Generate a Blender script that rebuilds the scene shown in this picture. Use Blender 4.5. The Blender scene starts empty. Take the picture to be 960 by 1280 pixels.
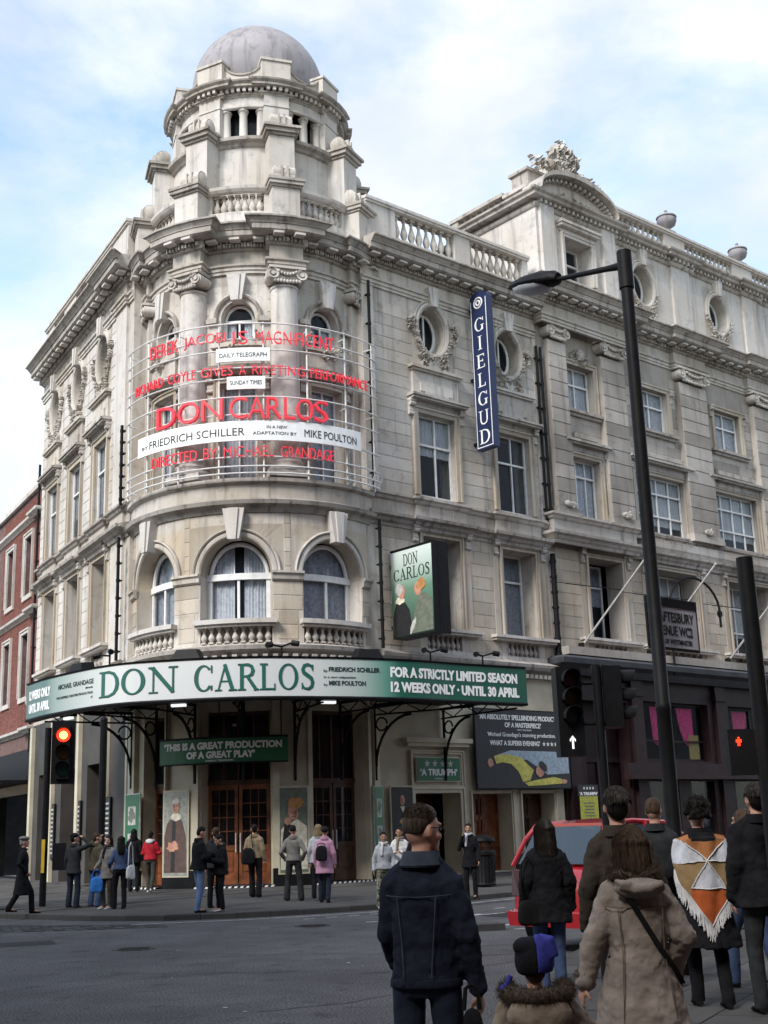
import bpy, bmesh, math, random
from mathutils import Vector, Matrix, Euler
random.seed(7)
SC = bpy.context.scene
COL = SC.collection
R = math.radians
# ---------------------------------------------------------------- camera
cam = bpy.data.cameras.new('camera'); camo = bpy.data.objects.new('camera', cam); COL.objects.link(camo)
PITCH = math.atan(398/1550); ROLL = R(1.85)
fw = Vector((0, math.cos(PITCH), math.sin(PITCH))); r0 = Vector((1, 0, 0)); u0 = r0.cross(fw)
rr = math.cos(ROLL)*r0 - math.sin(ROLL)*u0; uu = math.sin(ROLL)*r0 + math.cos(ROLL)*u0
camo.matrix_world = Matrix(((rr.x, uu.x, -fw.x, 0), (rr.y, uu.y, -fw.y, 0), (rr.z, uu.z, -fw.z, 1.7), (0, 0, 0, 1)))
cam.sensor_fit = 'VERTICAL'; cam.sensor_height = 24; cam.lens = 24*1550/1280
cam.clip_start = .1; cam.clip_end = 3000
SC.camera = camo
# ---------------------------------------------------------------- world and sun
SUN_EL, SUN_AZ = R(41), R(216)       # azimuth clockwise from +Y
world = bpy.data.worlds.new('World'); SC.world = world; world.use_nodes = True
nt = world.node_tree; N = nt.nodes; Lk = nt.links; N.clear()
out = N.new('ShaderNodeOutputWorld'); bg = N.new('ShaderNodeBackground'); bg.inputs[1].default_value = .1
sky = N.new('ShaderNodeTexSky'); sky.sky_type = 'NISHITA'; sky.sun_disc = False
sky.sun_elevation = SUN_EL; sky.sun_rotation = SUN_AZ; sky.air_density = 1.0; sky.dust_density = .6; sky.ozone_density = 1.6
tc = N.new('ShaderNodeTexCoord')
mp = N.new('ShaderNodeMapping'); mp.inputs['Scale'].default_value = (1, 1, 1.35); mp.inputs['Location'].default_value = (1.3, .35, 2.45)
no = N.new('ShaderNodeTexNoise'); no.inputs['Scale'].default_value = 2.6; no.inputs['Detail'].default_value = 9; no.inputs['Roughness'].default_value = .58
no.inputs['Distortion'].default_value = .35
rp = N.new('ShaderNodeValToRGB'); rp.color_ramp.elements[0].position = .37; rp.color_ramp.elements[1].position = .56
no2 = N.new('ShaderNodeTexNoise'); no2.inputs['Scale'].default_value = 4.2; no2.inputs['Detail'].default_value = 8
rp2 = N.new('ShaderNodeValToRGB'); rp2.color_ramp.elements[0].position = .38; rp2.color_ramp.elements[1].position = .68
rp2.color_ramp.elements[0].color = (2.8, 3.1, 3.9, 1); rp2.color_ramp.elements[1].color = (4.3, 4.35, 4.45, 1)
mx = N.new('ShaderNodeMix'); mx.data_type = 'RGBA'
skm = N.new('ShaderNodeMix'); skm.data_type = 'RGBA'; skm.blend_type = 'MULTIPLY'; skm.inputs[0].default_value = 1
skm.inputs[7].default_value = (1.45, 1.45, 1.25, 1)
Lk.new(tc.outputs['Generated'], mp.inputs[0]); Lk.new(mp.outputs[0], no.inputs[0]); Lk.new(mp.outputs[0], no2.inputs[0])
Lk.new(no.outputs['Fac'], rp.inputs[0]); Lk.new(no2.outputs['Fac'], rp2.inputs[0])
Lk.new(sky.outputs[0], skm.inputs[6])
Lk.new(rp.outputs[0], mx.inputs[0]); Lk.new(skm.outputs[2], mx.inputs[6]); Lk.new(rp2.outputs[0], mx.inputs[7])
Lk.new(mx.outputs[2], bg.inputs[0]); Lk.new(bg.outputs[0], out.inputs[0])
sl = bpy.data.lights.new('sun', 'SUN'); so = bpy.data.objects.new('sun', sl); COL.objects.link(so)
sl.energy = 1.6; sl.angle = R(18); sl.color = (1, .97, .94)
sd = Vector((math.sin(SUN_AZ)*math.cos(SUN_EL), math.cos(SUN_AZ)*math.cos(SUN_EL), math.sin(SUN_EL)))
so.matrix_world = Matrix.Translation((0, 0, 50)) @ sd.to_track_quat('Z', 'Y').to_matrix().to_4x4()
SC.view_settings.view_transform = 'Standard'; SC.view_settings.look = 'None'; SC.view_settings.gamma = 1
SC.view_settings.exposure = 1.52
# ---------------------------------------------------------------- materials
def nmat(name):
    m = bpy.data.materials.new(name); m.use_nodes = True
    n = m.node_tree.nodes; b = n['Principled BSDF']; return m, n, m.node_tree.links, b
def mat(name, col, rough=.7, var=.12, scale=6., bump=.15, metal=0, coat=0, emit=None, es=0, obj=True, spec=.4, sheen=0):
    m, n, l, b = nmat(name)
    b.inputs['Roughness'].default_value = rough; b.inputs['Metallic'].default_value = metal
    b.inputs['Specular IOR Level'].default_value = spec
    if coat: b.inputs['Coat Weight'].default_value = coat
    if sheen: b.inputs['Sheen Weight'].default_value = sheen
    t = n.new('ShaderNodeTexCoord'); x = n.new('ShaderNodeTexNoise'); x.inputs['Scale'].default_value = scale; x.inputs['Detail'].default_value = 5
    g = n.new('ShaderNodeNewGeometry')
    l.new(t.outputs['Object'] if obj else g.outputs['Position'], x.inputs[0])
    mr = n.new('ShaderNodeMapRange'); mr.inputs[1].default_value = .3; mr.inputs[2].default_value = .7
    mr.inputs[3].default_value = 1-var*1.6; mr.inputs[4].default_value = 1+var
    mm = n.new('ShaderNodeMix'); mm.data_type = 'RGBA'; mm.blend_type = 'MULTIPLY'; mm.inputs[0].default_value = 1
    mm.inputs[6].default_value = (*col, 1)
    l.new(x.outputs['Fac'], mr.inputs[0]); l.new(mr.outputs[0], mm.inputs[7]); l.new(mm.outputs[2], b.inputs['Base Color'])
    if bump:
        x2 = n.new('ShaderNodeTexNoise'); x2.inputs['Scale'].default_value = scale*6; x2.inputs['Detail'].default_value = 3
        l.new(t.outputs['Object'] if obj else g.outputs['Position'], x2.inputs[0])
        bu = n.new('ShaderNodeBump'); bu.inputs['Strength'].default_value = bump; bu.inputs['Distance'].default_value = .02
        l.new(x2.outputs['Fac'], bu.inputs['Height']); l.new(bu.outputs[0], b.inputs['Normal'])
    if emit: b.inputs['Emission Color'].default_value = (*emit, 1); b.inputs['Emission Strength'].default_value = es
    return m
def stone(name, c1, c2, dirt, grime=.5, blocks=.25, streak=.6):
    """limestone: two tones, soot streaks running down, blotches, block to block tint"""
    m, n, l, b = nmat(name); b.inputs['Roughness'].default_value = .88; b.inputs['Specular IOR Level'].default_value = .2
    g = n.new('ShaderNodeNewGeometry'); P = g.outputs['Position']
    def noise(sc, mapscale=None, det=5, rough=.55):
        x = n.new('ShaderNodeTexNoise'); x.inputs['Scale'].default_value = sc; x.inputs['Detail'].default_value = det; x.inputs['Roughness'].default_value = rough
        if mapscale:
            k = n.new('ShaderNodeMapping'); k.inputs['Scale'].default_value = mapscale; l.new(P, k.inputs[0]); l.new(k.outputs[0], x.inputs[0])
        else: l.new(P, x.inputs[0])
        return x.outputs['Fac']
    def ramp(f, a, c):
        r = n.new('ShaderNodeMapRange'); r.inputs[1].default_value = a; r.inputs[2].default_value = c; l.new(f, r.inputs[0]); return r.outputs[0]
    def mixc(fac, a, c, k=1., mode='MIX'):
        x = n.new('ShaderNodeMix'); x.data_type = 'RGBA'; x.blend_type = mode
        if k != 1.:
            q = n.new('ShaderNodeMath'); q.operation = 'MULTIPLY'; q.inputs[1].default_value = k; l.new(fac, q.inputs[0]); fac = q.outputs[0]
        if isinstance(fac, float): x.inputs[0].default_value = fac
        else: l.new(fac, x.inputs[0])
        for i, v in ((6, a), (7, c)):
            if isinstance(v, tuple): x.inputs[i].default_value = (*v, 1)
            else: l.new(v, x.inputs[i])
        return x.outputs[2]
    c = mixc(ramp(noise(.45), .35, .65), c1, c2)
    oi = n.new('ShaderNodeObjectInfo'); ad = n.new('ShaderNodeMath'); ad.operation = 'ADD'
    l.new(oi.outputs['Random'], ad.inputs[0]); l.new(g.outputs['Random Per Island'], ad.inputs[1])
    fr = n.new('ShaderNodeMath'); fr.operation = 'FRACT'; l.new(ad.outputs[0], fr.inputs[0])
    pr = n.new('ShaderNodeMapRange'); pr.inputs[3].default_value = 1-blocks; pr.inputs[4].default_value = 1+blocks*.35; l.new(fr.outputs[0], pr.inputs[0])
    c = mixc(1., c, pr.outputs[0], mode='MULTIPLY')
    c = mixc(ramp(noise(1.0, (3.2, 3.2, .22), 6, .6), .52, .74), c, dirt, streak)
    c = mixc(ramp(noise(2.6, None, 8, .68), .55, .74), c, dirt, grime)
    c = mixc(ramp(noise(30, None, 3), .3, .7), c, tuple(v*.8 for v in c1), .35)
    l.new(c, b.inputs['Base Color'])
    bu = n.new('ShaderNodeBump'); bu.inputs['Strength'].default_value = .35; bu.inputs['Distance'].default_value = .02
    l.new(noise(14, None, 8, .7), bu.inputs['Height']); l.new(bu.outputs[0], b.inputs['Normal'])
    return m
M = {}
M['stone'] = stone('portland_stone', (.46, .405, .335), (.61, .58, .54), (.11, .10, .09), .62, .22, .75)
M['stone_pale'] = stone('pale_upper_stone', (.52, .475, .42), (.64, .615, .59), (.13, .12, .115), .6, .10, .72)
M['stone_warm'] = stone('buff_stone', (.43, .36, .27), (.55, .50, .43), (.12, .10, .085), .5, .26, .55)
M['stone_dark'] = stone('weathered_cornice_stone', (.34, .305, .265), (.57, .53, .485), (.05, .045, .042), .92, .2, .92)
M['stone_carve'] = stone('carved_stone', (.44, .40, .35), (.62, .58, .53), (.06, .055, .05), .9, .12, .7)
M['stone_grey'] = stone('grey_brown_stone', (.33, .295, .255), (.52, .475, .425), (.11, .10, .09), .6, .42, .6)
M['dome'] = stone('lead_grey_dome', (.25, .235, .245), (.37, .35, .36), (.11, .10, .11), .85, .0, .8)
M['mortar'] = mat('mortar_joint', (.17, .15, .13), .95, .2, 3, .2, obj=False)
M['cream'] = mat('cream_painted_render', (.52, .47, .35), .6, .14, 1.2, .08, obj=False)
M['shaded_front'] = mat('shaded_front_wall', (.055, .05, .045), .7, .2, 1.2, .1, obj=False)  # left front wall: gloom under the canopy put into its colour
M['brick'] = stone('red_brick', (.22, .075, .055), (.27, .10, .075), (.06, .03, .03), .5, .4, .4)
M['brickmortar'] = mat('brick_mortar', (.15, .09, .08), .95, .2, 4, .2, obj=False)
M['white'] = mat('white_window_paint', (.72, .72, .70), .45, .08, 5, .03)
M['black'] = mat('black_iron_paint', (.008, .008, .009), .55, .2, 8, .1, spec=.15)
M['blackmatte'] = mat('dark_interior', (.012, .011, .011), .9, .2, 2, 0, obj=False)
M['curtain'] = mat('pale_net_curtain', (.76, .76, .80), .9, .14, 9, .1)
M['blind'] = mat('white_blind', (.80, .80, .78), .9, .06, 3, .03)
M['curtain_grey'] = mat('grey_drape', (.48, .48, .53), .9, .2, 9, .1)
M['pink'] = mat('pink_pub_curtain', (.90, .10, .30), .85, .2, 9, .1)
M['wood'] = mat('varnished_door_wood', (.20, .065, .025), .4, .35, 3, .15)
M['wood_dark'] = mat('dark_door_wood', (.075, .034, .018), .45, .35, 3, .15)
M['maroon'] = mat('maroon_shopfront_paint', (.022, .011, .012), .55, .2, 2, .05, spec=.2)
M['green'] = mat('green_sign_print', (.014, .12, .05), .45, .05, 2, 0)
M['navy'] = mat('navy_sign_paint', (.014, .024, .075), .45, .08, 2, 0)
M['print_white'] = mat('white_sign_print', (.80, .80, .78), .5, .04, 5, 0)
M['print_black'] = mat('black_sign_print', (.015, .015, .018), .5, .1, 5, 0)
M['neon'] = mat('red_letter_tube', (.62, .03, .05), .4, .1, 12, 0, emit=(1, .06, .08), es=.10)
M['rail'] = mat('white_metal_rail', (.66, .66, .64), .45, .1, 6, .03)
M['pole_grey'] = mat('weathered_pole_paint', (.38, .37, .35), .5, .15, 6, .03)
M['lead'] = mat('lead_flashing', (.055, .058, .065), .6, .2, 2, .1)
M['skin'] = mat('skin', (.50, .27, .19), .55, .08, 14, .04)
M['skin_tan'] = mat('olive_skin', (.36, .19, .12), .55, .08, 14, .04)
M['canopy_grey'] = mat('canopy_panel_grey', (.30, .28, .30), .5)
M['bulb'] = mat('warm_bulb', (.9, .8, .6), .4, emit=(1, .8, .55), es=9)
def glassmat(name, tint, refl=.5, tr=.5):
    m, n, l, b = nmat(name)
    b.inputs['Base Color'].default_value = (*tint, 1); b.inputs['Roughness'].default_value = .04; b.inputs['Specular IOR Level'].default_value = refl
    t = n.new('ShaderNodeBsdfTransparent'); t.inputs[0].default_value = (.95, .97, .98, 1)
    fr = n.new('ShaderNodeLayerWeight'); fr.inputs[0].default_value = .5; pw = n.new('ShaderNodeMath'); pw.operation = 'POWER'; pw.inputs[1].default_value = 3.; l.new(fr.outputs['Facing'], pw.inputs[0])
    mr = n.new('ShaderNodeMapRange'); mr.inputs[3].default_value = 1-tr; mr.inputs[4].default_value = 1; l.new(pw.outputs[0], mr.inputs[0])
    ms = n.new('ShaderNodeMixShader'); l.new(mr.outputs[0], ms.inputs[0])
    l.new(t.outputs[0], ms.inputs[1]); l.new(b.outputs[0], ms.inputs[2]); l.new(ms.outputs[0], n['Material Output'].inputs[0])
    return m
M['glass'] = glassmat('window_glass', (.03, .035, .045), .8, .85)
M['glass_shop'] = glassmat('shop_window_glass', (.01, .01, .012), .3, .94)
M['glass_blue'] = glassmat('sky_blue_glass', (.04, .05, .07), 1.0, .88)
M['glass_car'] = glassmat('car_glass', (.05, .07, .09), 1.0, .35)
# ---------------------------------------------------------------- mesh builder
class MB:
    def __init__(s): s.v = []; s.f = []; s.mi = []; s.cur = 0
    def add(s, vs, fs):
        k = len(s.v); s.v += [tuple(v) for v in vs]; s.f += [tuple(i+k for i in f) for f in fs]; s.mi += [s.cur]*len(fs)
    def box(s, x0, x1, y0, y1, z0, z1, fn=None, step=None):
        if x1 < x0: x0, x1 = x1, x0
        n = max(1, math.ceil((x1-x0)/step)) if step else 1
        vs = []
        for i in range(n+1):
            x = x0+(x1-x0)*i/n
            vs += [(x, y0, z0), (x, y1, z0), (x, y1, z1), (x, y0, z1)]
        fs = [(0, 1, 2, 3), (4*n+3, 4*n+2, 4*n+1, 4*n)]
        for i in range(n):
            a = 4*i; b = a+4
            for j in range(4): fs.append((a+j, b+j, b+(j+1) % 4, a+(j+1) % 4))
        if fn: vs = [fn(*v) for v in vs]
        s.add(vs, fs)
    def loft(s, rings, closed=True, caps=True, fn=None):
        n = len(rings[0]); vs = [v for r in rings for v in r]; fs = []
        if fn: vs = [fn(*v) for v in vs]
        for i in range(len(rings)-1):
            for j in range(n if closed else n-1):
                k = (j+1) % n; fs.append((i*n+j, i*n+k, (i+1)*n+k, (i+1)*n+j))
        if caps and closed: fs += [tuple(range(n))[::-1], tuple((len(rings)-1)*n+j for j in range(n))]
        s.add(vs, fs)
    def tube(s, pts, r, seg=8, fn=None, caps=True):
        pts = [Vector(p) for p in pts]; rs = r if isinstance(r, (list, tuple)) else [r]*len(pts); rings = []
        prev = None
        for i, p in enumerate(pts):
            d = (pts[min(i+1, len(pts)-1)]-pts[max(i-1, 0)]).normalized()
            if prev is None: a = Vector((0, 0, 1)) if abs(d.z) < .9 else Vector((1, 0, 0))
            else: a = prev
            u = d.cross(a).normalized(); w = u.cross(d).normalized(); prev = w
            rings.append([p+(u*math.cos(2*math.pi*k/seg)+w*math.sin(2*math.pi*k/seg))*rs[i] for k in range(seg)])
        s.loft(rings, fn=(lambda x, y, z: fn(x, y, z)) if fn else None, caps=caps)
    def lathe(s, prof, seg=16, c=(0, 0), fn=None, sx=1, sy=1):
        rings = [[(c[0]+sx*r*math.cos(2*math.pi*k/seg), c[1]+sy*r*math.sin(2*math.pi*k/seg), z) for k in range(seg)] for r, z in prof]
        s.loft(rings, fn=fn)
    def sphere(s, c, r, seg=10, rg=6, fn=None):
        rx, ry, rz = r if isinstance(r, (tuple, list)) else (r, r, r)
        rings = []
        for i in range(rg+1):
            a = -math.pi/2+math.pi*(i+.02)/(rg+.04)
            rings.append([(c[0]+rx*math.cos(a)*math.cos(2*math.pi*k/seg), c[1]+ry*math.cos(a)*math.sin(2*math.pi*k/seg), c[2]+rz*math.sin(a)) for k in range(seg)])
        s.loft(rings, fn=fn)
    def prism(s, poly, y0, y1, fn=None):      # poly in x,z ; extruded along y
        n = len(poly); vs = [(x, y0, z) for x, z in poly]+[(x, y1, z) for x, z in poly]
        fs = [tuple(range(n)), tuple(range(2*n-1, n-1, -1))]+[(i, i+n, (i+1) % n+n, (i+1) % n) for i in range(n)]
        if fn: vs = [fn(*v) for v in vs]
        s.add(vs, fs)
    def torus(s, c, rx, rz, t, y, seg=28, fn=None, ty=None, a0=0, a1=360, m=8):
        ty = ty or t; full = (a1-a0) >= 360; rings = []
        for i in range(seg+1 if not full else seg):
            a = R(a0+(a1-a0)*i/seg)
            rings.append([(c[0]+(rx+t*math.cos(2*math.pi*k/m))*math.cos(a), y+ty*math.sin(2*math.pi*k/m), c[1]+(rz+t*math.cos(2*math.pi*k/m))*math.sin(a)) for k in range(m)])
        if full: rings.append(rings[0])
        s.loft(rings, caps=not full, fn=fn)
    def mesh(s, name, smooth=False):
        me = bpy.data.meshes.new(name); me.from_pydata(s.v, [], s.f); me.validate()
        bm = bmesh.new(); bm.from_mesh(me); bmesh.ops.recalc_face_normals(bm, faces=bm.faces); bm.to_mesh(me); bm.free()
        if any(s.mi) and len(s.mi) == len(me.polygons): me.polygons.foreach_set('material_index', s.mi)
        if smooth:
            me.shade_smooth()
            if smooth != 'all': me.set_sharp_from_angle(angle=R(38))
        return me
WM = {}
def link(name, me, mats=None, parent=None, W=None, local=False):
    """one object; W = world matrix (or local matrix when local)"""
    o = bpy.data.objects.new(name, me); COL.objects.link(o)
    W = W if W is not None else Matrix()
    if mats is not None:
        mats = mats if isinstance(mats, (list, tuple)) else [mats]
        if not me.materials:
            for x in mats: me.materials.append(M[x] if isinstance(x, str) else x)
        elif me.materials[0] != (M[mats[0]] if isinstance(mats[0], str) else mats[0]):
            for i, x in enumerate(mats):
                o.material_slots[i].link = 'OBJECT'; o.material_slots[i].material = M[x] if isinstance(x, str) else x
    if parent is not None:
        o.parent = parent
        if not local: o.matrix_parent_inverse = WM[parent.name].inverted()
        o.matrix_basis = W; WM[o.name] = W if not local else WM[parent.name] @ W
    else:
        o.matrix_basis = W; WM[o.name] = W.copy()
    return o
NOSPLIT = {'lettering', 'letter', 'letter_face', 'carved_garland', 'carved_scroll', 'carved_coat_of_arms', 'capital', 'curtain', 'egg_and_dart_band', 'stay_wire', 'window', 'step_stripes', 'gable_panel', 'carved_cartouche', 'gable_dentils', 'turret_parapet', 'parapet_coping', 'fringe', 'fur_trim', 'hair', 'glazing_bars', 'bracing', 'hub_cap', 'red_figure'}
def clusters(mb, tol=.03):
    n = len(mb.v); par = list(range(n))
    def find(a):
        while par[a] != a: par[a] = par[par[a]]; a = par[a]
        return a
    for f in mb.f:
        a = find(f[0])
        for i in f[1:]: par[find(i)] = a
    g = {}
    for i in range(n): g.setdefault(find(i), []).append(i)
    bb = []
    for r_, ids in g.items():
        xs, ys, zs = [mb.v[i][0] for i in ids], [mb.v[i][1] for i in ids], [mb.v[i][2] for i in ids]; bb.append([min(xs), max(xs), min(ys), max(ys), min(zs), max(zs), {r_}])
    if len(bb) > 60: return None
    ch = True
    while ch:
        ch = False
        for i in range(len(bb)):
            for j in range(i+1, len(bb)):
                a, b = bb[i], bb[j]
                if all(a[2*k]-tol <= b[2*k+1] and b[2*k]-tol <= a[2*k+1] for k in range(3)):
                    for k in range(3): a[2*k] = min(a[2*k], b[2*k]); a[2*k+1] = max(a[2*k+1], b[2*k+1])
                    a[6] |= b[6]; bb.pop(j); ch = True; break
            if ch: break
    if len(bb) < 2: return None
    idx = {}
    for q, b in enumerate(bb):
        for r_ in b[6]: idx[r_] = q
    res = [MB() for _ in bb]; mp = [{} for _ in bb]
    for f, mi in zip(mb.f, mb.mi):
        q = idx[find(f[0])]; r_ = res[q]; m_ = mp[q]; ff = []
        for i in f:
            if i not in m_: m_[i] = len(r_.v); r_.v.append(mb.v[i])
            ff.append(m_[i])
        r_.f.append(tuple(ff)); r_.mi.append(mi)
    return res
def part(name, mb, m, parent, smooth=False, W=None, label=None, local=False, kind=None):
    if isinstance(mb, MB) and kind is None and name not in NOSPLIT and not name.startswith('printed'):
        cl = clusters(mb)
        if cl:
            first = None
            for c in cl:
                q = part1(name, c, m, parent, smooth, W, label, local, kind); first = first or q
            return first
    return part1(name, mb, m, parent, smooth, W, label, local, kind)
def part1(name, mb, m, parent, smooth=False, W=None, label=None, local=False, kind=None):
    o = link(name, mb.mesh(name, smooth) if isinstance(mb, MB) else mb, m, parent, W, local)
    if label: o['label'] = label
    if kind: o['kind'] = kind
    return o
def tag(o, label, cat, group=None):
    o['label'] = label; o['category'] = cat
    if group: o['group'] = group
    return o
def thing(name, label, cat, loc=(0, 0, 0), rz=0, group=None):
    o = bpy.data.objects.new(name, None); COL.objects.link(o); o.empty_display_size = .3
    W = Matrix.Translation(loc) @ Matrix.Rotation(rz, 4, 'Z'); o.matrix_basis = W; WM[o.name] = W
    return tag(o, label, cat, group)
def struct(name, mb, m, smooth=False):
    o = link(name, mb.mesh(name, smooth), m); o['kind'] = 'structure'; return o
def copy_tree(o, W, label=None):
    """copy a thing with its parts and sub-parts; W places the copy"""
    c = o.copy(); COL.objects.link(c); c.matrix_basis = W; WM[c.name] = W
    if label: c['label'] = label
    for ch in [x for x in bpy.data.objects if x.parent == o]:
        d = ch.copy(); COL.objects.link(d); d.parent = c
        for g in [x for x in bpy.data.objects if x.parent == ch]:
            e = g.copy(); COL.objects.link(e); e.parent = d
    return c
# ---------------------------------------------------------------- surfaces: s along the wall, y into the wall, z up
class Flat:
    step = None
    def __init__(s, P, d): s.P = Vector((P[0], P[1])); s.d = Vector(d).normalized(); s.i = Vector((-s.d.y, s.d.x))
    def __call__(s, a, y, z): q = s.P+s.d*a+s.i*y; return (q.x, q.y, z)
    def mat(s, a, y, z, sc=(1, 1, 1)):
        q = s(a, y, z); return Matrix(((s.d.x, s.i.x, 0, q[0]), (s.d.y, s.i.y, 0, q[1]), (0, 0, 1, q[2]), (0, 0, 0, 1))) @ Matrix.Diagonal((*sc, 1))
class Curved:
    step = .3
    def __init__(s, C, R0, b): s.C = Vector((C[0], C[1])); s.R = R0; s.b = Vector(b).normalized(); s.x = Vector((-s.b.y, s.b.x))
    def __call__(s, a, y, z):
        f = a/s.R; r = s.R-y; q = s.C+s.b*(r*math.cos(f))+s.x*(r*math.sin(f)); return (q.x, q.y, z)
    def mat(s, a, y, z, sc=(1, 1, 1)):
        f = a/s.R; q = s(a, y, z); o = s.b*math.cos(f)+s.x*math.sin(f); t = Vector((-o.y, o.x))
        return Matrix(((t.x, -o.x, 0, q[0]), (t.y, -o.y, 0, q[1]), (0, 0, 1, q[2]), (0, 0, 0, 1))) @ Matrix.Diagonal((*sc, 1))
    def at(s, deg): return R(deg)*s.R
DR = (0.76128382, 0.6484188); DL = (0.49569209, -0.86849833)
SA = Flat((-.6026, 39.2749), DR)
SL = Flat((-8.61, 40.275), DL)
CT = (-4.24, 41.43); BT = (-.0860, -.9963)
SR = Curved(CT, 4.3, BT)      # rotunda lower wall
SU = Curved(CT, 3.85, BT)     # rotunda upper wall
def wall(mb, S, s0, s1, z0, z1, ops=(), t=.6, y0=0.):
    xs = sorted({s0, s1, *[min(max(v, s0), s1) for o in ops for v in o[:2]]}); zs = sorted({z0, z1, *[min(max(v, z0), z1) for o in ops for v in o[2:4]]})
    for i in range(len(zs)-1):
        run = None
        for j in range(len(xs)-1):
            cx = (xs[j]+xs[j+1])/2; cz = (zs[i]+zs[i+1])/2
            solid = not any(o[0] < cx < o[1] and o[2] < cz < o[3] for o in ops)
            if solid and run is None: run = xs[j]
            if not solid and run is not None: mb.box(run, xs[j], y0, y0+t, zs[i], zs[i+1], S, S.step); run = None
        if run is not None: mb.box(run, xs[-1], y0, y0+t, zs[i], zs[i+1], S, S.step)
def sweep(mb, S, path, prof):
    """sweep profile [(out,z)] along path [(s,out)] with mitres; path may step in and out"""
    P = [Vector(p) for p in path]
    nr = []
    for i in range(len(P)):
        ns = []
        if i > 0: d = (P[i]-P[i-1]).normalized(); ns.append(Vector((-d.y, d.x)))
        if i < len(P)-1: d = (P[i+1]-P[i]).normalized(); ns.append(Vector((-d.y, d.x)))
        nr.append(ns[0] if len(ns) == 1 else (ns[0]+ns[1])/max(.2, 1+ns[0].dot(ns[1])))
    rings = []
    for i in range(len(P)):
        if i and S.step:
            k = math.ceil((P[i]-P[i-1]).length/S.step)
            for j in range(1, k):
                t = j/k; rings.append([(P[i-1].x*(1-t)+P[i].x*t+(nr[i-1].x*(1-t)+nr[i].x*t)*o, -(P[i-1].y*(1-t)+P[i].y*t+(nr[i-1].y*(1-t)+nr[i].y*t)*o), z) for o, z in prof])
        rings.append([(P[i].x+nr[i].x*o, -(P[i].y+nr[i].y*o), z) for o, z in prof])
    mb.loft(rings, fn=S)
def steps(*pz):  # profile from list of (out,z) adding the back
    return [(-.05, pz[0][1]), *pz, (-.05, pz[-1][1])]
def hole_panel(mb, S, c, zc, rx, rz, W, H0, H1, depth, seg=32, arch=False, y0=0.):
    """rectangular panel [c-W,c+W]x[zc-H0,zc+H1] pierced by an ellipse (or arch) with its reveal"""
    inn = []; outr = []
    a0, a1 = (0, math.pi) if arch else (0, 2*math.pi)
    n = seg
    for i in range(n+1):
        a = a0+(a1-a0)*i/n; ca, sa = math.cos(a), math.sin(a)
        inn.append((c+rx*ca, zc+rz*sa))
        k = min(W/abs(ca) if abs(ca) > 1e-6 else 1e9, (H1 if sa > 0 else H0)/abs(sa) if abs(sa) > 1e-6 else 1e9)
        outr.append((c+k*ca, zc+k*sa))
    # make sure corners exist
    def snap(pt, q): return q
    for cx in (c-W, c+W):
        for cz in ((zc+H1,) if arch else (zc+H1, zc-H0)):
            j = min(range(n+1), key=lambda i: (outr[i][0]-cx)**2+(outr[i][1]-cz)**2); outr[j] = (cx, cz)
    vs = []; fs = []
    for i in range(n+1):
        vs += [S(outr[i][0], y0, outr[i][1]), S(inn[i][0], y0, inn[i][1]), S(inn[i][0], y0+depth, inn[i][1]), S(outr[i][0], y0+depth, outr[i][1])]
    for i in range(n):
        a = 4*i; b = a+4
        fs += [(a, a+1, b+1, b), (a+1, a+2, b+2, b+1), (a+2, a+3, b+3, b+2), (a+3, a, b, b+3)]
    mb.add(vs, fs)
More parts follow.
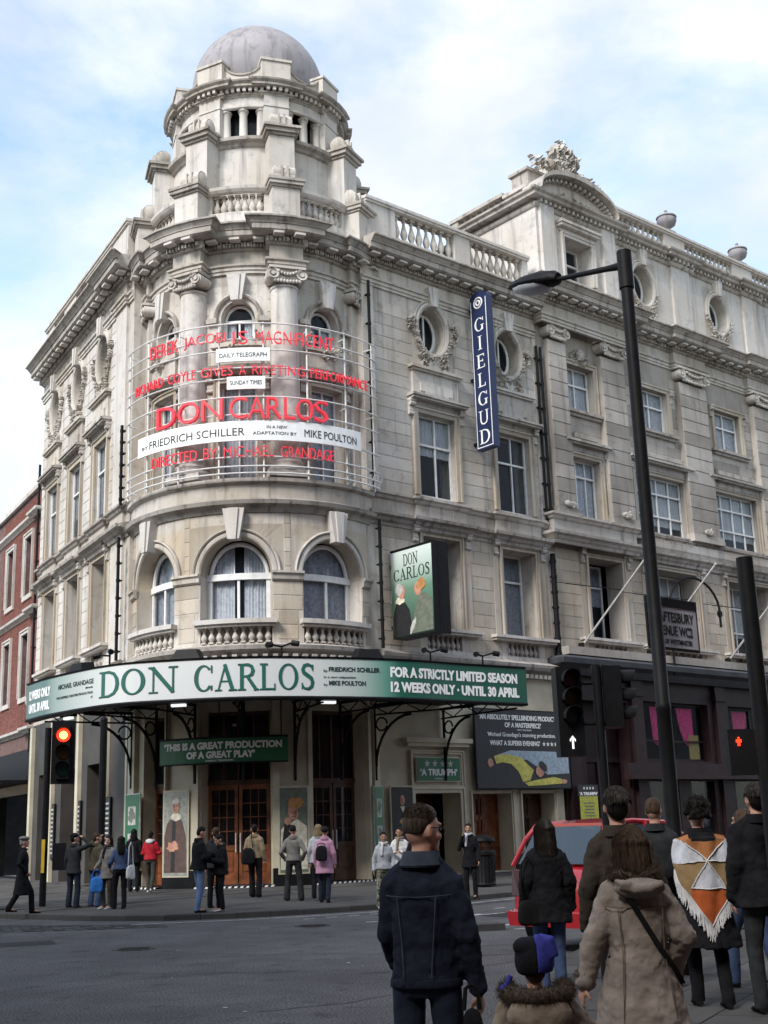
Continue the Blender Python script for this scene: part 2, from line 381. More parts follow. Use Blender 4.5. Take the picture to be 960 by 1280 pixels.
# ashlar pieces
class Blocks:
    def __init__(s): s.items = []; s.cache = {}
    def mesh(s, S, L, H, proud, nm):
        key = (round(L, 3), round(H, 3), type(S).__name__, getattr(S, 'R', 0), nm)
        if key not in s.cache:
            mb = MB(); c = min(.02, proud*.9); n = 3 if S.step else 1
            def cv(x, y): 
                if not S.step: return y
                return y+S.R-math.sqrt(max(.01, S.R**2-x**2))
            fr = []; bk = []
            for i in range(n+1):
                t = i/n; x = -L/2+L*t; xf = -L/2+c+(L-2*c)*t
                fr.append((xf, cv(xf, -proud))); bk.append((x, cv(x, 0.01)))
            vs = []
            for i in range(n+1):
                vs += [(bk[i][0], bk[i][1], 0), (fr[i][0], fr[i][1], c), (fr[i][0], fr[i][1], H-c), (bk[i][0], bk[i][1], H)]
            fs = []
            for i in range(n):
                a = 4*i; b = a+4; fs += [(a, b, b+1, a+1), (a+1, b+1, b+2, a+2), (a+2, b+2, b+3, a+3)]
            fs += [(0, 1, 2, 3), (4*n+3, 4*n+2, 4*n+1, 4*n)]
            mb.add(vs, fs); s.cache[key] = (mb, mb.mesh(nm))
        return s.cache[key]
    def lay(s, S, s0, s1, z0, z1, ex=(), H=.44, L=1.05, proud=.014, gap=.011, y0=0., nm='stone_block', m='stone'):
        nrow = max(1, round((z1-z0)/H)); h = (z1-z0)/nrow
        for r in range(nrow):
            a, b = z0+r*h, z0+(r+1)*h
            cuts = sorted([(max(e[0], s0), min(e[1], s1)) for e in ex if e[2] < b-.06 and e[3] > a+.06 and e[0] < s1 and e[1] > s0])
            free = []; x = s0
            for c0, c1 in cuts:
                if c0 > x+.05: free.append((x, c0))
                x = max(x, c1)
            if x < s1-.05: free.append((x, s1))
            for f0, f1 in free:
                n = max(1, round((f1-f0)/L)); l = (f1-f0)/n; off = (l/2 if r % 2 and n > 1 else 0)
                edges = [f0]+([f0+off] if off else [])+[f0+off+l*(k+1) for k in range(n-(1 if off else 0))]
                if off: edges = edges[:-1]+[f1] if abs(edges[-1]-f1) > .02 and edges[-1] > f1 else edges+([f1] if f1-edges[-1] > .05 else [])
                for k in range(len(edges)-1):
                    e0, e1 = edges[k]+gap/2, edges[k+1]-gap/2
                    if e1-e0 < .06: continue
                    mb, me = s.mesh(S, round(e1-e0, 2), round(h-gap, 3), proud, nm)
                    W = S.mat((e0+e1)/2, y0, a+gap/2)
                    d = (W.translation-Vector((0, 0, 1.7))); nrm = -W.col[1].to_3d()
                    area = (e1-e0)*h*max(0, -nrm.dot(d.normalized()))/d.length_squared
                    if nrm.dot(d) > 0: area = 0
                    s.items.append((area, mb, me, W, m))
    def flush(s, parent, nm='stone_block', cap=300):
        s.items.sort(key=lambda t: -t[0]); rest = {}
        for k, (a, mb, me, W, m) in enumerate(s.items):
            if k < cap: link(nm, me, m, parent, W)
            else: rest.setdefault(m, []).append((mb, W))
        big = MB(); mats = list(rest)
        for i, m in enumerate(mats):
            big.cur = i
            for mb, W in rest[m]: big.add([W @ Vector(v) for v in mb.v], mb.f)
        if big.v: part(nm, big, mats, parent, kind='stuff')
# text -> mesh
def tmesh(body, bold=0., extr=.01, serif=False, align=None):
    cu = bpy.data.curves.new('t', 'FONT'); cu.body = body; cu.size = 1; cu.extrude = extr; cu.offset = bold; cu.resolution_u = 3
    o = bpy.data.objects.new('t', cu); COL.objects.link(o); dg = bpy.context.evaluated_depsgraph_get(); dg.update()
    me = bpy.data.meshes.new_from_object(o.evaluated_get(dg)); bpy.data.objects.remove(o); 
    vs = [v.co.copy() for v in me.vertices]; fs = [tuple(p.vertices) for p in me.polygons]; bpy.data.meshes.remove(me); return vs, fs
SG = {  # serif capitals in a 0..w x 0..1 box: strokes (polyline, thickness) ; serif bars
 'D': (.82, [([(.17, 0), (.17, 1)], .13), ([(.17, .97), (.42, .97), (.62, .88), (.73, .70), (.76, .5), (.73, .3), (.62, .12), (.42, .03), (.17, .03)], 'r')], [(.0, .34, 0), (.0, .34, 1)]),
 'O': (.86, [('ring', .43, .5, .40, .5)], []),
 'N': (.88, [([(.16, 0), (.16, 1)], .055), ([(.12, .98), (.76, .02)], .13), ([(.76, 0), (.76, 1)], .055)], [(.02, .30, 0), (0, .2, 1), (.62, .90, 1)]),
 'C': (.80, [('arc', .43, .5, .38, .5, 48, 318)], [('v', .74, .70, .98), ('v', .74, .04, .22)]),
 'A': (.84, [([(.14, 0), (.42, .98)], .05), ([(.40, 1.0), (.72, 0)], .13), ([(.24, .36), (.60, .36)], .05)], [(.02, .28, 0), (.56, .88, 0)]),
 'R': (.80, [([(.17, 0), (.17, 1)], .13), ([(.17, .97), (.42, .97), (.56, .90), (.61, .75), (.56, .60), (.42, .53), (.17, .53)], 'r'), ([(.38, .53), (.74, 0)], .12)], [(.02, .33, 0), (.02, .3, 1), (.64, .84, 0)]),
 'L': (.66, [([(.17, 0), (.17, 1)], .13), ([(.17, .03), (.60, .03)], .06)], [(.02, .33, 0), (.02, .33, 1), ('v', .60, 0, .24)]),
 'S': (.60, [([(.50, .80), (.44, .93), (.30, .975), (.16, .93), (.10, .79), (.14, .66), (.30, .55), (.44, .45), (.50, .29), (.46, .13), (.32, .035), (.16, .06), (.07, .20)], 's')], [('v', .51, .74, .96), ('v', .07, .04, .26)]),
 'G': (.84, [('arc', .43, .5, .38, .5, 48, 318), ([(.68, .05), (.68, .42)], .11)], [('v', .74, .72, .98), (.54, .82, .42)]),
 'I': (.36, [([(.18, 0), (.18, 1)], .13)], [(.02, .34, 0), (.02, .34, 1)]),
 'E': (.70, [([(.17, 0), (.17, 1)], .13), ([(.17, .97), (.60, .97)], .06), ([(.17, .52), (.50, .52)], .06), ([(.17, .03), (.62, .03)], .06)], [(.02, .3, 0), (.02, .3, 1), ('v', .60, .80, 1.), ('v', .63, 0, .22), ('v', .5, .42, .62)]),
 'U': (.84, [([(.17, 1), (.17, .3), (.24, .09), (.42, .02), (.60, .09), (.68, .3), (.68, 1)], .09)], [(.02, .33, 1), (.56, .8, 1)]),
}
def serif(ch, extr=.01):
    """returns width, verts (x,z,y) quads prism"""
    w, st, sf = SG[ch]; quads = []; lvl = [0]
    def strip(P, T):
        P = [Vector(p) for p in P]; n = len(P); prevs = None
        L = []; Rr = []
        for i in range(n):
            d = (P[min(i+1, n-1)]-P[max(i-1, 0)]).normalized(); nn = Vector((-d.y, d.x)); t = T[i]/2
            L.append(P[i]+nn*t); Rr.append(P[i]-nn*t)
        for i in range(n-1): quads.append(([L[i], L[i+1], Rr[i+1], Rr[i]], lvl[0]))
        lvl[0] += 1
    for s_ in st:
        if s_[0] == 'ring' or s_[0] == 'arc':
            _, cx, cy, rx, ry = s_[:5]; a0, a1 = (0, 360) if s_[0] == 'ring' else s_[5:7]; n = 24
            P = []; T = []
            for i in range(n+1):
                a = R(a0+(a1-a0)*i/n); t = .045+.095*abs(math.cos(a))**1.3
                P.append((cx+(rx-t/2)*math.cos(a), cy+(ry-t/2)*math.sin(a))); T.append(t)
            strip(P, T)
        else:
            P, t = s_
            if t == 'r':
                n = len(P); T = [.05+.085*math.sin(math.pi*i/(n-1)) for i in range(n)]
            elif t == 's':
                n = len(P); T = [.05+.10*math.sin(math.pi*i/(n-1)) for i in range(n)]
            else: T = [t]*len(P)
            strip(P, T)
    for s_ in sf:
        if s_[0] == 'v': quads.append(([Vector((s_[1]-.022, s_[2])), Vector((s_[1]+.022, s_[2])), Vector((s_[1]+.022, s_[3])), Vector((s_[1]-.022, s_[3]))], lvl[0]))
        else:
            z = s_[2]; z = min(max(z, .022), .978); quads.append(([Vector((s_[0], z-.022)), Vector((s_[1], z-.022)), Vector((s_[1], z+.022)), Vector((s_[0], z+.022))], lvl[0]))
        lvl[0] += 1
    return w, quads
def serif_word(word, S, s0, s1, z0, z1, o, depth=.02, vertical=False, mx=None):
    """list of MB per letter"""
    G = [serif(c) if c != ' ' else (.45, []) for c in word]; tot = sum(g[0] for g in G)+.06*(len(G)-1)
    k = (s1-s0)/tot; H = z1-z0; x = s0; res = []
    for g in G:
        mb = MB()
        for q, lv in g[1]:
            e = lv*.0008
            f = [S(x+p.x*k, -o-depth-e, z0+p.y*H) for p in q]; b = [S(x+p.x*k, -o, z0+p.y*H) for p in q]
            mb.add(f+b, [(0, 1, 2, 3), (7, 6, 5, 4), (0, 4, 5, 1), (1, 5, 6, 2), (2, 6, 7, 3), (3, 7, 4, 0)])
        if mb.v: res.append(mb)
        x += (g[0]+.06)*k
    return res
def text_mb(body, S, s0, s1, z0, z1, o, depth=.012, bold=.01, fit=True, mb=None):
    vs, fs = tmesh(body, bold, .5)
    x0 = min(v.x for v in vs); x1 = max(v.x for v in vs); y0 = min(v.y for v in vs); y1 = max(v.y for v in vs)
    mb = mb or MB()
    sx = (s1-s0)/(x1-x0); sy = (z1-z0)/(y1-y0)
    mb.add([S(s0+(v.x-x0)*sx, -(o+depth*(v.z+.5)), z0+(v.y-y0)*sy) for v in vs], fs); return mb
# ================================================================ THEATRE
theatre = thing('theatre_building', 'pale stone corner theatre with round domed turret above the entrance', 'building', (-4.24, 41.43, 0))
T = theatre
BL = Blocks()
A = SR.at
# ---- small shared meshes
def baluster_mb():
    mb = MB(); mb.box(-.09, .09, -.09, .09, 0, .1); mb.lathe([(.05, .1), (.06, .14), (.11, .28), (.12, .38), (.09, .5), (.05, .66), (.045, .78), (.08, .83), (.05, .86), (.05, .9)], 10); mb.box(-.09, .09, -.09, .09, .9, 1); return mb
BAL = baluster_mb().mesh('baluster', smooth=True)
def volute(mb, cx, cz, r, y0, y1, sgn=1, turns=1.6):
    n = 26; rings = []
    for i in range(n+1):
        t = i/n; a = sgn*t*turns*2*math.pi+math.pi/2; rr_ = r*(1-.82*t); w = .30*r*(1-.6*t)
        px, pz = cx+rr_*math.cos(a), cz+rr_*math.sin(a)
        qx, qz = cx+(rr_-w)*math.cos(a), cz+(rr_-w)*math.sin(a)
        rings.append([(px, y0-.02, pz), (qx, y0, qz), (qx, y1, qz), (px, y1, pz)])
    mb.loft(rings); mb.prism([(cx+.28*r*math.cos(k*.785), cz+.28*r*math.sin(k*.785)) for k in range(8)], y0-.03, y1)
    mb.prism([(cx+.8*r*math.cos(k*.524), cz+.8*r*math.sin(k*.524)) for k in range(12)], y0+.04, y1)
def capital_mb(w=1., h=.6, d=.5, round_=True):
    """ionic capital with garland; x centred, y -d..0 , z 0..h ; front towards -y"""
    mb = MB()
    mb.box(-w*.62, w*.62, -d-.06, 0, h*.86, h)
    mb.box(-w*.5, w*.5, -d+.04, 0, h*.3, h*.86)
    volute(mb, -w*.50, h*.52, h*.40, -d-.03, -.02, -1); volute(mb, w*.50, h*.52, h*.40, -d-.03, -.02, 1)
    for i in range(7):
        t = (i-3)/3; mb.sphere((t*w*.30, -d-.02, h*(.52+.16*t*t)), (w*.06, .07, h*.11), 8, 5)
    for i in range(9):
        t = (i-4)/4; mb.sphere((t*w*.42, -d+.02, h*(.12+.04*abs(t))), (w*.06, .06, h*.13), 8, 5)
    return mb
def rosette(mb, c, r, y, fn=None, seed=0, n=26, depth=.1):
    """clump of carved leaves and scrolls"""
    rd = random.Random(seed)
    for i in range(n):
        a = rd.random()*6.28; q = rd.random()**.6; x, z = c[0]+r[0]*q*math.cos(a), c[1]+r[1]*q*math.sin(a)
        s = min(r)*(.16+.14*rd.random()); an = rd.random()*3.14
        ring = []
        for k in range(4):
            rr2 = [.02, 1, .75, .02][k]; ring.append([(x+math.cos(an)*(k-1.5)*s*.7+rr2*s*.45*math.cos(j*1.05)*math.sin(an), y-depth*(.35+.65*math.sin(max(.05, k)*.9))*(.6+.4*rd.random())*(.5+.5*math.sin(j*1.05)), z+math.sin(an)*(k-1.5)*s*.7+rr2*s*.45*math.cos(j*1.05)) for j in range(6)])
        mb.loft(ring, fn=fn)
def console_mb(w=.24, h=.6, d=.22):
    mb = MB(); mb.box(-w/2, w/2, -d, 0, h-.08, h); pr = []
    for i in range(13):
        t = i/12; pr.append((-(d*.92)*(1-t)**.7*(.75+.25*math.cos(t*9)), (h-.08)*(1-t)))
    pts = [(0, h-.08)]+pr+[(0, 0)]
    vs = []; n = len(pts)
    for x in (-w*.42, w*.42): vs += [(x, y-.01, z) for y, z in pts]
    mb.add(vs, [tuple(range(n)), tuple(range(2*n-1, n-1, -1))]+[(i, (i+1) % n, (i+1) % n+n, i+n) for i in range(n)])
    mb.tube([(-w*.47, -d*.62, h*.72), (w*.47, -d*.62, h*.72)], h*.13, 10); mb.tube([(-w*.47, -d*.25, h*.16), (w*.47, -d*.25, h*.16)], h*.11, 10)
    return mb
CONS = console_mb().mesh('console', smooth=True)
def frame(mb, S, a, b, z0, z1, w, o, y=0., bottom=False):
    mb.box(a-w, a, y-o, y+.02, z0, z1+w, S, S.step); mb.box(b, b+w, y-o, y+.02, z0, z1+w, S, S.step); mb.box(a, b, y-o, y+.02, z1, z1+w, S, S.step)
    e = w*.35; mb.box(a-w, a-w+e, y-o-.04, y-o, z0, z1+w, S, S.step); mb.box(b+w-e, b+w, y-o-.04, y-o, z0, z1+w, S, S.step); mb.box(a-w+e, b+w-e, y-o-.04, y-o, z1+w-e, z1+w, S, S.step)
    if bottom: mb.box(a-w, b+w, y-o, y+.02, z0-w, z0, S, S.step)
PN = {}
def panes(S, par, xs, zs, y, m='glass'):
    for i in range(len(xs)-1):
        for j in range(len(zs)-1):
            w, h = round(xs[i+1]-xs[i], 2), round(zs[j+1]-zs[j], 2)
            if (w, h) not in PN:
                mb = MB(); mb.box(-w/2, w/2, 0, .012, 0, h); PN[w, h] = mb.mesh('pane')
            link('pane', PN[w, h], m, par, S.mat((xs[i]+xs[i+1])/2, y, zs[j]) @ Matrix.Rotation(random.uniform(-.02, .02), 4, 'Z') @ Matrix.Rotation(random.uniform(-.012, .012), 4, 'X'))
def curtains(S, par, a, b, z0, z1, y, m='curtain', full=1., gap=0., n=None, amp=.035, top=None):
    n = n or int((b-a)*26)
    for side in ((0, 1) if gap else (0,)):
        mb = MB(); lo, hi = (a, b) if not gap else ((a, a+(b-a)*(.5-gap/2)) if side == 0 else (b-(b-a)*(.5-gap/2), b))
        rings = []
        for i in range(n+1):
            x = lo+(hi-lo)*i/n; yy = y+amp*math.sin(i*1.9+side)+amp*.5*math.sin(i*.7)
            zt = z1 if top is None else top(x)
            rings.append([(x, yy, z0+(z1-z0)*(1-full)), (x, yy, zt)])
        vs = [v for r_ in rings for v in r_]; mb.add([S(*v) for v in vs], [(2*i, 2*i+2, 2*i+3, 2*i+1) for i in range(n)])
        part1('curtain', mb, m, par, smooth='all')
def window(S, par, a, b, z0, z1, depth, vx=(.5,), hz=(.66,), cur='curtain', gl='glass', fw_=.07, full=1., gap=0., label=None, sub=()):
    """timber window: frame part > panes, curtain"""
    mb = MB(); xs = [a]+[a+(b-a)*t for t in vx]+[b]; zs = [z0]+[z0+(z1-z0)*t for t in hz]+[z1]
    e = .05
    mb.box(a, a+fw_, depth-e, depth+.03, z0, z1, S, S.step); mb.box(b-fw_, b, depth-e, depth+.03, z0, z1, S, S.step)
    mb.box(a+fw_, b-fw_, depth-e, depth+.03, z1-fw_, z1, S, S.step); mb.box(a+fw_, b-fw_, depth-e-.02, depth+.03, z0, z0+fw_*1.2, S, S.step)
    for z in zs[1:-1]: mb.box(a+fw_, b-fw_, depth-e-.015, depth+.03, z-.035, z+.035, S, S.step)
    for x in xs[1:-1]:
        for j in range(len(zs)-1): mb.box(x-.028, x+.028, depth-e+.004, depth+.028, zs[j]+(.035 if j else fw_*1.2), zs[j+1]-(.035 if j < len(zs)-2 else fw_), S)
    w = part('window', mb, 'white', par, label=label)
    xe = [a+fw_]+xs[1:-1]+[b-fw_]; ze = [z0+fw_]+zs[1:-1]+[z1-fw_]
    panes(S, w, xe, ze, depth, gl)
    full = min(1., max(.15, full+random.uniform(-.16, .12))) if full < 1 else 1.
    if cur: curtains(S, w, a+.03, b-.03, z0, z1-.02, depth+.07, cur, full, gap)
    return w
def swatch(): return None
# ---- cornice profiles
Z0C = 20.0
ARCHI = steps((.06, 19.95), (.06, 20.05), (.10, 20.06), (.10, 20.17), (.16, 20.19), (.17, 20.25), (.10, 20.27))
FRIEZE = steps((.03, 20.27), (.03, 20.72))
BED = steps((.05, 20.72), (.12, 20.76), (.14, 20.80))
CORONA = steps((.30, 21.02), (.55, 21.05), (.62, 21.09), (.64, 21.10), (.64, 21.28), (.68, 21.29), (.70, 21.33), (.80, 21.44), (.88, 21.47), (.88, 21.53), (.20, 21.60))
def entab(S, path, nm=('architrave', 'frieze', 'cornice'), dz=0., par=T, dent=.30, ends=None, m1='stone_dark', over=1.):
    sh = lambda p: [(o if o < .2 else .2+(o-.2)*over, z+dz) for o, z in p]
    mb = MB(); sweep(mb, S, path, sh(ARCHI)); part(nm[0], mb, 'stone', par)
    mb = MB(); sweep(mb, S, path, sh(FRIEZE)); part(nm[1], mb, 'stone', par)
    mb = MB(); sweep(mb, S, path, sh(BED)); sweep(mb, S, path, sh(CORONA)); part(nm[2], mb, m1, par)
    # egg and dart band and the modillion blocks under the corona, along the straight runs
    eg = MB(); out_ = []
    for (a, oa), (b, ob) in zip(path[:-1], path[1:]):
        if abs(oa-ob) > 1e-3 or abs(b-a) < .2: continue
        n = max(1, int((b-a+ (0 if oa < .1 else .2))/.19)); lo, hi = (a-.1*(oa > .1), b+.1*(oa > .1))
        for i in range(n):
            s = lo+(hi-lo)*(i+.5)/n
            eg.sphere((0, 0, 0), (.065, .07, .10), 6, 4, fn=lambda x, y, z, s=s: S(s+x, -oa-.19+y, 20.90+dz+z))
            s2 = lo+(hi-lo)*i/n
            eg.box(s2-.018, s2+.018, -oa-.25, -oa-.13, 20.81+dz, 21.0+dz, S)
        eg.box(lo-.05, hi+.05, -oa-.14, -oa+.02, 20.80+dz, 21.02+dz, S, S.step)
        out_.append((lo, hi, oa))
    part('egg_and_dart_band', eg, 'stone_dark', par, smooth=True)
    for lo, hi, oa in out_:
        n = max(1, round((hi-lo)/.62))
        for i in range(n):
            s = lo+(hi-lo)*(i+.5)/n
            link('modillion', MODI, 'stone_pale', par, S.mat(s, -oa-.30, 21.005+dz))
_m = MB(); _m.box(-.17, .17, -.27, .0, -.075, .0); MODI = _m.mesh('modillion')
# ---- right facade (A)
ends_A = (.05, 8.7)
A2 = [(2.45, 4.15), (6.25, 7.95)]
OCA = [3.30, 7.12]
def oculus(S, par, c, zc, rx, rz, depth, gl='glass', W=None, orn=True, side=True, seed=1, frame_m='stone_carve', key=True, cur=True):
    W = W or rx+.35; H = rz+.35
    mb = MB(); hole_panel(mb, S, c, zc, rx, rz, W, H, H, depth); part('oculus_panel', mb, 'stone', par)
    mb = MB(); mb.torus((c, zc), rx+.13, rz+.13, .10, -.02, fn=S, ty=.09); mb.torus((c, zc), rx+.27, rz+.27, .045, -.02, fn=S, ty=.07); part('oculus_surround', mb, frame_m, par, smooth=True)
    fr = MB(); fr.torus((c, zc), rx*.80, rz*.86, .05, depth-.05, fn=S); fr.box(c-.03, c+.03, depth-.08, depth-.02, zc-rz*.86, zc+rz*.86, S)
    vs = [S(c+(rx*1.02)*math.cos(R(k*15)), depth-.02, zc+rz*1.02*math.sin(R(k*15))) for k in range(24)]+[S(c+rx*.82*math.cos(R(k*15)), depth-.02, zc+rz*.88*math.sin(R(k*15))) for k in range(24)]
    fr.add(vs, [(k, (k+1) % 24, (k+1) % 24+24, k+24) for k in range(24)])
    w = part('window', fr, 'white', par, smooth=True)
    g = MB(); g.prism([(c+rx*.8*math.cos(R(k*15)), zc+rz*.86*math.sin(R(k*15))) for k in range(24)], depth-.035, depth-.028, fn=S); part('pane', g, gl, w)
    if cur: curtains(S, w, c-rx*.8, c-rx*.1, zc-rz*.8, zc+rz*.8, depth+.12, 'curtain')
    if key:
        k = MB(); k.prism([(c-.16, zc+rz+.02), (c+.16, zc+rz+.02), (c+.27, zc+rz+.72), (c-.27, zc+rz+.72)], -.24, .05, fn=S); k.prism([(c-.07, zc+rz+.0), (c+.07, zc+rz+.0), (c+.12, zc+rz+.72), (c-.12, zc+rz+.72)], -.29, -.23, fn=S)
        part('keystone', k, 'stone_pale', par)
    if orn:
        o = MB()
        for sg in (-1, 1):
            if side: rosette(o, (c+sg*(rx+.40), zc+rz*.1), (.24, .34), -.02, S, seed*3+sg, 26, .2)
            for i in range(5):
                a = R(-18-i*17) if sg > 0 else R(198+i*17)
                rosette(o, (c+(rx+.27)*math.cos(a), zc+(rz+.27)*math.sin(a)), (.17, .17), -.04, S, seed*7+i+sg, 9, .18)
            rosette(o, (c+sg*.42, zc-rz-.42), (.3, .3), -.0, S, seed*5+sg, 20, .2)
        part('carved_garland', o, 'stone_carve', par, smooth=True)
        o = MB(); o.prism([(c-.30, zc-rz-.62), (c+.30, zc-rz-.62), (c+.17, zc-rz-.08), (c-.17, zc-rz-.08)], -.1, .03, fn=S); part('oculus_bracket', o, 'stone_pale', par)
    return (c-W, c+W, zc-H, zc+H)
def bay(S, par, c, w2, ops, ex, seed, z2=(12.75, 15.72), full=.45, cur='blind', y2=.24, ocr=(.62, .85)):
    """one upper bay: tall window with surround, hood on consoles, block and oculus"""
    a, b = c-w2/2, c+w2/2
    ops.append((a, b, z2[0], z2[1])); ex.append((a-.32, b+.32, z2[0]-.2, z2[1]+1.75))
    mb = MB(); frame(mb, S, a, b, z2[0], z2[1], .24, .07); part('window_surround', mb, 'stone_warm', par)
    window(S, par, a, b, z2[0], z2[1], y2, (.56,), (.64,), cur, full=full)
    h = MB(); p = [(a-.45, 0), (a-.45, .0001), (b+.45, .0001), (b+.45, 0)]
    h.box(a-.30, b+.30, -.10, .02, z2[1]+.26, z2[1]+.34, S); h.box(a-.27, b+.27, -.13, .02, z2[1]+.34, z2[1]+.42, S)
    h.box(a-.42, b+.42, -.36, .02, z2[1]+.42, z2[1]+.50, S); h.box(a-.47, b+.47, -.42, .02, z2[1]+.50, z2[1]+.58, S); h.box(a-.40, b+.40, -.30, .02, z2[1]+.58, z2[1]+.64, S)
    part('window_hood', h, 'stone_dark', par)
    for x in (a-.32, b+.32): link('console', CONS, 'stone_carve', par, S.mat(x, 0, z2[1]-.19))
    k = MB(); k.box(a-.22, b+.22, -.10, .02, z2[1]+.64, z2[1]+1.52, S); k.box(a+.1, b-.1, -.15, -.10, z2[1]+.80, z2[1]+1.1, S); k.box(a+.3, b-.3, -.15, -.10, z2[1]+.66, z2[1]+.80, S)
    k.box(a-.28, b+.28, -.20, .02, z2[1]+1.52, z2[1]+1.60, S); k.box(a-.36, b+.36, -.26, .02, z2[1]+1.60, z2[1]+1.70, S); part('oculus_pedestal', k, 'stone', par)
    e = oculus(S, par, c, 18.95, ocr[0], ocr[1], .5, seed=seed); ops.append(e); ex.append((e[0]-.02, e[1]+.02, e[2]-.35, e[3]+.4))
    pn = MB(); pn.box(c-.55, c+.55, -.03, .02, 11.98, 12.36, S); frame(pn, S, c-.45, c+.45, 12.05, 12.28, .1, .09, bottom=True); part('apron_panel', pn, 'stone_pale', par)
def lower_bay(S, par, a, b, ops, ex, z=(8.2, 11.32), depth=.75, cur='curtain_grey', full=1., vx=(.45,), hz=(.68,), bal=True, gl='glass', sill=(.75, .75)):
    ops.append((a, b, z[0], z[1])); ex.append((a-.26, b+.26, z[0]-.9, z[1]+.2))
    mb = MB(); frame(mb, S, a, b, z[0], z[1], .16, .06); mb.box(a-.5, a-.24, -.035, .02, z[0], z[1]+.16, S); mb.box(b+.24, b+.5, -.035, .02, z[0], z[1]+.16, S); part('window_surround', mb, 'stone_warm', par)
    window(S, par, a, b, z[0], z[1], depth, vx, hz, cur, full=full, gl=gl)
    for x in (a-.37, b+.37):
        link('console', CONS, 'stone_carve', par, S.mat(x, 0, z[1]-.3))
    mb = MB(); mb.box(a-sill[0], b+sill[1], -.30, .02, z[0]-.12, z[0]-.02, S); mb.box(a-sill[0]+.06, b+sill[1]-.06, -.22, .02, z[0]-.2, z[0]-.12, S); part('window_sill', mb, 'stone_pale', par)
    if bal:
        ops.append((a+.05, b-.05, z[0]-.72, z[0]-.2)); n = 7
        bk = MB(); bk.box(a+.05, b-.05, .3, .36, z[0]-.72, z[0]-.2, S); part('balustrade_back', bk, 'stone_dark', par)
        for i in range(n): link('baluster', BAL, 'stone_dark', par, S.mat(a+.05+(b-a-.1)*(i+.5)/n, .12, z[0]-.72, (.8, .8, .52)))
opsA, exA = [], []
for i, c in enumerate(OCA): bay(SA, T, c, 1.72, opsA, exA, i+1, full=[.62, .38][i], cur=['blind', None][i])
for i, (a, b) in enumerate(A2): lower_bay(SA, T, a, b, opsA, exA)
# ground floor openings of A (portal, two timber doors)
GA = [(1.65, 3.62, .28, 2.82), (4.2, 6.0, .28, 2.79), (6.55, 8.15, .28, 2.79)]
mb = MB(); wall(mb, SA, .05, 8.7, 7.35, 21.6, opsA, .8); part('wall', mb, 'stone', T)
mb = MB(); wall(mb, SA, .05, 8.7, .2, 7.35, GA, .8); part('ground_floor_wall', mb, 'cream', T)
exA2 = exA+[(.0, 9, 11.5, 12.62), (0, 9, 19.85, 21.6)]
BL.lay(SA, .55, 8.55, 7.5, 11.5, exA2, m='stone_warm'); BL.lay(SA, .55, 8.55, 12.62, 19.93, exA2)
pl = MB(); pl.box(.05, .56, -.05, .02, 12.62, 19.93, SA); pl.box(8.5, 8.7, -.05, .02, 12.62, 19.93, SA); part('corner_strip', pl, 'stone', T)
# string course: sill moulding over plain band over cornice moulding, breaking forward under each window
SILLM = steps((.05, 12.36), (.10, 12.40), (.12, 12.48), (.20, 12.52), (.20, 12.60), (.04, 12.64))
BAND = steps((.02, 11.92), (.02, 12.36))
STRG = steps((.05, 11.46), (.08, 11.56), (.16, 11.62), (.20, 11.70), (.34, 11.76), (.36, 11.86), (.04, 11.94))
def string(S, path, par, dz=0.):
    sh = lambda p: [(o, z+dz) for o, z in p]
    mb = MB(); sweep(mb, S, path, sh(SILLM)); part('sill_course', mb, 'stone_dark', par)
    mb = MB(); sweep(mb, S, path, sh(BAND)); part('band_course', mb, 'stone', par)
    mb = MB(); sweep(mb, S, path, sh(STRG)); part('string_course', mb, 'stone_dark', par)
def jog(s0, s1, cs, hw, o=.10, base=0.):
    p = [(s0, base)]
    for c in cs: p += [(c-hw, base), (c-hw, base+o), (c+hw, base+o), (c+hw, base)]
    return p+[(s1, base)]
string(SA, jog(.05, 8.7, [3.3, 7.1], 1.15), T)
entab(SA, [(.05, 0), (8.7, 0)])
def balustrade(S, par, s0, s1, runs, z0=21.6, zr=23.1, y=.0, n_per=.36, m='stone_pale', th=.36, seat=.5):
    """plinth, piers, balusters in the runs and rail"""
    mb = MB(); mb.box(s0, s1, y-.02, y+th+.04, z0, z0+seat, S, S.step); part('parapet_plinth', mb, m, par)
    mb = MB(); mb.box(s0-.02, s1+.02, y-.07, y+th+.09, zr, zr+.09, S, S.step); mb.box(s0-.05, s1+.05, y-.12, y+th+.12, zr+.09, zr+.2, S, S.step); part('parapet_rail', mb, m, par)
    x = s0; pm = MB()
    for a, b in sorted(runs)+[(s1, s1)]:
        if a > x+.02: pm.box(x, a, y, y+th, z0+seat, zr, S, S.step)
        x = b
    part('parapet_pier', pm, m, par)
    for a, b in runs:
        n = max(2, round((b-a)/n_per))
        for i in range(n): link('baluster', BAL, 'stone_carve', par, S.mat(a+(b-a)*(i+.5)/n, y+th/2, z0+seat, (1.1, 1.1, zr-z0-seat)))
balustrade(SA, T, .35, 8.55, [(1.72, 4.62), (5.4, 8.25)], 21.6, 23.15, -.05)
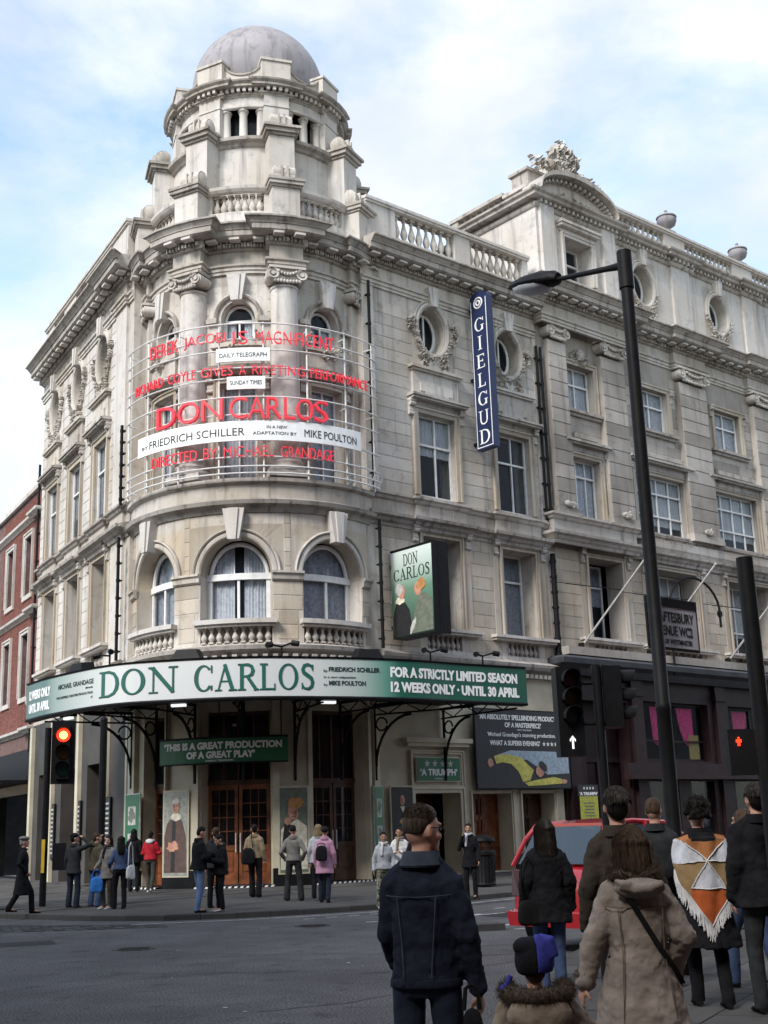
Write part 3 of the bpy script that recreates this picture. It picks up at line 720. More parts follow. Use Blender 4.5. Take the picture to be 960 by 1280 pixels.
# ---- left facade (L)
opsL, exL = [], []
for i, c in enumerate((-3.2, -6.5, -9.8)): bay(SL, T, c, 1.5, opsL, exL, i+4, full=.8, cur='curtain', y2=.16)
for i, c in enumerate((-3.1, -6.4, -9.7)): lower_bay(SL, T, c-.78, c+.78, opsL, exL, sill=(.55, .55), depth=.5, cur='curtain')
mb = MB(); wall(mb, SL, -11.7, .3, 7.35, 21.6, opsL, .8); part('wall', mb, 'stone', T)
GL = [(-3.9, -1.9, .28, 4.2), (-7.2, -5.2, .28, 4.2), (-10.5, -8.6, .28, 4.2)]
mb = MB(); wall(mb, SL, -11.7, .3, .2, 6.2, GL, .8); part('ground_floor_wall', mb, 'shaded_front', T); mb = MB(); wall(mb, SL, -11.7, .3, 6.2, 7.35, (), .8); part('ground_floor_band', mb, 'stone', T)
mb = MB()
for s_ in (-11.4, -8.25, -4.75, -1.55): mb.box(s_-.16, s_+.16, -.14, .02, .2, 6.1, SL)
part('pilaster', mb, 'cream', T)
BL.lay(SL, -11.7, -1.45, 7.5, 11.5, exL+[(-11.7, 0, 11.5, 12.6)], m='stone_pale'); BL.lay(SL, -11.7, -1.45, 12.62, 19.93, exL, m='stone_pale')
pl = MB(); pl.box(-1.45, -.25, -.10, .02, 7.4, 11.46, SL); pl.box(-1.45, -.25, -.10, .02, 12.64, 19.95, SL); part('pilaster', pl, 'stone_pale', T)
string(SL, jog(-11.75, -1.55, [-9.75, -6.45, -3.15], .95)[:-1]+[(-1.55, 0), (-1.55, .12), (-.15, .12), (-.15, 0), (.3, 0)], T)
entab(SL, [(-11.9, 0), (-1.5, 0), (-1.5, .12), (-.2, .12), (-.2, 0), (.3, 0)])
balustrade(SL, T, -11.7, -.4, [(-3.9, -2.3), (-7.2, -5.6), (-10.5, -8.9)], 21.6, 23.15, -.05)
# ---- rotunda, first floor: three arches
opsR, exR = [], []
ARC = [0, A(43), A(-43)]; ZS = 9.45; AR = 1.13
for k, c in enumerate(ARC):
    opsR += [(c-AR, c+AR, 8.02, ZS), (c-1.5, c+1.5, ZS, 11.0)]; exR.append((c-AR-.02, c+AR+.02, 7.3, ZS)); exR.append((c-1.5, c+1.5, ZS, 11.1))
    mb = MB(); hole_panel(mb, SR, c, ZS, AR, AR+.02, 1.5, .1, 1.55, .6, arch=True); part('arch_panel', mb, 'stone_warm', T)
    mb = MB(); mb.torus((c, ZS), AR+.10, AR+.12, .09, 0, fn=SR, ty=.05, a0=0, a1=180); mb.torus((c, ZS), AR+.24, AR+.26, .05, 0, fn=SR, ty=.10, a0=0, a1=180); part('archivolt', mb, 'stone', T, smooth=True)
    mb = MB(); mb.prism([(c-.17, ZS+AR-.10), (c+.17, ZS+AR-.10), (c+.32, 11.45), (c-.32, 11.45)], -.30, .05, fn=SR); mb.prism([(c-.08, ZS+AR-.12), (c+.08, ZS+AR-.12), (c+.15, 11.45), (c-.15, 11.45)], -.35, -.29, fn=SR); part('keystone', mb, 'stone_pale', T)
    # arched sash: frame, transom, mullion
    fr = MB(); d = .55; fr.torus((c, ZS), AR-.10, AR-.10, .075, d, fn=SR, a0=0, a1=180)
    fr.box(c-AR+.01, c-AR+.16, d-.05, d+.05, 8.02, ZS, SR, .3); fr.box(c+AR-.16, c+AR-.01, d-.05, d+.05, 8.02, ZS, SR, .3); fr.box(c-AR, c+AR, d-.09, d+.05, ZS-.10, ZS+.10, SR, .3); fr.box(c-AR+.15, c+AR-.15, d-.05, d+.05, 8.02, 8.14, SR, .3)
    fr.box(c-.045, c+.045, d-.05, d+.05, 8.13, ZS-.1, SR); 
    w = part('window', fr, 'white', T, smooth=True)
    g = MB(); g.prism([(c+(AR-.1)*math.cos(R(q*10)), ZS+.08+(AR-.18)*math.sin(R(q*10))) for q in range(19)], d, d+.012, fn=SR); part('pane', g, 'glass_blue', w)
    for x0, x1 in ((c-AR+.14, c-.04), (c+.04, c+AR-.14)):
        g = MB(); g.box(x0, x1, d, d+.012, 8.12, ZS-.08, SR, .3); part('pane', g, 'glass_blue', w)
    tp = lambda x, c=c: ZS+math.sqrt(max(.01, (AR-.06)**2-(x-c)**2))
    curtains(SR, w, c-AR+.08, c+AR-.08, 8.05, ZS, .68, 'curtain' if k == 0 else 'curtain_grey', gap=.16 if k == 0 else 0, top=tp, n=26)
    # window balcony with balusters
    mb = MB(); mb.box(c-1.25, c+1.25, -.28, .12, 7.88, 8.02, SR, .25); mb.box(c-1.2, c+1.2, -.2, .12, 7.80, 7.88, SR, .25); part('balcony_rail', mb, 'stone_pale', T)
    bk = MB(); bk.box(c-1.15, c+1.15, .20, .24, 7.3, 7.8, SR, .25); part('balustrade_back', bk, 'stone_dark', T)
    opsR.append((c-1.12, c+1.12, 7.32, 7.8)); exR.append((c-1.3, c+1.3, 7.2, 8.1))
    for i in range(9): link('baluster', BAL, 'stone_carve', T, SR.mat(c-1.12+2.24*(i+.5)/9, .02, 7.32, (.85, .85, .48)))
mb = MB(); wall(mb, SR, A(-69), A(65), 7.0, 11.5, opsR, .6); part('wall', mb, 'stone', T)
BL.lay(SR, A(-67), A(64), 7.4, 11.46, exR, L=.9, m='stone_warm')
im = MB()
for a, b in ((A(-67), ARC[2]-AR), (ARC[2]+AR, -AR), (AR, ARC[1]-AR), (ARC[1]+AR, A(64))):
    sweep(im, SR, [(a, 0), (b, 0)], steps((.04, ZS-.25), (.10, ZS-.2), (.12, ZS-.06), (.18, ZS-.02), (.18, ZS+.05)))
part('impost_moulding', im, 'stone', T)
# round string + balcony band
mb = MB(); sweep(mb, SR, [(A(-69), 0), (A(65), 0)], steps((.05, 11.36), (.10, 11.45), (.14, 11.52), (.30, 11.58), (.34, 11.70), (.16, 11.78))); part('string_course', mb, 'stone_dark', T)
mb = MB(); sweep(mb, SR, [(A(-69), 0), (A(65), 0)], steps((.12, 11.76), (.12, 12.25))); part('band_course', mb, 'stone', T)
mb = MB(); sweep(mb, SR, [(A(-69), 0), (A(65), 0)], steps((.14, 12.24), (.26, 12.30), (.26, 12.42), (-.5, 12.46))); part('sill_course', mb, 'stone_dark', T)
mb = MB(); mb.box(A(-69), A(65), -.1, 1.2, 12.30, 12.40, SR, .3); part('balcony_floor', mb, 'stone_dark', T)
mb = MB(); sweep(mb, SR, [(A(-69), 0), (A(65), 0)], steps((.04, 6.9), (.10, 7.0), (.3, 7.08), (.34, 7.2), (.04, 7.28))); sweep(mb, SA, [(.3, 0), (8.7, 0)], steps((.04, 6.85), (.10, 6.92), (.30, 7.0), (.36, 7.1), (.38, 7.2), (.04, 7.34))); sweep(mb, SL, [(-11.7, 0), (0, 0)], steps((.04, 6.85), (.10, 6.92), (.30, 7.0), (.36, 7.1), (.38, 7.2), (.04, 7.34))); part('ground_floor_cornice', mb, 'stone_dark', T)
dn = MB()
for i in range(34): s = A(-65)+(A(62)-A(-65))*i/33; dn.box(s-.07, s+.07, -.28, 0, 6.80, 6.93, SR)
for i in range(36): s = .5+i*.23; dn.box(s-.06, s+.06, -.27, 0, 6.72, 6.86, SA)
part('dentil_band', dn, 'stone_dark', T)
# ---- rotunda, upper floors
U = SU.at; opsU, exU = [], []
for k, c in enumerate((0, U(45), U(-45))):
    a, b = c-.62, c+.62
    opsU.append((a, b, 12.5, 15.8)); exU.append((a-.3, b+.3, 12.4, 17.3))
    mb = MB(); frame(mb, SU, a, b, 12.5, 15.8, .17, .07); part('window_surround', mb, 'stone_warm', T)
    window(SU, T, a, b, 12.5, 15.8, .3, (.5,), (.62,), 'curtain')
    h = MB(); sweep(h, SU, [(a-.42, 0), (a-.42, .001), (b+.42, .001), (b+.42, 0)][1:3], steps((.12, 16.05), (.2, 16.12), (.34, 16.2), (.38, 16.32), (.1, 16.38))); part('window_hood', h, 'stone_dark', T)
    for x in (a-.28, b+.28): link('console', CONS, 'stone_carve', T, SU.mat(x, 0, 15.48))
    h = MB(); h.box(c-.75, c+.75, -.12, .02, 16.4, 17.0, SU, .3); h.box(c-.85, c+.85, -.22, .02, 17.0, 17.14, SU, .3); part('oculus_pedestal', h, 'stone', T)
    zs_, ar_ = 18.05, .56
    opsU.append((c-ar_, c+ar_, 17.25, zs_)); opsU.append((c-.95, c+.95, zs_, 19.2)); exU.append((c-.97, c+.97, 17.1, 19.3))
    mb = MB(); hole_panel(mb, SU, c, zs_, ar_, ar_+.04, .95, .1, 1.15, .5, arch=True); part('arch_panel', mb, 'stone', T)
    fr = MB(); d = .34; fr.torus((c, zs_), ar_-.06, ar_-.04, .055, d, fn=SU, a0=0, a1=180); fr.box(c-ar_, c-ar_+.1, d-.04, d+.04, 17.25, zs_, SU); fr.box(c+ar_-.1, c+ar_, d-.04, d+.04, 17.25, zs_, SU); fr.box(c-ar_+.1, c+ar_-.1, d-.04, d+.04, 17.25, 17.35, SU); fr.box(c-ar_+.05, c+ar_-.05, d-.045, d+.035, zs_-.04, zs_+.04, SU); fr.box(c-.03, c+.03, d-.04, d+.03, 17.35, zs_-.04, SU)
    w = part('window', fr, 'white', T, smooth=True); g = MB(); g.prism([(c+(ar_-.06)*math.cos(R(j*15)), zs_+.03+(ar_-.06)*math.sin(R(j*15))) for j in range(13)], d, d+.012, fn=SU); part('pane', g, 'glass_blue', w)
    for x0, x1 in ((c-ar_+.1, c-.03), (c+.03, c+ar_-.1)): g = MB(); g.box(x0, x1, d, d+.012, 17.34, zs_-.03, SU); part('pane', g, 'glass_blue', w)
    curtains(SU, w, c-ar_+.05, c+ar_-.05, 17.3, zs_, .44, 'curtain', gap=.3, n=12)
    mb = MB(); mb.prism([(c-.17, zs_+ar_-.02), (c+.17, zs_+ar_-.02), (c+.30, 19.5), (c-.30, 19.5)], -.26, .05, fn=SU); mb.prism([(c-.07, zs_+ar_-.04), (c+.07, zs_+ar_-.04), (c+.13, 19.5), (c-.13, 19.5)], -.31, -.25, fn=SU); part('keystone', mb, 'stone_pale', T)
    o = MB(); rosette(o, (c, 16.98), (.30, .26), -.10, SU, k+60, 26, .22); rosette(o, (c-.62, 17.3), (.2, .34), -.04, SU, k+70, 18, .2); rosette(o, (c+.62, 17.3), (.2, .34), -.04, SU, k+80, 18, .2); part('carved_garland', o, 'stone_carve', T, smooth=True)
    h = MB(); h.torus((c, zs_+.02), .74, .78, .075, 0, fn=SU, ty=.15, a0=-4, a1=184)
    for sg in (-1, 1): h.prism([(c+sg*.66, zs_-.16), (c+sg*1.02, zs_-.16), (c+sg*1.02, zs_), (c+sg*.66, zs_+.02)], -.16, .02, fn=SU)
    part('oculus_hood', h, 'stone_dark', T, smooth=True)
mb = MB(); wall(mb, SU, U(-72), U(72), 12.3, 20.6, opsU, .6); part('wall', mb, 'stone', T)
BL.lay(SU, U(-72), U(72), 12.45, 19.58, exU, L=.9)
CAPM = capital_mb(.98, .58, .62).mesh('capital', smooth=True)
PCOL = [U(-67.5), U(-22.5), U(22.5), U(67.5)]
for i, c in enumerate(PCOL):
    if i in (1, 2):
        mb = MB(); f = SU.mat(c, -.10, 12.5)
        mb.box(-.64, .64, -.56, .5, 0, .22); mb.lathe([(.60, .22), (.62, .28), (.60, .36), (.52, .38), (.52, .44), (.56, .50), (.54, .56), (.475, .6), (.475, 2.6), (.462, 4.4), (.435, 6.42), (.47, 6.45), (.47, 6.52), (.44, 6.54)], 28)
        part('column', mb, 'stone_pale', T, smooth=True, W=f)
        W = SU.mat(c, -.02, 19.02)
    else:
        mb = MB(); mb.box(c-.5, c+.5, -.22, .02, 12.45, 12.75, SU, .25); mb.box(c-.42, c+.42, -.16, .02, 12.75, 19.05, SU, .25); part('pilaster', mb, 'stone', T)
        W = SU.mat(c, .28, 19.02)
    link('capital', CAPM, 'stone_carve', T, W)
# entablature path with breaks over the columns
def brk(s, hw, base, o): return [(s-hw, base), (s-hw, o), (s+hw, o), (s+hw, base)]
pu = [(U(-74), .02)]
for i, c in enumerate(PCOL): pu += brk(c, .46, .02, .52 if i in (1, 2) else .2)
pu += [(U(74), .02)]
entab(SU, pu, dz=-.36, over=.72)
# ---- turret above the cornice
SD = Curved(CT, 3.9, BT)
PR = [22.5+45*k for k in range(8)]
def ring(mb, S, prof, a0=-180, a1=180): sweep(mb, S, [(S.at(a0), 0), (S.at(a1), 0)], prof)
ms = MB(); S4 = Curved(CT, 3.9, BT); ms.box(S4.at(-105), S4.at(105), -.02, .5, 21.0, 21.85, S4, .3); part('turret_plinth', ms, 'stone_pale', T)
ms = MB(); sweep(ms, S4, [(S4.at(-105), 0), (S4.at(105), 0)], steps((.02, 22.52), (.08, 22.56), (.14, 22.64), (.16, 22.74), (-.35, 22.78))); part('turret_rail', ms, 'stone_pale', T)
for k in range(-2, 3):
    cen = 45*k; h = S4.at(13)
    for i in range(7): link('baluster', BAL, 'stone_carve', T, S4.mat(S4.at(cen)-h+2*h*(i+.5)/7, .18, 21.8, (1.05, 1.05, .72)))
pm = MB()
for k in range(-2, 3):
    cen = 45*k
    for sg in (-1, 1): 
        a = S4.at(cen+sg*13.2); b = S4.at(cen+sg*18); pm.box(min(a, b), max(a, b), .02, .4, 21.8, 22.52, S4)
part('turret_balustrade_pier', pm, 'stone_pale', T)
def scroll_block(mb, W, w, z0, h, y0, y1, rot):
    f = lambda x, y, z: tuple(W @ Vector((x, y, z)))
    mb.box(-w*.42, w*.42, y0, y1, z0, z0+h*.55, f)
    for x in (-w*.12, w*.12): mb.box(x-.03, x+.03, y0-.05, y1, z0+.02, z0+h*.86, f)
    mb.tube([(-w*.44, (y0+y1)/2+.02, z0+h*.55), (w*.44, (y0+y1)/2+.02, z0+h*.55)], h*.44, 14, fn=f)
    for sg in (-1, 1): mb.tube([(sg*w*.44, (y0+y1)/2+.02, z0+h*.55), (sg*w*.50, (y0+y1)/2+.02, z0+h*.55)], [h*.38, h*.25], 12, fn=f)
for k, a in enumerate(PR[:3]+PR[5:]):
    aa = a if a <= 180 else a-360
    W = Matrix.Translation((CT[0], CT[1], 0)) @ Matrix.Rotation(math.atan2(BT[0], -BT[1])+R(aa), 4, 'Z')   # local -Y = outward
    f = lambda x, y, z: tuple(W @ Vector((x, y, z)))
    mb = MB(); mb.box(-.47, .47, -4.42, -3.0, 21.1, 22.5, f); part('turret_pedestal', mb, 'stone_pale', T)
    mb = MB(); mb.box(-.52, .52, -4.48, -3.0, 22.5, 22.58, f); mb.box(-.58, .58, -4.56, -3.0, 22.58, 22.7, f); mb.box(-.62, .62, -4.60, -3.0, 22.70, 22.80, f); part('pedestal_cap', mb, 'stone_dark', T)
    mb = MB(); scroll_block(mb, W, .85, 22.8, .72, -4.25, -3.7, 0); part('scroll_block', mb, 'stone_carve', T, smooth=True)
    mb = MB(); mb.box(-.44, .44, -3.86, -2.6, 22.75, 24.85, f); part('buttress_pier', mb, 'stone_pale', T)
    mb = MB(); mb.box(-.50, .50, -3.93, -2.8, 24.85, 24.95, f); mb.box(-.58, .58, -4.02, -2.8, 24.95, 25.10, f); mb.box(-.64, .64, -4.10, -2.8, 25.10, 25.2, f); part('pier_cap', mb, 'stone_dark', T)
    mb = MB(); scroll_block(mb, W, .85, 25.2, .62, -3.85, -3.3, 0); part('scroll_block', mb, 'stone_carve', T, smooth=True)
    mb = MB(); mb.box(-.44, .44, -3.12, -2.5, 25.2, 26.95, f); mb.box(-.46, .46, -3.15, -2.5, 26.48, 26.54, f); part('lantern_pier', mb, 'stone_pale', T)
    mb = MB(); mb.box(-.52, .52, -3.12, -2.6, 27.42, 28.38, f); mb.box(-.56, .56, -3.17, -2.6, 28.38, 28.48, f); part('parapet_pier', mb, 'stone_pale', T)
S3 = Curved(CT, 3.2, BT); ms = MB(); ms.box(S3.at(-180), S3.at(180), 0, .3, 21.1, 24.9, S3, .3); part('turret_wall', ms, 'stone_pale', T)
ms = MB(); ring(ms, S3, steps((.02, 24.72), (.08, 24.76), (.12, 24.86), (.26, 24.92), (.28, 25.04), (-.9, 25.16))); part('turret_ledge', ms, 'stone_dark', T)
S2 = Curved(CT, 2.98, BT)
ms = MB(); ms.box(S2.at(-180), S2.at(180), 0, .5, 25.1, 25.28, S2, .3); part('lantern_base', ms, 'stone', T)
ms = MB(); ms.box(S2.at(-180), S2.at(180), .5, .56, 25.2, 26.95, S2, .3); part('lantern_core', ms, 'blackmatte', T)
ms = MB(); ring(ms, S2, steps((.02, 26.46), (.06, 26.50), (.06, 26.58), (.0, 26.60), (.0, 26.92))); part('lantern_architrave', ms, 'stone_pale', T)
cm = MB(); cm.lathe([(.17, 0), (.19, .06), (.16, .1), (.15, .14), (.135, 1.0), (.16, 1.04), (.13, 1.07), (.19, 1.13), (.19, 1.18)], 14); LC = cm.mesh('lantern_column', smooth=True)
gl = MB(); gl.box(-.34, .34, 0, .02, 0, 1.1); LG = gl.mesh('lantern_window')
for k in range(8):
    for d in (-12.5, 0, 12.5): link('lantern_column', LC, 'stone_pale', T, S2.mat(S2.at(45*k-180+d), .17, 25.28))
    for d in (-6.2, 6.2): link('lantern_window', LG, 'glass_blue', T, S2.mat(S2.at(45*k-180+d), .46, 25.3, (.82, 1, 1)))
ms = MB(); 
pth = [(S2.at(-180), .0)]
for a in range(-4, 4):
    c = S2.at(22.5+45*a); pth += brk(c, .5, .0, .14)
pth += [(S2.at(180), .0)]
sweep(ms, S2, pth, steps((.02, 26.92), (.05, 26.98), (.10, 27.0), (.10, 27.05))); sweep(ms, S2, pth, steps((.24, 27.2), (.30, 27.22), (.30, 27.30), (.38, 27.38), (.40, 27.44), (-.2, 27.48))); part('lantern_cornice', ms, 'stone_dark', T)
dm = MB(); dm.box(-.055, .055, -.22, 0, 0, .14); DM = dm.mesh('dentil')
for i in range(96):
    s = S2.at(-180+360*(i+.5)/96); onp = min(abs((math.degrees(s/S2.R)-p+180) % 360-180) for p in PR) < 9.2
    link('dentil', DM, 'stone_pale', T, S2.mat(s, -.14 if onp else 0, 27.055))
# parapet with dips between the piers
S5 = Curved(CT, 2.95, BT); pp = MB(); cp = MB(); n = 160; vs = []; vc = []
for i in range(n+1):
    a = -180+360*i/n; t = ((a-22.5+180+22.5) % 45)-22.5; u = max(0, 1-abs(((a) % 45)-22.5)/22.5)   # u=1 at mid of pier
    dist = abs(((a-22.5+22.5) % 45)-22.5)         # 0 at pier, 22.5 at bay middle
    dip = 0 if dist < 10 else .5*(1-((22.5-dist)/12.5)**2)**.5
    top = 28.36-dip; s = S5.at(a)
    vs += [S5(s, 0, 27.4), S5(s, 0, top), S5(s, .26, top), S5(s, .26, 27.4)]
    vc += [S5(s, -.05, top), S5(s, -.05, top+.07), S5(s, .30, top+.07), S5(s, .30, top)]
fs = [tuple(4*i+x for x in (j, 4+j, 4+(j+1) % 4, (j+1) % 4)) for i in range(n) for j in range(4)]
pp.add(vs, fs); cp.add(vc, fs); part('turret_parapet', pp, 'stone_pale', T); part('parapet_coping', cp, 'stone_dark', T)
dm = MB(); prof = [(2.46, 27.4), (2.46, 29.0)]+[(2.46*math.cos(R(k*6)), 29.0+2.6*math.sin(R(k*6))) for k in range(1, 15)]+[(.02, 31.6)]
dm.lathe(prof, 56, CT); part('dome', dm, 'dome', T, smooth='all')
# roofs, interior darkness
ms = MB(); ms.lathe([(3.9, 21.00), (3.9, 21.12)], 40, CT); part('turret_floor', ms, 'lead', T)
rf = MB(); q = [SA(.3, .1, 21.5), SA(33, .1, 21.5), SA(33, 12, 21.5), SL(-11.6, 11, 21.5), SL(-11.6, .1, 21.5), SL(0, .1, 21.5)]
rf.add(q+[(x, y, z+.1) for x, y, z in q], [(0, 1, 2, 3, 4, 5), (11, 10, 9, 8, 7, 6)]+[(i, (i+1) % 6, (i+1) % 6+6, i+6) for i in range(6)]); part('roof', rf, 'lead', T)
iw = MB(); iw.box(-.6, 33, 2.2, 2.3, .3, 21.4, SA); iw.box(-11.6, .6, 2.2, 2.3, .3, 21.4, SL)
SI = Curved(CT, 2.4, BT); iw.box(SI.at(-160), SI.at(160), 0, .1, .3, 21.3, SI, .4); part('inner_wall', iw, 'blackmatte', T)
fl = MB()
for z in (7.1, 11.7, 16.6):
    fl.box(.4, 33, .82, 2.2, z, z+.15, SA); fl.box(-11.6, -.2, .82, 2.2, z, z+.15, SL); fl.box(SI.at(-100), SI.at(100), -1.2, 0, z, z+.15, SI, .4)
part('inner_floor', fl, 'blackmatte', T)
mb = MB(); mb.box(-11.72, -11.6, .1, 8, .2, 23.2, SL); part('end_wall', mb, 'stone_dark', T)
for o_ in list(bpy.data.objects):
    if o_.parent == T and o_.type == 'MESH':
        zz_ = [(o_.matrix_basis @ Vector(c_)).z for c_ in (o_.data.vertices[0].co, o_.data.vertices[-1].co)]
        if min(zz_) > 22.76 and o_.name.split('.')[0] not in ('parapet_rail', 'baluster', 'turret_rail'):
            o_.matrix_basis = Matrix.Translation((0, 0, 22.8*.045)) @ Matrix.Diagonal((1, 1, .955, 1)) @ o_.matrix_basis
        elif o_.name.split('.')[0] in ('turret_wall', 'buttress_pier'):
            o_.matrix_basis = Matrix.Translation((0, 0, 22.8*.045)) @ Matrix.Diagonal((1, 1, .955, 1)) @ o_.matrix_basis
# ---- rain pipes
def pipe(S, s, y, z0, z1, par, r=.055, n=7, slant=0):
    mb = MB(); mb.tube([S(s, y, z0), S(s, y, z1)], r, 8)
    for i in range(n): z = z0+(z1-z0)*(i+.5)/n; mb.tube([S(s, y, z-.05), S(s, y, z+.05)], r*1.25, 8); mb.box(s-.09, s+.09, y, y+.12, z-.02, z+.02, S)
    return part('drainpipe', mb, 'black', par, smooth=True)
pipe(SA, .22, -.22, 12.6, 20.0, T); pipe(SA, .22, -.42, 7.3, 11.5, T); pipe(SA, 8.62, -.14, 12.6, 19.6, T); pipe(SA, 8.86, -.14, 12.6, 19.6, T); pipe(SA, 8.74, -.18, 7.4, 11.4, T, r=.1)
pipe(SL, .15, -.30, 12.5, 15.3, T); pipe(SL, .12, -.32, 7.3, 11.4, T); pipe(SL, -11.75, -.12, 5.2, 17.2, T, n=10)
# ---- ground floor of the rotunda
opsG = [(A(-14), A(14), .28, 5.3), (A(30), A(57), .28, 5.3), (A(-47), A(-31), .28, 5.3)]
mb = MB(); wall(mb, SR, A(-69), A(65), .2, 7.0, opsG, .5); part('ground_floor_wall', mb, 'cream', T)
mb = MB()
for a, b in ((-68, -62), (-60, -52), (-30.5, -29.8), (-17.5, -14.5), (14.5, 17), (28.3, 30), (57.3, 59), (61, 65)): mb.box(A(a), A(b), -.16, .02, .2, 6.8, SR, .3)
part('pilaster', mb, 'cream', T)
mb = MB()
for a, b in ((-68, -47.5), (-30.5, -14.4), (14.4, 29.5), (57.5, 65)): mb.box(A(a), A(b), -.2, .02, .15, .75, SR, .3)
mb.box(.1, 1.6, -.1, .02, .15, .8, SA); mb.box(3.65, 4.18, -.1, .02, .15, .8, SA); mb.box(6.03, 6.52, -.1, .02, .15, .8, SA); mb.box(8.18, 8.7, -.1, .02, .15, .8, SA); part('plinth', mb, 'black', T)
# portal mouldings of the right part
mb = MB(); frame(mb, SA, 1.65, 3.62, .28, 2.82, .18, .09); frame(mb, SA, 1.62, 3.72, 3.05, 4.05, .12, .07, bottom=True); mb.box(1.2, 4.1, -.28, .02, 4.4, 4.55, SA); mb.box(1.3, 4.0, -.2, .02, 4.28, 4.4, SA); frame(mb, SA, 4.2, 6.0, .28, 2.79, .1, .05); frame(mb, SA, 6.55, 8.15, .28, 2.79, .1, .05); part('portal_surround', mb, 'cream', T)
def glazed_doors(S, a, b, z0, z1, zt, depth, n, m='wood', cross=2):
    """door leaves with panes above panels and a fanlight over"""
    w = (b-a)/n
    for i in range(n):
        l, r_ = a+w*i+.02, a+w*(i+1)-.02; mb = MB(); st = .11
        mb.box(l, l+st, depth-.03, depth+.04, z0, zt, S, .3); mb.box(r_-st, r_, depth-.03, depth+.04, z0, zt, S, .3); mb.box(l+st, r_-st, depth-.03, depth+.04, z0, z0+.28, S, .3); mb.box(l+st, r_-st, depth-.03, depth+.04, z0+.95, z0+1.1, S, .3); mb.box(l+st, r_-st, depth-.03, depth+.04, zt-.14, zt, S, .3)
        mb.box(l+st, r_-st, depth+.0, depth+.03, z0+.28, z0+.95, S, .3); mb.box(l+st+.06, r_-st-.06, depth-.022, depth+.01, z0+.36, z0+.87, S, .3)
        d = part('door', mb, m, T)
        bars = MB()
        for j in range(1, 4): z = z0+1.1+(zt-z0-1.24)*j/4; bars.box(l+st, r_-st, depth-.015, depth+.03, z-.014, z+.014, S, .3)
        for j in range(1, cross+1): x = l+st+(r_-l-2*st)*j/(cross+1); bars.box(x-.013, x+.013, depth-.012, depth+.028, z0+1.1, zt-.14, S)
        part('glazing_bars', bars, m, d)
        g = MB(); g.box(l+st, r_-st, depth+.005, depth+.012, z0+1.1, zt-.14, S, .3); part('pane', g, 'glass', d)
        hd = MB(); hx = r_-st/2 if i % 2 == 0 else l+st/2; hd.tube([S(hx, depth-.09, z0+.9), S(hx, depth-.09, z0+1.45)], .016, 6); part('handle', hd, 'rail', d, smooth=True)
    f = MB(); f.box(a, b, depth-.06, depth+.05, zt, zt+.14, S, .3); f.box(a, b, depth-.02, depth+.03, z1-.1, z1, S, .3)
    for j in range(2*n+1): x = a+.03+(b-a-.06)*j/(2*n); f.box(x-.03, x+.03, depth-.02, depth+.03, zt+.14, z1-.1, S)
    fr = part('fanlight', f, 'wood_dark', T); g = MB(); g.box(a, b, depth+.005, depth+.012, zt+.14, z1-.1, S, .3); part('pane', g, 'glass', fr)
glazed_doors(SR, A(-14), A(14), .32, 5.3, 3.15, .45, 2)
glazed_doors(SR, A(30), A(57), .32, 5.3, 3.15, .45, 2, 'wood_dark')
glazed_doors(SR, A(-47), A(-31), .32, 5.3, 3.15, .45, 1, 'wood')
def panel_door(S, a, b, z0, z1, depth, m):
    mb = MB(); mb.box(a, b, depth, depth+.06, z0, z1, S); n = 2; w = (b-a)/n
    for i in range(n):
        for z, h in ((z0+.15, .65), (z0+.92, .75), (z0+1.78, (z1-z0)-1.9)):
            frame(mb, S, a+w*i+.12, a+w*(i+1)-.12, z+.04, z+h-.04, .05, .03, y=depth, bottom=True)
            mb.box(a+w*i+.2, a+w*(i+1)-.2, depth-.02, depth, z+.1, z+h-.1, S)
    mb.box(a+w-.008, a+w+.008, depth-.035, depth, z0, z1, S); d = part('door', mb, m, T)
    k = MB(); k.sphere((0, 0, 0), .045, 10, 6, fn=lambda x, y, z: S(a+w+.1+x, depth-.06+y, z0+1.05+z)); part('handle', k, 'rail', d, smooth=True)
panel_door(SA, 4.2, 6.0, .28, 2.79, .62, 'wood'); panel_door(SA, 6.55, 8.15, .28, 2.79, .62, 'wood_dark'); panel_door(SA, 1.65, 3.62, .28, 2.82, 1.3, 'wood_dark')
for a, b in ((-3.9, -1.9), (-7.2, -5.2), (-10.5, -8.6)): panel_door(SL, a, b, .28, 4.2, .6, 'wood_dark')
# striped door steps
for S, a, b in ((SR, A(-15), A(15)), (SR, A(29.5), A(57.5)), (SR, A(-48), A(-31))):
    mb = MB(); mb.box(a, b, -.35, .5, .1, .30, S, .25); st = part('door_step', mb, 'black', T)
    sg = MB(); n = int((b-a)/.16)
    for i in range(n):
        x = a+(b-a)*i/n; d = .08; vs = [S(x, -.355, .21), S(x+d, -.355, .21), S(x+d+.05, -.355, .295), S(x+.05, -.355, .295)]; vs += [S(x+.05, -.35, .304), S(x+d+.05, -.35, .304), S(x+d+.1, -.27, .304), S(x+.1, -.27, .304)]
        sg.add(vs, [(0, 1, 2, 3), (4, 5, 6, 7)])
    part('step_stripes', sg, 'print_white', st)
BL.flush(T)
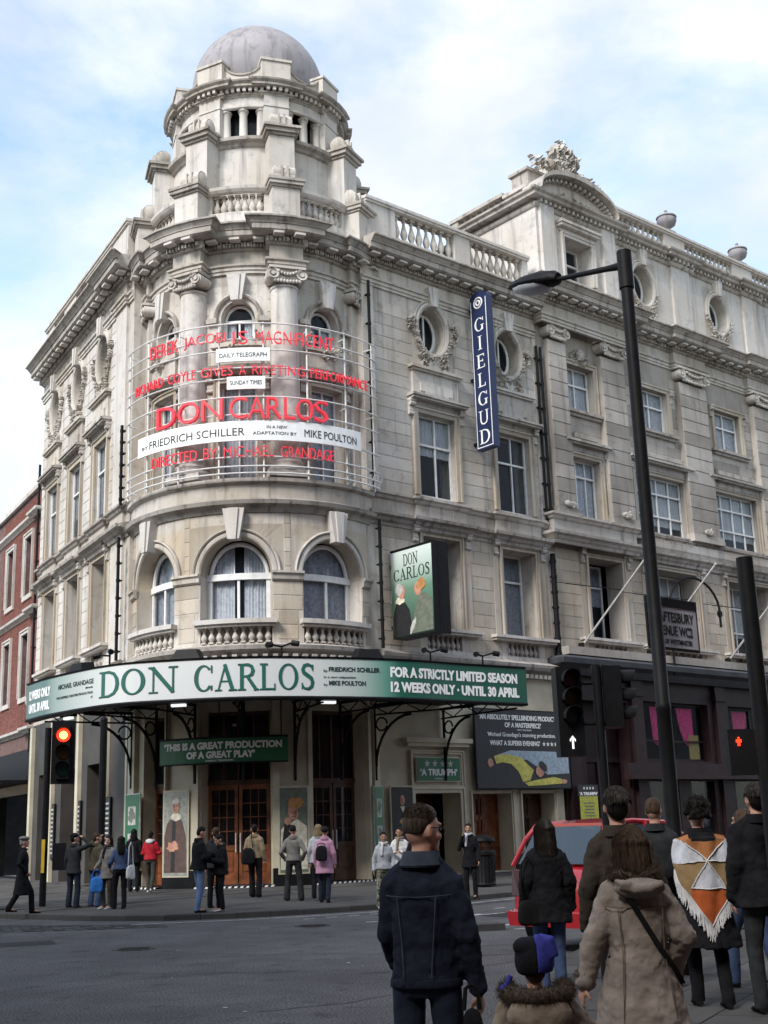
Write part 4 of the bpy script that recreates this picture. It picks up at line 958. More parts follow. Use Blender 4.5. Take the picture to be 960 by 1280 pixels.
# ================================================================ BUILDING NEXT DOOR (pub below)
PB = thing('pub_building', 'grey stone building with carved gable above a maroon pub', 'building', SA(8.75, 1, .2))
BB = Blocks(); ob, eb = [], []
dz = .25
B0, B1 = 8.72, 31.6
REG = [15.8, 21.1, 26.4]
def bwin(c, w, z0, z1, depth, vx, hz, cur='blind', full=1., hood=True, o=0.):
    a, b = c-w/2, c+w/2; ob.append((a, b, z0, z1)); eb.append((a-.3, b+.3, z0-.35, z1+.75))
    mb = MB(); frame(mb, SA, a, b, z0, z1, .2, .07); part('window_surround', mb, 'stone_warm', PB)
    window(SA, PB, a, b, z0, z1, depth, vx, hz, cur, full=full, gl='glass_blue')
    s = MB(); s.box(a-.42, b+.42, -.22, .02, z0-.14, z0-.02, SA); s.box(a-.36, b+.36, -.12, .02, z0-.26, z0-.14, SA); part('window_sill', s, 'stone_dark', PB)
    if hood:
        h = MB(); h.box(a-.25, b+.25, -.1, .02, z1+.22, z1+.46, SA); h.box(a-.42, b+.42, -.30, .02, z1+.46, z1+.54, SA); h.box(a-.48, b+.48, -.38, .02, z1+.54, z1+.64, SA); h.box(a-.2, b+.2, -.16, .02, z1+.64, z1+.74, SA); h.box(a+.15, b-.15, -.16, .02, z1+.78, z1+.98, SA)
        part('window_hood', h, 'stone_dark', PB)
        for x in (a-.3, b+.3): link('console', CONS, 'stone_carve', PB, SA.mat(x, 0, z1-.16, (.8, .9, .8)))
bwin(11.2, 1.66, 17.45, 19.35, .34, (.5,), (.62,), 'curtain', hood=False); bwin(11.2, 1.66, 13.1, 15.5, .34, (.33, .66), (.72,), 'curtain')
cr = MB(); rosette(cr, (11.2, 19.72), (.62, .34), -.02, SA, 77, 34, .2); cr.sphere((0, 0, 0), (.2, .16, .26), 12, 8, fn=lambda x, y, z: SA(11.2+x, -.14+y, 19.78+z)); part('carved_cartouche', cr, 'stone_carve', PB, smooth=True)
for c in REG:
    bwin(c, 1.95, 17.5, 19.35, .26, (.5,), (.62,), 'curtain', hood=False); bwin(c, 3.2, 13.05, 15.5, .24, (.25, .5, .75), (.33, .72), 'blind', full=.78)
    for x in (c-1.2, c+1.2): link('console', CONS, 'stone_carve', PB, SA.mat(x, 0, 18.9))
for (a, b, d, vx, hz) in ((10.9, 12.9, 1.1, (.4,), (.72,)), (14.6, 17.7, .9, (.25, .5, .75), (.35, .7)), (19.95, 23.05, .9, (.25, .5, .75), (.35, .7)), (25.2, 28.3, .9, (.25, .5, .75), (.35, .7))):
    lower_bay(SA, PB, a, b, ob, eb, (8.45, 11.55), d, 'blind' if a > 12 else 'curtain_grey', .6, vx, hz, gl='glass_blue')
mb = MB(); wall(mb, SA, B0, B1, 7.3, 21.9, ob, .8); part('wall', mb, 'stone_grey', PB)
PIL = [(9.15, 10.2), (12.3, 13.75), (17.45, 19.35), (22.95, 24.6), (28.3, 30.0)]
ebx = eb+[(a, b, 12.9, 20.8) for a, b in PIL]+[(0, 40, 11.75, 13.0)]
BB.lay(SA, B0+.35, B1, 7.9, 11.75, ebx, m='stone_warm'); BB.lay(SA, B0+.35, B1, 13.0, 20.1, ebx, m='stone_grey')
for a, b in PIL:
    mb = MB(); mb.box(a-.12, b+.12, -.42, .02, 12.95, 13.12, SA); mb.box(a-.08, b+.08, -.38, .02, 13.12, 13.3, SA); mb.box(a, b, -.26, .02, 13.3, 20.0, SA); part('pilaster', mb, 'stone_grey', PB)
    BB.lay(SA, a, b, 13.32, 20.0, (), H=.56, L=1.8, proud=.03, y0=-.26, m='stone_grey')
    cpm = capital_mb(b-a-.1, .66, .42); f = SA.mat((a+b)/2, 0, 20.0); part('capital', cpm, 'stone_carve', PB, smooth=True, W=f)
    sc = MB(); rosette(sc, ((a+b)/2, 13.42), (.28, .16), -.4, SA, int(a*10), 12, .14); sc.sphere((0, 0, 0), (.34, .06, .14), 12, 6, fn=lambda x, y, z: SA((a+b)/2+x, -.42+y, 13.40+z)); part('carved_scroll', sc, 'stone_carve', PB, smooth=True)
pb = [(B0, .0), (B0, .46), (13.9, .46), (13.9, 0), (17.3, 0), (17.3, .22), (19.5, .22), (19.5, 0), (22.8, 0), (22.8, .22), (24.75, .22), (24.75, 0), (28.15, 0), (28.15, .22), (30.15, .22), (30.15, 0), (B1, 0)]
ps = [(B0, .0), (B0, .36), (13.5, .36), (13.5, .02), (B1, .02)]
sh = lambda p, d: [(o, z+d) for o, z in p]
string(SA, ps, PB, dz=.36)
mb = MB(); mb.box(13.5, 28.6, -.34, .02, 12.62, 12.72, SA); part('balcony_slab', mb, 'stone_dark', PB)
bulge = MB(); bulge.loft([[(s, -o, z) for o, z in ((.02, 11.98), (.10, 12.05), (.26, 12.2), (.34, 12.4), (.34, 12.62), (-.02, 12.62))] for s in (14.0, 30.5)], fn=SA); part('balcony_apron', bulge, 'stone', PB)
entab(SA, pb, par=PB, dz=.62)
# attic storey
AZ = 22.2
oa = []
oculi = [15.85, 21.3, 26.75]
for i, c in enumerate(oculi):
    e = oculus(SA, PB, c, 24.15, .66, .86, .5, seed=30+i, frame_m='stone_pale', cur=False, side=False); oa.append(e)
oa.append((10.55, 12.2, 22.95, 24.75))
mb = MB(); wall(mb, SA, 13.9, B1, AZ, 26.0, oa, .7); part('attic_wall', mb, 'stone_pale', PB)
mb = MB(); wall(mb, SA, 9.0, 13.9, AZ, 26.0, oa, .9, y0=-.25); mb.box(9.0, 9.5, .65, 4.6, AZ, 26.0, SA); part('attic_pavilion_wall', mb, 'stone_pale', PB)
mb = MB(); frame(mb, SA, 10.55, 12.2, 22.95, 24.75, .2, .1, y=-.25); mb.box(10.2, 12.55, -.55, -.2, 25.1, 25.22, SA); mb.box(10.15, 12.6, -.62, -.2, 25.22, 25.34, SA); mb.box(10.3, 12.45, -.34, -.2, 24.97, 25.1, SA); part('attic_window_surround', mb, 'stone_pale', PB)
window(SA, PB, 10.55, 12.2, 22.95, 24.75, .5, (.5,), (.6,), None)
mb = MB()
for a, b in ((9.15, 9.95), (12.9, 13.7)): mb.box(a, b, -.40, -.23, AZ, 25.8, SA)
for a, b in ((17.9, 19.2), (23.3, 24.6), (28.6, 29.9)): mb.box(a, b, -.12, .02, AZ, 26.0, SA)
part('attic_pilaster', mb, 'stone_pale', PB)
ac = [(9.0, -4.0), (9.0, .25), (13.9, .25), (13.9, .0), (17.8, 0), (17.8, .14), (19.3, .14), (19.3, 0), (23.2, 0), (23.2, .14), (24.7, .14), (24.7, 0), (B1, 0)]
mb = MB(); sweep(mb, SA, ac, steps((.05, 25.62), (.1, 25.68), (.12, 25.74), (.12, 25.78))); sweep(mb, SA, ac, steps((.3, 25.92), (.38, 25.95), (.40, 26.05), (.50, 26.12), (.52, 26.2), (.0, 26.26))); part('attic_cornice', mb, 'stone_dark', PB)
AD = MB(); AD.box(-.06, .06, -.24, 0, 0, .13); ADm = AD.mesh('dentil')
for (a, oa_), (b, ob_) in zip(ac[1:-1], ac[2:]):
    if abs(oa_-ob_) > .01: continue
    n = int((b-a)/.26)
    for i in range(n): link('dentil', ADm, 'stone_pale', PB, SA.mat(a+(b-a)*(i+.5)/n, -oa_-.02, 25.785))
balustrade(SA, PB, 14.3, B1, [(14.5, 17.7), (19.2, 22.9), (24.5, 28.2)], 26.2, 27.2, -.02, n_per=.34, seat=.2)
mb = MB(); mb.box(9.1, 14.2, .1, 1.4, 26.2, 26.7, SA); mb.box(9.0, 14.3, .02, 1.5, 26.7, 26.85, SA); mb.box(9.3, 13.3, .3, 1.2, 26.9, 27.6, SA); mb.box(9.2, 13.4, .22, 1.3, 27.6, 27.72, SA); part('gable_block', mb, 'stone_dark', PB)
mb = MB(); mb.box(9.05, 9.4, 1.5, 4.6, 26.2, 26.35, SA); mb.box(9.0, 9.45, 1.5, 4.7, 26.85, 27.0, SA); mb.box(9.05, 9.4, 4.2, 4.6, 26.35, 26.85, SA); part('side_parapet', mb, 'stone_dark', PB)
for i in range(7): link('baluster', BAL, 'stone_dark', PB, SA.mat(9.22, 1.75+i*.36, 26.35, (.9, .9, .5)))
# curved gable
gp = MB(); c = 11.2; W_ = 2.35; rings = []; ri2 = []
for i in range(25):
    a = R(180-180*i/24); x, z = c+W_*math.cos(a), 26.2+.98*math.sin(a)
    nx, nz = math.cos(a), math.sin(a)
    rings.append([SA(x, -.72, z), SA(x, .3, z), SA(x+.0, .3, z+.10+.12*nz), SA(x, -.86, z+.12+.14*nz), SA(x, -.86, z+.04)])
    ri2.append(SA(c+(W_-.05)*math.cos(a), -.32, 26.2+.95*math.sin(a)))
gp.loft(rings); part('curved_gable', gp, 'stone_dark', PB)
tp = MB(); tp.add(ri2, [tuple(range(25))]); rosette(tp, (c, 26.5), (1.2, .22), -.34, SA, 5, 24, .12); part('gable_panel', tp, 'stone_carve', PB)
dg_ = MB()
for i in range(1, 24): a = R(180-180*i/24); x, z = c+(W_-.08)*math.cos(a), 26.14+.95*math.sin(a); dg_.box(x-.05, x+.05, -.6, -.3, z-.06, z+.06, SA)
part('gable_dentils', dg_, 'stone_pale', PB)
ar = MB(); rosette(ar, (11.2, 28.3), (.95, .75), .1, SA, 21, 110, .5); rosette(ar, (10.0, 27.95), (.9, .35), .2, SA, 22, 50, .4); rosette(ar, (12.5, 27.95), (1.0, .35), .2, SA, 23, 50, .4); rosette(ar, (11.2, 29.1), (.35, .35), .2, SA, 24, 30, .4); rosette(ar, (13.6, 27.6), (.7, .28), .2, SA, 25, 30, .3)
ar.prism([(10.5, 27.7), (11.9, 27.7), (11.85, 28.6), (11.2, 29.0), (10.55, 28.6)], .25, .8, fn=SA); part('carved_coat_of_arms', ar, 'stone_carve', PB, smooth=True)
def urn_mb():
    m_ = MB(); m_.box(-.3, .3, -.3, .3, 0, .12); m_.lathe([(.16, .12), (.12, .25), (.16, .32), (.42, .5), (.5, .72), (.46, .86), (.52, .9), (.50, .96), (.40, 1.0), (.22, 1.1), (.1, 1.18), (.06, 1.24), (.09, 1.3), (.02, 1.36)], 20); return m_
UR = urn_mb().mesh('urn', smooth=True)
for i, s in enumerate((18.35, 23.85, 29.3)):
    link('urn', UR, 'dome', PB, SA.mat(s, .2, 27.4, (.9, .9, .9)))
mb = MB(); mb.tube([SA(13.3, 1.6, 26.0), SA(13.3, 1.6, 31.0)], .028, 6); fp_ = part('flagpole', mb, 'rail', PB)
mb = MB(); mb.box(9.1, B1, .5, 11, 26.0, 26.1, SA); part('roof', mb, 'lead', PB)
BB.flush(PB)
# pub front
mb = MB(); wall(mb, SA, 8.75, B1, .2, 7.0, [(9.9, 12.4, .3, 6.1), (13.35, 17.5, 3.95, 6.2), (13.3, 15.2, .4, 3.2), (16, 17.5, .4, 3.2), (18.9, 22.6, 3.95, 6.2), (18.9, 22.6, .5, 3.2), (24, 28, 3.95, 6.2), (24, 28, .5, 3.2)], .5, y0=-.1); part('shopfront', mb, 'maroon', PB)
mb = MB()
for s in (9.2, 12.9, 18.2, 23.3, 28.9): mb.box(s-.32, s+.32, -.26, -.08, .2, 6.95, SA); mb.box(s-.4, s+.4, -.34, -.08, 6.35, 6.6, SA); mb.box(s-.38, s+.38, -.32, -.08, .2, .7, SA)
mb.box(12.0, B1, -.55, -.08, 3.25, 3.42, SA); mb.box(12.0, B1, -.3, -.08, 3.42, 3.85, SA); part('shopfront_pilaster', mb, 'maroon', PB)
mb = MB(); sweep(mb, SA, [(8.75, 0), (8.75, .35), (B1, .35)], steps((.02, 6.95), (.1, 7.05), (.2, 7.2), (.42, 7.32), (.46, 7.5), (.3, 7.6), (-.3, 7.66))); part('shop_cornice', mb, 'lead', PB)
mb = MB(); mb.box(8.8, B1, -.62, .0, 7.66, 7.95, SA); part('shop_blocking', mb, 'stone_grey', PB)
for a, b in ((13.35, 17.5), (18.9, 22.6), (24, 28)):
    mb = MB(); d = .2
    mb.box(a, b, d-.04, d+.04, 3.95, 4.05, SA); mb.box(a, b, d-.04, d+.04, 6.1, 6.2, SA)
    nn = 2
    for i in range(nn+1): x = a+.04+(b-a-.08)*i/nn; mb.box(x-.05, x+.05, d-.04, d+.04, 4.05, 6.1, SA)
    mb.box(a, b, d-.03, d+.03, 4.7, 4.76, SA)
    w = part('window', mb, 'maroon', PB); panes(SA, w, [a+(b-a)*i/nn for i in range(nn+1)], [4.05, 6.1], d, 'glass_shop')
    for f0 in (.34, .74):
        cc, wt = a+(b-a)*f0, .52; cm = MB(); n = 26; vs = []
        for j in range(13):
            t = j/12; z = 6.05-t*1.35; hw = wt*(1-.42*t**1.5); sh_ = (.18 if f0 > .5 else -.12)*t**2
            for q in range(n+1): u = q/n*2-1; vs.append(SA(cc+u*hw+sh_, .27+.028*math.sin(q*1.7), z-.12*(1-u*u)*t))
        cm.add(vs, [(j*(n+1)+q, j*(n+1)+q+1, (j+1)*(n+1)+q+1, (j+1)*(n+1)+q) for j in range(12) for q in range(n)]); part1('curtain', cm, 'pink', w, smooth='all')
for a, b in ((16.55, 17.2),):
    mb = MB(); mb.box(a, b, .25, .27, 4.0, 5.0, SA); part('menu_board', mb, mat('menu_print', (.45, .33, .10), .6), PB)
for a, b in ((13.3, 15.2), (16, 17.5), (18.9, 22.6), (24, 28)):
    mb = MB(); mb.box(a, b, .1, .14, .5, 3.2, SA); part('lower_pane', mb, 'glass', PB)
mb = MB(); mb.box(9.9, 12.4, .5, .56, .3, 6.1, SA); mb.box(11.1, 11.2, .44, .5, .3, 4.0, SA); mb.box(9.9, 12.4, .40, .5, 3.9, 4.1, SA); part('pub_door', mb, 'maroon', PB)
# slanting flagpoles and stays
for i, s in enumerate((9.9, 13.9, 19.0, 24.2)):
    p0 = Vector(SA(s, -.25, 8.0)); ln = 4.3; d = (Vector((SA.d.x, SA.d.y, 0))*.25-Vector((SA.i.x, SA.i.y, 0))*.64+Vector((0, 0, .77))); 
    p1 = p0+d.normalized()*ln
    mb = MB(); mb.tube([p0, p1], [.045, .035], 8); mb.sphere(tuple(p1), .06, 8, 6)
    f = part('slanting_flagpole', mb, 'pole_grey', PB, smooth=True); st = MB()
    mid = p0+d.normalized()*2.6
    for ds in (-1.2, -.35): st.tube([SA(s+ds, 0, 10.4), mid], .014, 5)
    part('stay_wire', st, 'black', f); b_ = MB(); b_.box(-.1, .1, -.15, .05, -.15, .15); part('bracket', b_, 'black', f, W=Matrix.Translation(p0))
# pub bracket lamp arch
br = thing('bracket_arm', 'thin black hooped iron bracket with ring end rising beside the street name plate', 'bracket', SA(14.7, -.7, 7.9))
mb = MB(); pts = [SA(14.8, -.7, 7.2), SA(14.8, -.7, 10.0)]+[SA(14.8+2.1*(1-math.cos(R(k*15)))/2*2*.62, -.7-.5*k/12, 10.0+1.15*math.sin(R(k*15))) for k in range(1, 13)]+[SA(17.4, -1.2, 9.2)]
mb.tube(pts, .05, 8); part('hoop', mb, 'black', br, smooth=True)
mb = MB(); mb.torus((17.4, 9.75), .13, .13, .035, -1.2, fn=SA); part('ring', mb, 'black', br, smooth=True)
# ================================================================ BRICK BUILDING on the left street
BR = thing('brick_building', 'red brick terrace with stone bands beyond the left end of the theatre', 'building', SL(-12, 1, 0))
BRK = Blocks(); z1r = [(-14.6, -13.4), (-17.9, -16.7), (-21.2, -20.0), (-24.5, -23.3)]; obr = []
for a, b in z1r: obr += [(a, b, 12.0, 14.6), (a, b, 7.6, 10.3)]
mb = MB(); wall(mb, SL, -27, -11.8, 5.4, 16.4, obr, .5, y0=.12); part('wall', mb, 'brickmortar', BR)
ebr = [(a-.18, b+.18, c_-.05, d_+.2) for a, b, c_, d_ in obr]
BRK.lay(SL, -19, -11.85, 6.2, 16.2, ebr+[(-30, -10, 10.9, 11.25), (-30, -10, 15.1, 15.5)], H=.075, L=.235, proud=.010, gap=.012, y0=.12, nm='brick', m='brick')
mb = MB(); wall(mb, SL, -27, -11.8, .1, 5.4, [(-18, -12.3, .3, 3.6), (-26, -19, .3, 3.6)], .4, y0=.12); part('shopfront', mb, 'black', BR)
for i, (a, b) in enumerate(z1r):
    for z0, z1 in ((12.0, 14.6), (7.6, 10.3)):
        mb = MB(); frame(mb, SL, a, b, z0, z1, .2, .08, y=.12, bottom=True); part('window_surround', mb, 'stone_pale', BR)
        window(SL, BR, a, b, z0, z1, .4, (), (.5,), 'blind', full=.5)
mb = MB()
for z in (10.95, 15.15, 6.0): sweep(mb, SL, [(-27, -.12), (-13.0, -.12), (-13.0, .05), (-11.85, .05), (-11.85, -.12)], steps((.04, z), (.10, z+.06), (.22, z+.14), (.24, z+.24), (.04, z+.3)))
mb.box(-27, -11.8, -.02, .75, 16.4, 16.6, SL); part('stone_band', mb, 'stone_pale', BR)
mb = MB(); mb.tube([SL(-14, 3, 16.5), SL(-14, 3, 19.2)], .03, 6); part('aerial', mb, 'black', BR)
mb = MB(); mb.box(-27, -11.8, .12, 9, 16.2, 16.4, SL); mb.box(-26.98, -26.8, .12, 9, .1, 16.2, SL); part('roof', mb, 'lead', BR)
for k in range(3):
    a = -12.2-k*4.6; mb = MB(); mb.box(a-4.3, a, -2.0, .1, 4.0, 4.12, SL); mb.box(a-4.3, a, -2.06, -2.0, 3.95, 4.95, SL); cn = part('shop_canopy', mb, 'black', BR)
    for j in range(6):
        q = MB(); q.box(a-4.25+j*.71, a-4.25+j*.71+.62, -2.08, -2.065, 4.1, 4.8, SL); part('canopy_panel', q, 'canopy_grey', cn)
    for j in range(5):
        q = MB(); q.sphere((0, 0, 0), .07, 8, 6, fn=lambda x, y, z: SL(a-.5-j*.85+x, -1.2+y, 3.9+z)); part('canopy_bulb', q, 'bulb', cn)
BRK.flush(BR, 'brick')
# ================================================================ CANOPY (marquee)
class Tang(Flat):
    step = None
    def __init__(s, S, c, out=0.):
        W = S.mat(c, -out, 0); s.P = W.translation.xy; s.d = W.col[0].xy.normalized(); s.i = Vector((-s.d.y, s.d.x)); s.c = c
    def __call__(s, a, y, z): return Flat.__call__(s, a-s.c, y, z)
class PathS:
    step = .25
    def __init__(s, P, n=14):
        Q = []; E = [tuple(2*Vector(P[0])-Vector(P[1]))]+list(P)+[tuple(2*Vector(P[-1])-Vector(P[-2]))]
        for i in range(1, len(E)-2):
            a, b, c, d = [Vector(v) for v in E[i-1:i+3]]
            for j in range(n):
                t = j/n; Q.append(.5*((2*b)+(c-a)*t+(2*a-5*b+4*c-d)*t*t+(3*b-a-3*c+d)*t**3))
        Q.append(Vector(P[-1])); s.Q = Q; s.L = [0]
        for a, b in zip(Q[:-1], Q[1:]): s.L.append(s.L[-1]+(b-a).length)
        s.len = s.L[-1]
    def __call__(s, a, y, z):
        a = min(max(a, 0), s.len-1e-4); i = max(0, next(k for k, v in enumerate(s.L) if v > a)-1)
        t = (a-s.L[i])/(s.L[i+1]-s.L[i]); 
        q = s.Q[i].lerp(s.Q[i+1], t)
        d0 = (s.Q[min(i+1, len(s.Q)-1)]-s.Q[max(i-1, 0)]).normalized(); d1 = (s.Q[min(i+2, len(s.Q)-1)]-s.Q[i]).normalized(); d = d0.lerp(d1, t).normalized()
        return (q.x-d.y*y, q.y+d.x*y, z)
    def mat(s, a, y, z, sc=(1, 1, 1)):
        q = Vector(s(a, y, z)); r_ = Vector(s(a+.05, y, z))-q; r_.normalize(); i = Vector((-r_.y, r_.x, 0))
        return Matrix(((r_.x, i.x, 0, q.x), (r_.y, i.y, 0, q.y), (0, 0, 1, q.z), (0, 0, 0, 1))) @ Matrix.Diagonal((*sc, 1))
CP = [(-11.2, 38.4), (-10.05, 36.8), (-7.97, 34.7), (-6.27, 34.0), (-3.41, 33.85), (.05, 35.2), (1.95, 36.6), (4.2, 38.2)]
SC_ = PathS(CP)
CAN = thing('entrance_canopy', 'curved theatre canopy with green and white lettered fascia over the corner entrance', 'canopy', (-4, 35, 0))
# fascia print: dark green at both ends fading to pale in the middle
m_, n_, l_, b_ = nmat('fascia_print'); b_.inputs['Roughness'].default_value = .4
uv = n_.new('ShaderNodeAttribute'); uv.attribute_name = 'run'; rmp = n_.new('ShaderNodeValToRGB'); e = rmp.color_ramp
e.elements[0].position = 0; e.elements[0].color = (.055, .11, .10, 1); e.elements[1].position = 1; e.elements[1].color = (.008, .075, .045, 1)
for p_, c_ in ((.09, (.08, .15, .135)), (.12, (.22, .29, .26)), (.22, (.45, .49, .465)), (.30, (.60, .615, .60)), (.60, (.58, .60, .58)), (.67, (.38, .46, .42)), (.715, (.10, .26, .20)), (.74, (.012, .10, .06))):
    x = e.elements.new(p_); x.color = (*c_, 1)
l_.new(uv.outputs['Fac'], rmp.inputs[0]); l_.new(rmp.outputs[0], b_.inputs['Base Color']); M['fascia'] = m_
mb = MB(); n = 90; ZB, ZT = 5.3, 6.4
for i in range(n+1):
    a = SC_.len*i/n; mb.v += [SC_(a, 0, ZB), SC_(a, 0, ZT), SC_(a, .22, ZT), SC_(a, .22, ZB)]
mb.f = [tuple(4*i+x for x in (j, 4+j, 4+(j+1) % 4, (j+1) % 4)) for i in range(n) for j in range(4)]+[(0, 1, 2, 3), (4*n+3, 4*n+2, 4*n+1, 4*n)]; mb.mi = [0]*len(mb.f)
me = bpy.data.meshes.new('fascia'); me.from_pydata(mb.v, [], mb.f); at = me.attributes.new('run', 'FLOAT', 'POINT'); at.data.foreach_set('value', [i//4/n for i in range(4*(n+1))])
bm = bmesh.new(); bm.from_mesh(me); bmesh.ops.recalc_face_normals(bm, faces=bm.faces); bm.to_mesh(me); bm.free()
FA_ = part('fascia', me, 'fascia', CAN)
mb = MB(); sweep(mb, SC_, [(.02, 0), (SC_.len-.02, 0)], [(.03, ZB-.05), (.05, ZB), (.03, ZB+.04), (-.24, ZB+.04), (-.24, ZB-.05)]); sweep(mb, SC_, [(.02, 0), (SC_.len-.02, 0)], [(.02, ZT-.02), (.04, ZT+.03), (-.22, ZT+.04), (-.22, ZT-.02)]); part('fascia_trim', mb, 'black', CAN)
MG = mat('green_letter_print', (.012, .105, .08), .45, .05, 3, 0); MGD = mat('dark_green_letter_edge', (.012, .03, .028), .5, .05, 3, 0)
for g in serif_word('DON', SC_, 4.72, 7.28, 5.52, 6.25, .004, .006): part('letter', g, MGD, FA_)
for g in serif_word('CARLOS', SC_, 7.72, 11.10, 5.50, 6.23, .004, .006): part('letter', g, MGD, FA_)
for g in serif_word('DON', SC_, 4.74, 7.27, 5.535, 6.235, .012, .004): part('letter_face', g, MG, FA_)
for g in serif_word('CARLOS', SC_, 7.74, 11.09, 5.515, 6.215, .012, .004): part('letter_face', g, MG, FA_)
def line(S, par, body, s0, s1, z0, z1, o, m='print_white', bold=.02, name='lettering', depth=.006):
    return part(name, text_mb(body, S, s0, s1, z0, z1, o, depth, bold), m, par)
line(SC_, FA_, 'FOR A STRICTLY LIMITED SEASON', 13.38, 18.15, 5.90, 6.20, .004, bold=.045); line(SC_, FA_, '12 WEEKS ONLY · UNTIL 30 APRIL', 13.38, 18.2, 5.48, 5.78, .004, bold=.045)
line(SC_, FA_, '12 WEEKS ONLY', .25, 2.0, 5.88, 6.16, .004, bold=.045); line(SC_, FA_, 'UNTIL 30 APRIL', .25, 1.95, 5.48, 5.76, .004, bold=.045)
line(SC_, FA_, 'MICHAEL GRANDAGE', 2.5, 4.45, 5.98, 6.12, .004, MGD); line(SC_, FA_, 'directs', 4.05, 4.42, 5.86, 5.92, .004, MGD, .01); line(SC_, FA_, 'THE SHEFFIELD THEATRES PRODUCTION', 2.4, 4.42, 5.70, 5.77, .004, MGD, .01); line(SC_, FA_, 'of', 4.33, 4.42, 5.58, 5.64, .004, MGD, .01)
line(SC_, FA_, 'FRIEDRICH SCHILLER', 11.5, 13.05, 6.02, 6.15, .004, MGD, .03); line(SC_, FA_, 'by', 11.35, 11.46, 5.99, 6.08, .004, MGD, .0); line(SC_, FA_, 'in a new adaptation', 11.35, 12.3, 5.82, 5.90, .004, MGD, .0); line(SC_, FA_, 'MIKE POULTON', 11.5, 12.6, 5.64, 5.77, .004, MGD, .03); line(SC_, FA_, 'by', 11.35, 11.46, 5.61, 5.69, .004, MGD, .0)
# deck and soffit of the canopy
wallpts = [(1.67, 41.17)]+[SR(A(62-i*6.5), -.05, 0)[:2] for i in range(20)]+[(-8.42, 40.0)]
poly = [SC_(SC_.len*i/40, .23, 0)[:2] for i in range(41)]+wallpts; n = len(poly)
mb = MB(); mb.add([(x, y, 5.62) for x, y in poly]+[(x, y, 5.72) for x, y in poly], [tuple(range(n)), tuple(range(2*n-1, n-1, -1))]+[(i, (i+1) % n, (i+1) % n+n, i+n) for i in range(n)]); part('canopy_deck', mb, 'black', CAN)
mb = MB(); mb.add([(x, y, 6.05 if i < 41 else 6.6) for i, (x, y) in enumerate(poly)]+[(x, y, 6.0 if i < 41 else 6.55) for i, (x, y) in enumerate(poly)], [tuple(range(n)), tuple(range(2*n-1, n-1, -1))]+[(i, (i+1) % n, (i+1) % n+n, i+n) for i in range(n)]); part('canopy_roof', mb, 'lead', CAN)
for s in (1.0, 3.6, 6.2, 8.8, 11.4, 14.0, 16.6, 18.3):
    o = Vector(SC_(s, .25, 0)).xy; c = Vector((CT[0], CT[1])); w = min(wallpts, key=lambda q: (Vector(q)-o).length); w = Vector(w)
    mb = MB(); mb.tube([(o.x, o.y, 5.5), (w.x, w.y, 5.5)], .05, 6); mb.tube([(o.x, o.y, 5.2), (w.x, w.y, 5.2)], .03, 6)
    for k in range(6):
        p, q = o.lerp(w, k/6), o.lerp(w, (k+1)/6); mb.tube([(p.x, p.y, 5.2 if k % 2 else 5.5), (q.x, q.y, 5.5 if k % 2 else 5.2)], .02, 5)
    part('truss', mb, 'black', CAN)
    b2 = MB(); u = (o-w).normalized(); pts = [(w.x+u.x*(.12+1.3*(1-math.cos(R(t*11.25)))), w.y+u.y*(.12+1.3*(1-math.cos(R(t*11.25)))), 3.6+1.55*math.sin(R(t*11.25))) for t in range(9)]
    b2.tube(pts, .045, 6); b2.tube([(w.x+u.x*.1, w.y+u.y*.1, 3.2), (w.x+u.x*.1, w.y+u.y*.1, 5.5)], .05, 6); b2.tube([(w.x+u.x*(.35+.2*math.cos(k)), w.y+u.y*(.35+.2*math.cos(k)), 4.9+.2*math.sin(k)) for k in [i*.6 for i in range(11)]], .03, 5); part('scroll_bracket', b2, 'black', CAN, smooth=True)
M['lamp_dim'] = mat('lit_lamp_diffuser', (.8, .8, .8), .4, emit=(.95, .97, 1), es=.35)
for s, y in ((2.2, .5), (7.2, .35), (11.6, .35)):
    mb = MB(); mb.box(-.2, .2, -.07, .07, 5.17, 5.24); lt = part('canopy_light', mb, 'lamp_dim', CAN, W=SC_.mat(s, y, 0)); mb = MB(); mb.box(-.3, .3, -.13, .13, 5.24, 5.62); part('lamp_housing', mb, 'black', lt, W=SC_.mat(s, y, 0))
for s in (2.9, 7.4, 12.9):
    mb = MB(); mb.loft([[(-.45, 0, 0), (.45, 0, 0), (.45, .5, 0), (-.45, .5, 0)], [(-.28, .1, .32), (.28, .1, .32), (.28, .5, .36), (-.28, .5, .36)]]); part('floodlight_hood', mb, 'black', CAN, W=SC_.mat(s, .25, 6.42))
for s in (4.9, 15.0, 17.0, 10.2):
    mb = MB(); mb.tube([(0, .1, 0), (0, .1, .3), (.25, -.1, .38)], .03, 6); mb.tube([(.25, -.1, .38), (.42, -.2, .34)], .08, 8); mb.tube([(0, .1, .3), (-.3, .0, .34)], .03, 6); mb.tube([(-.3, 0, .34), (-.45, -.12, .3)], .08, 8); part('spotlight', mb, 'black', CAN, W=SC_.mat(s, .1, 6.42), smooth=True)
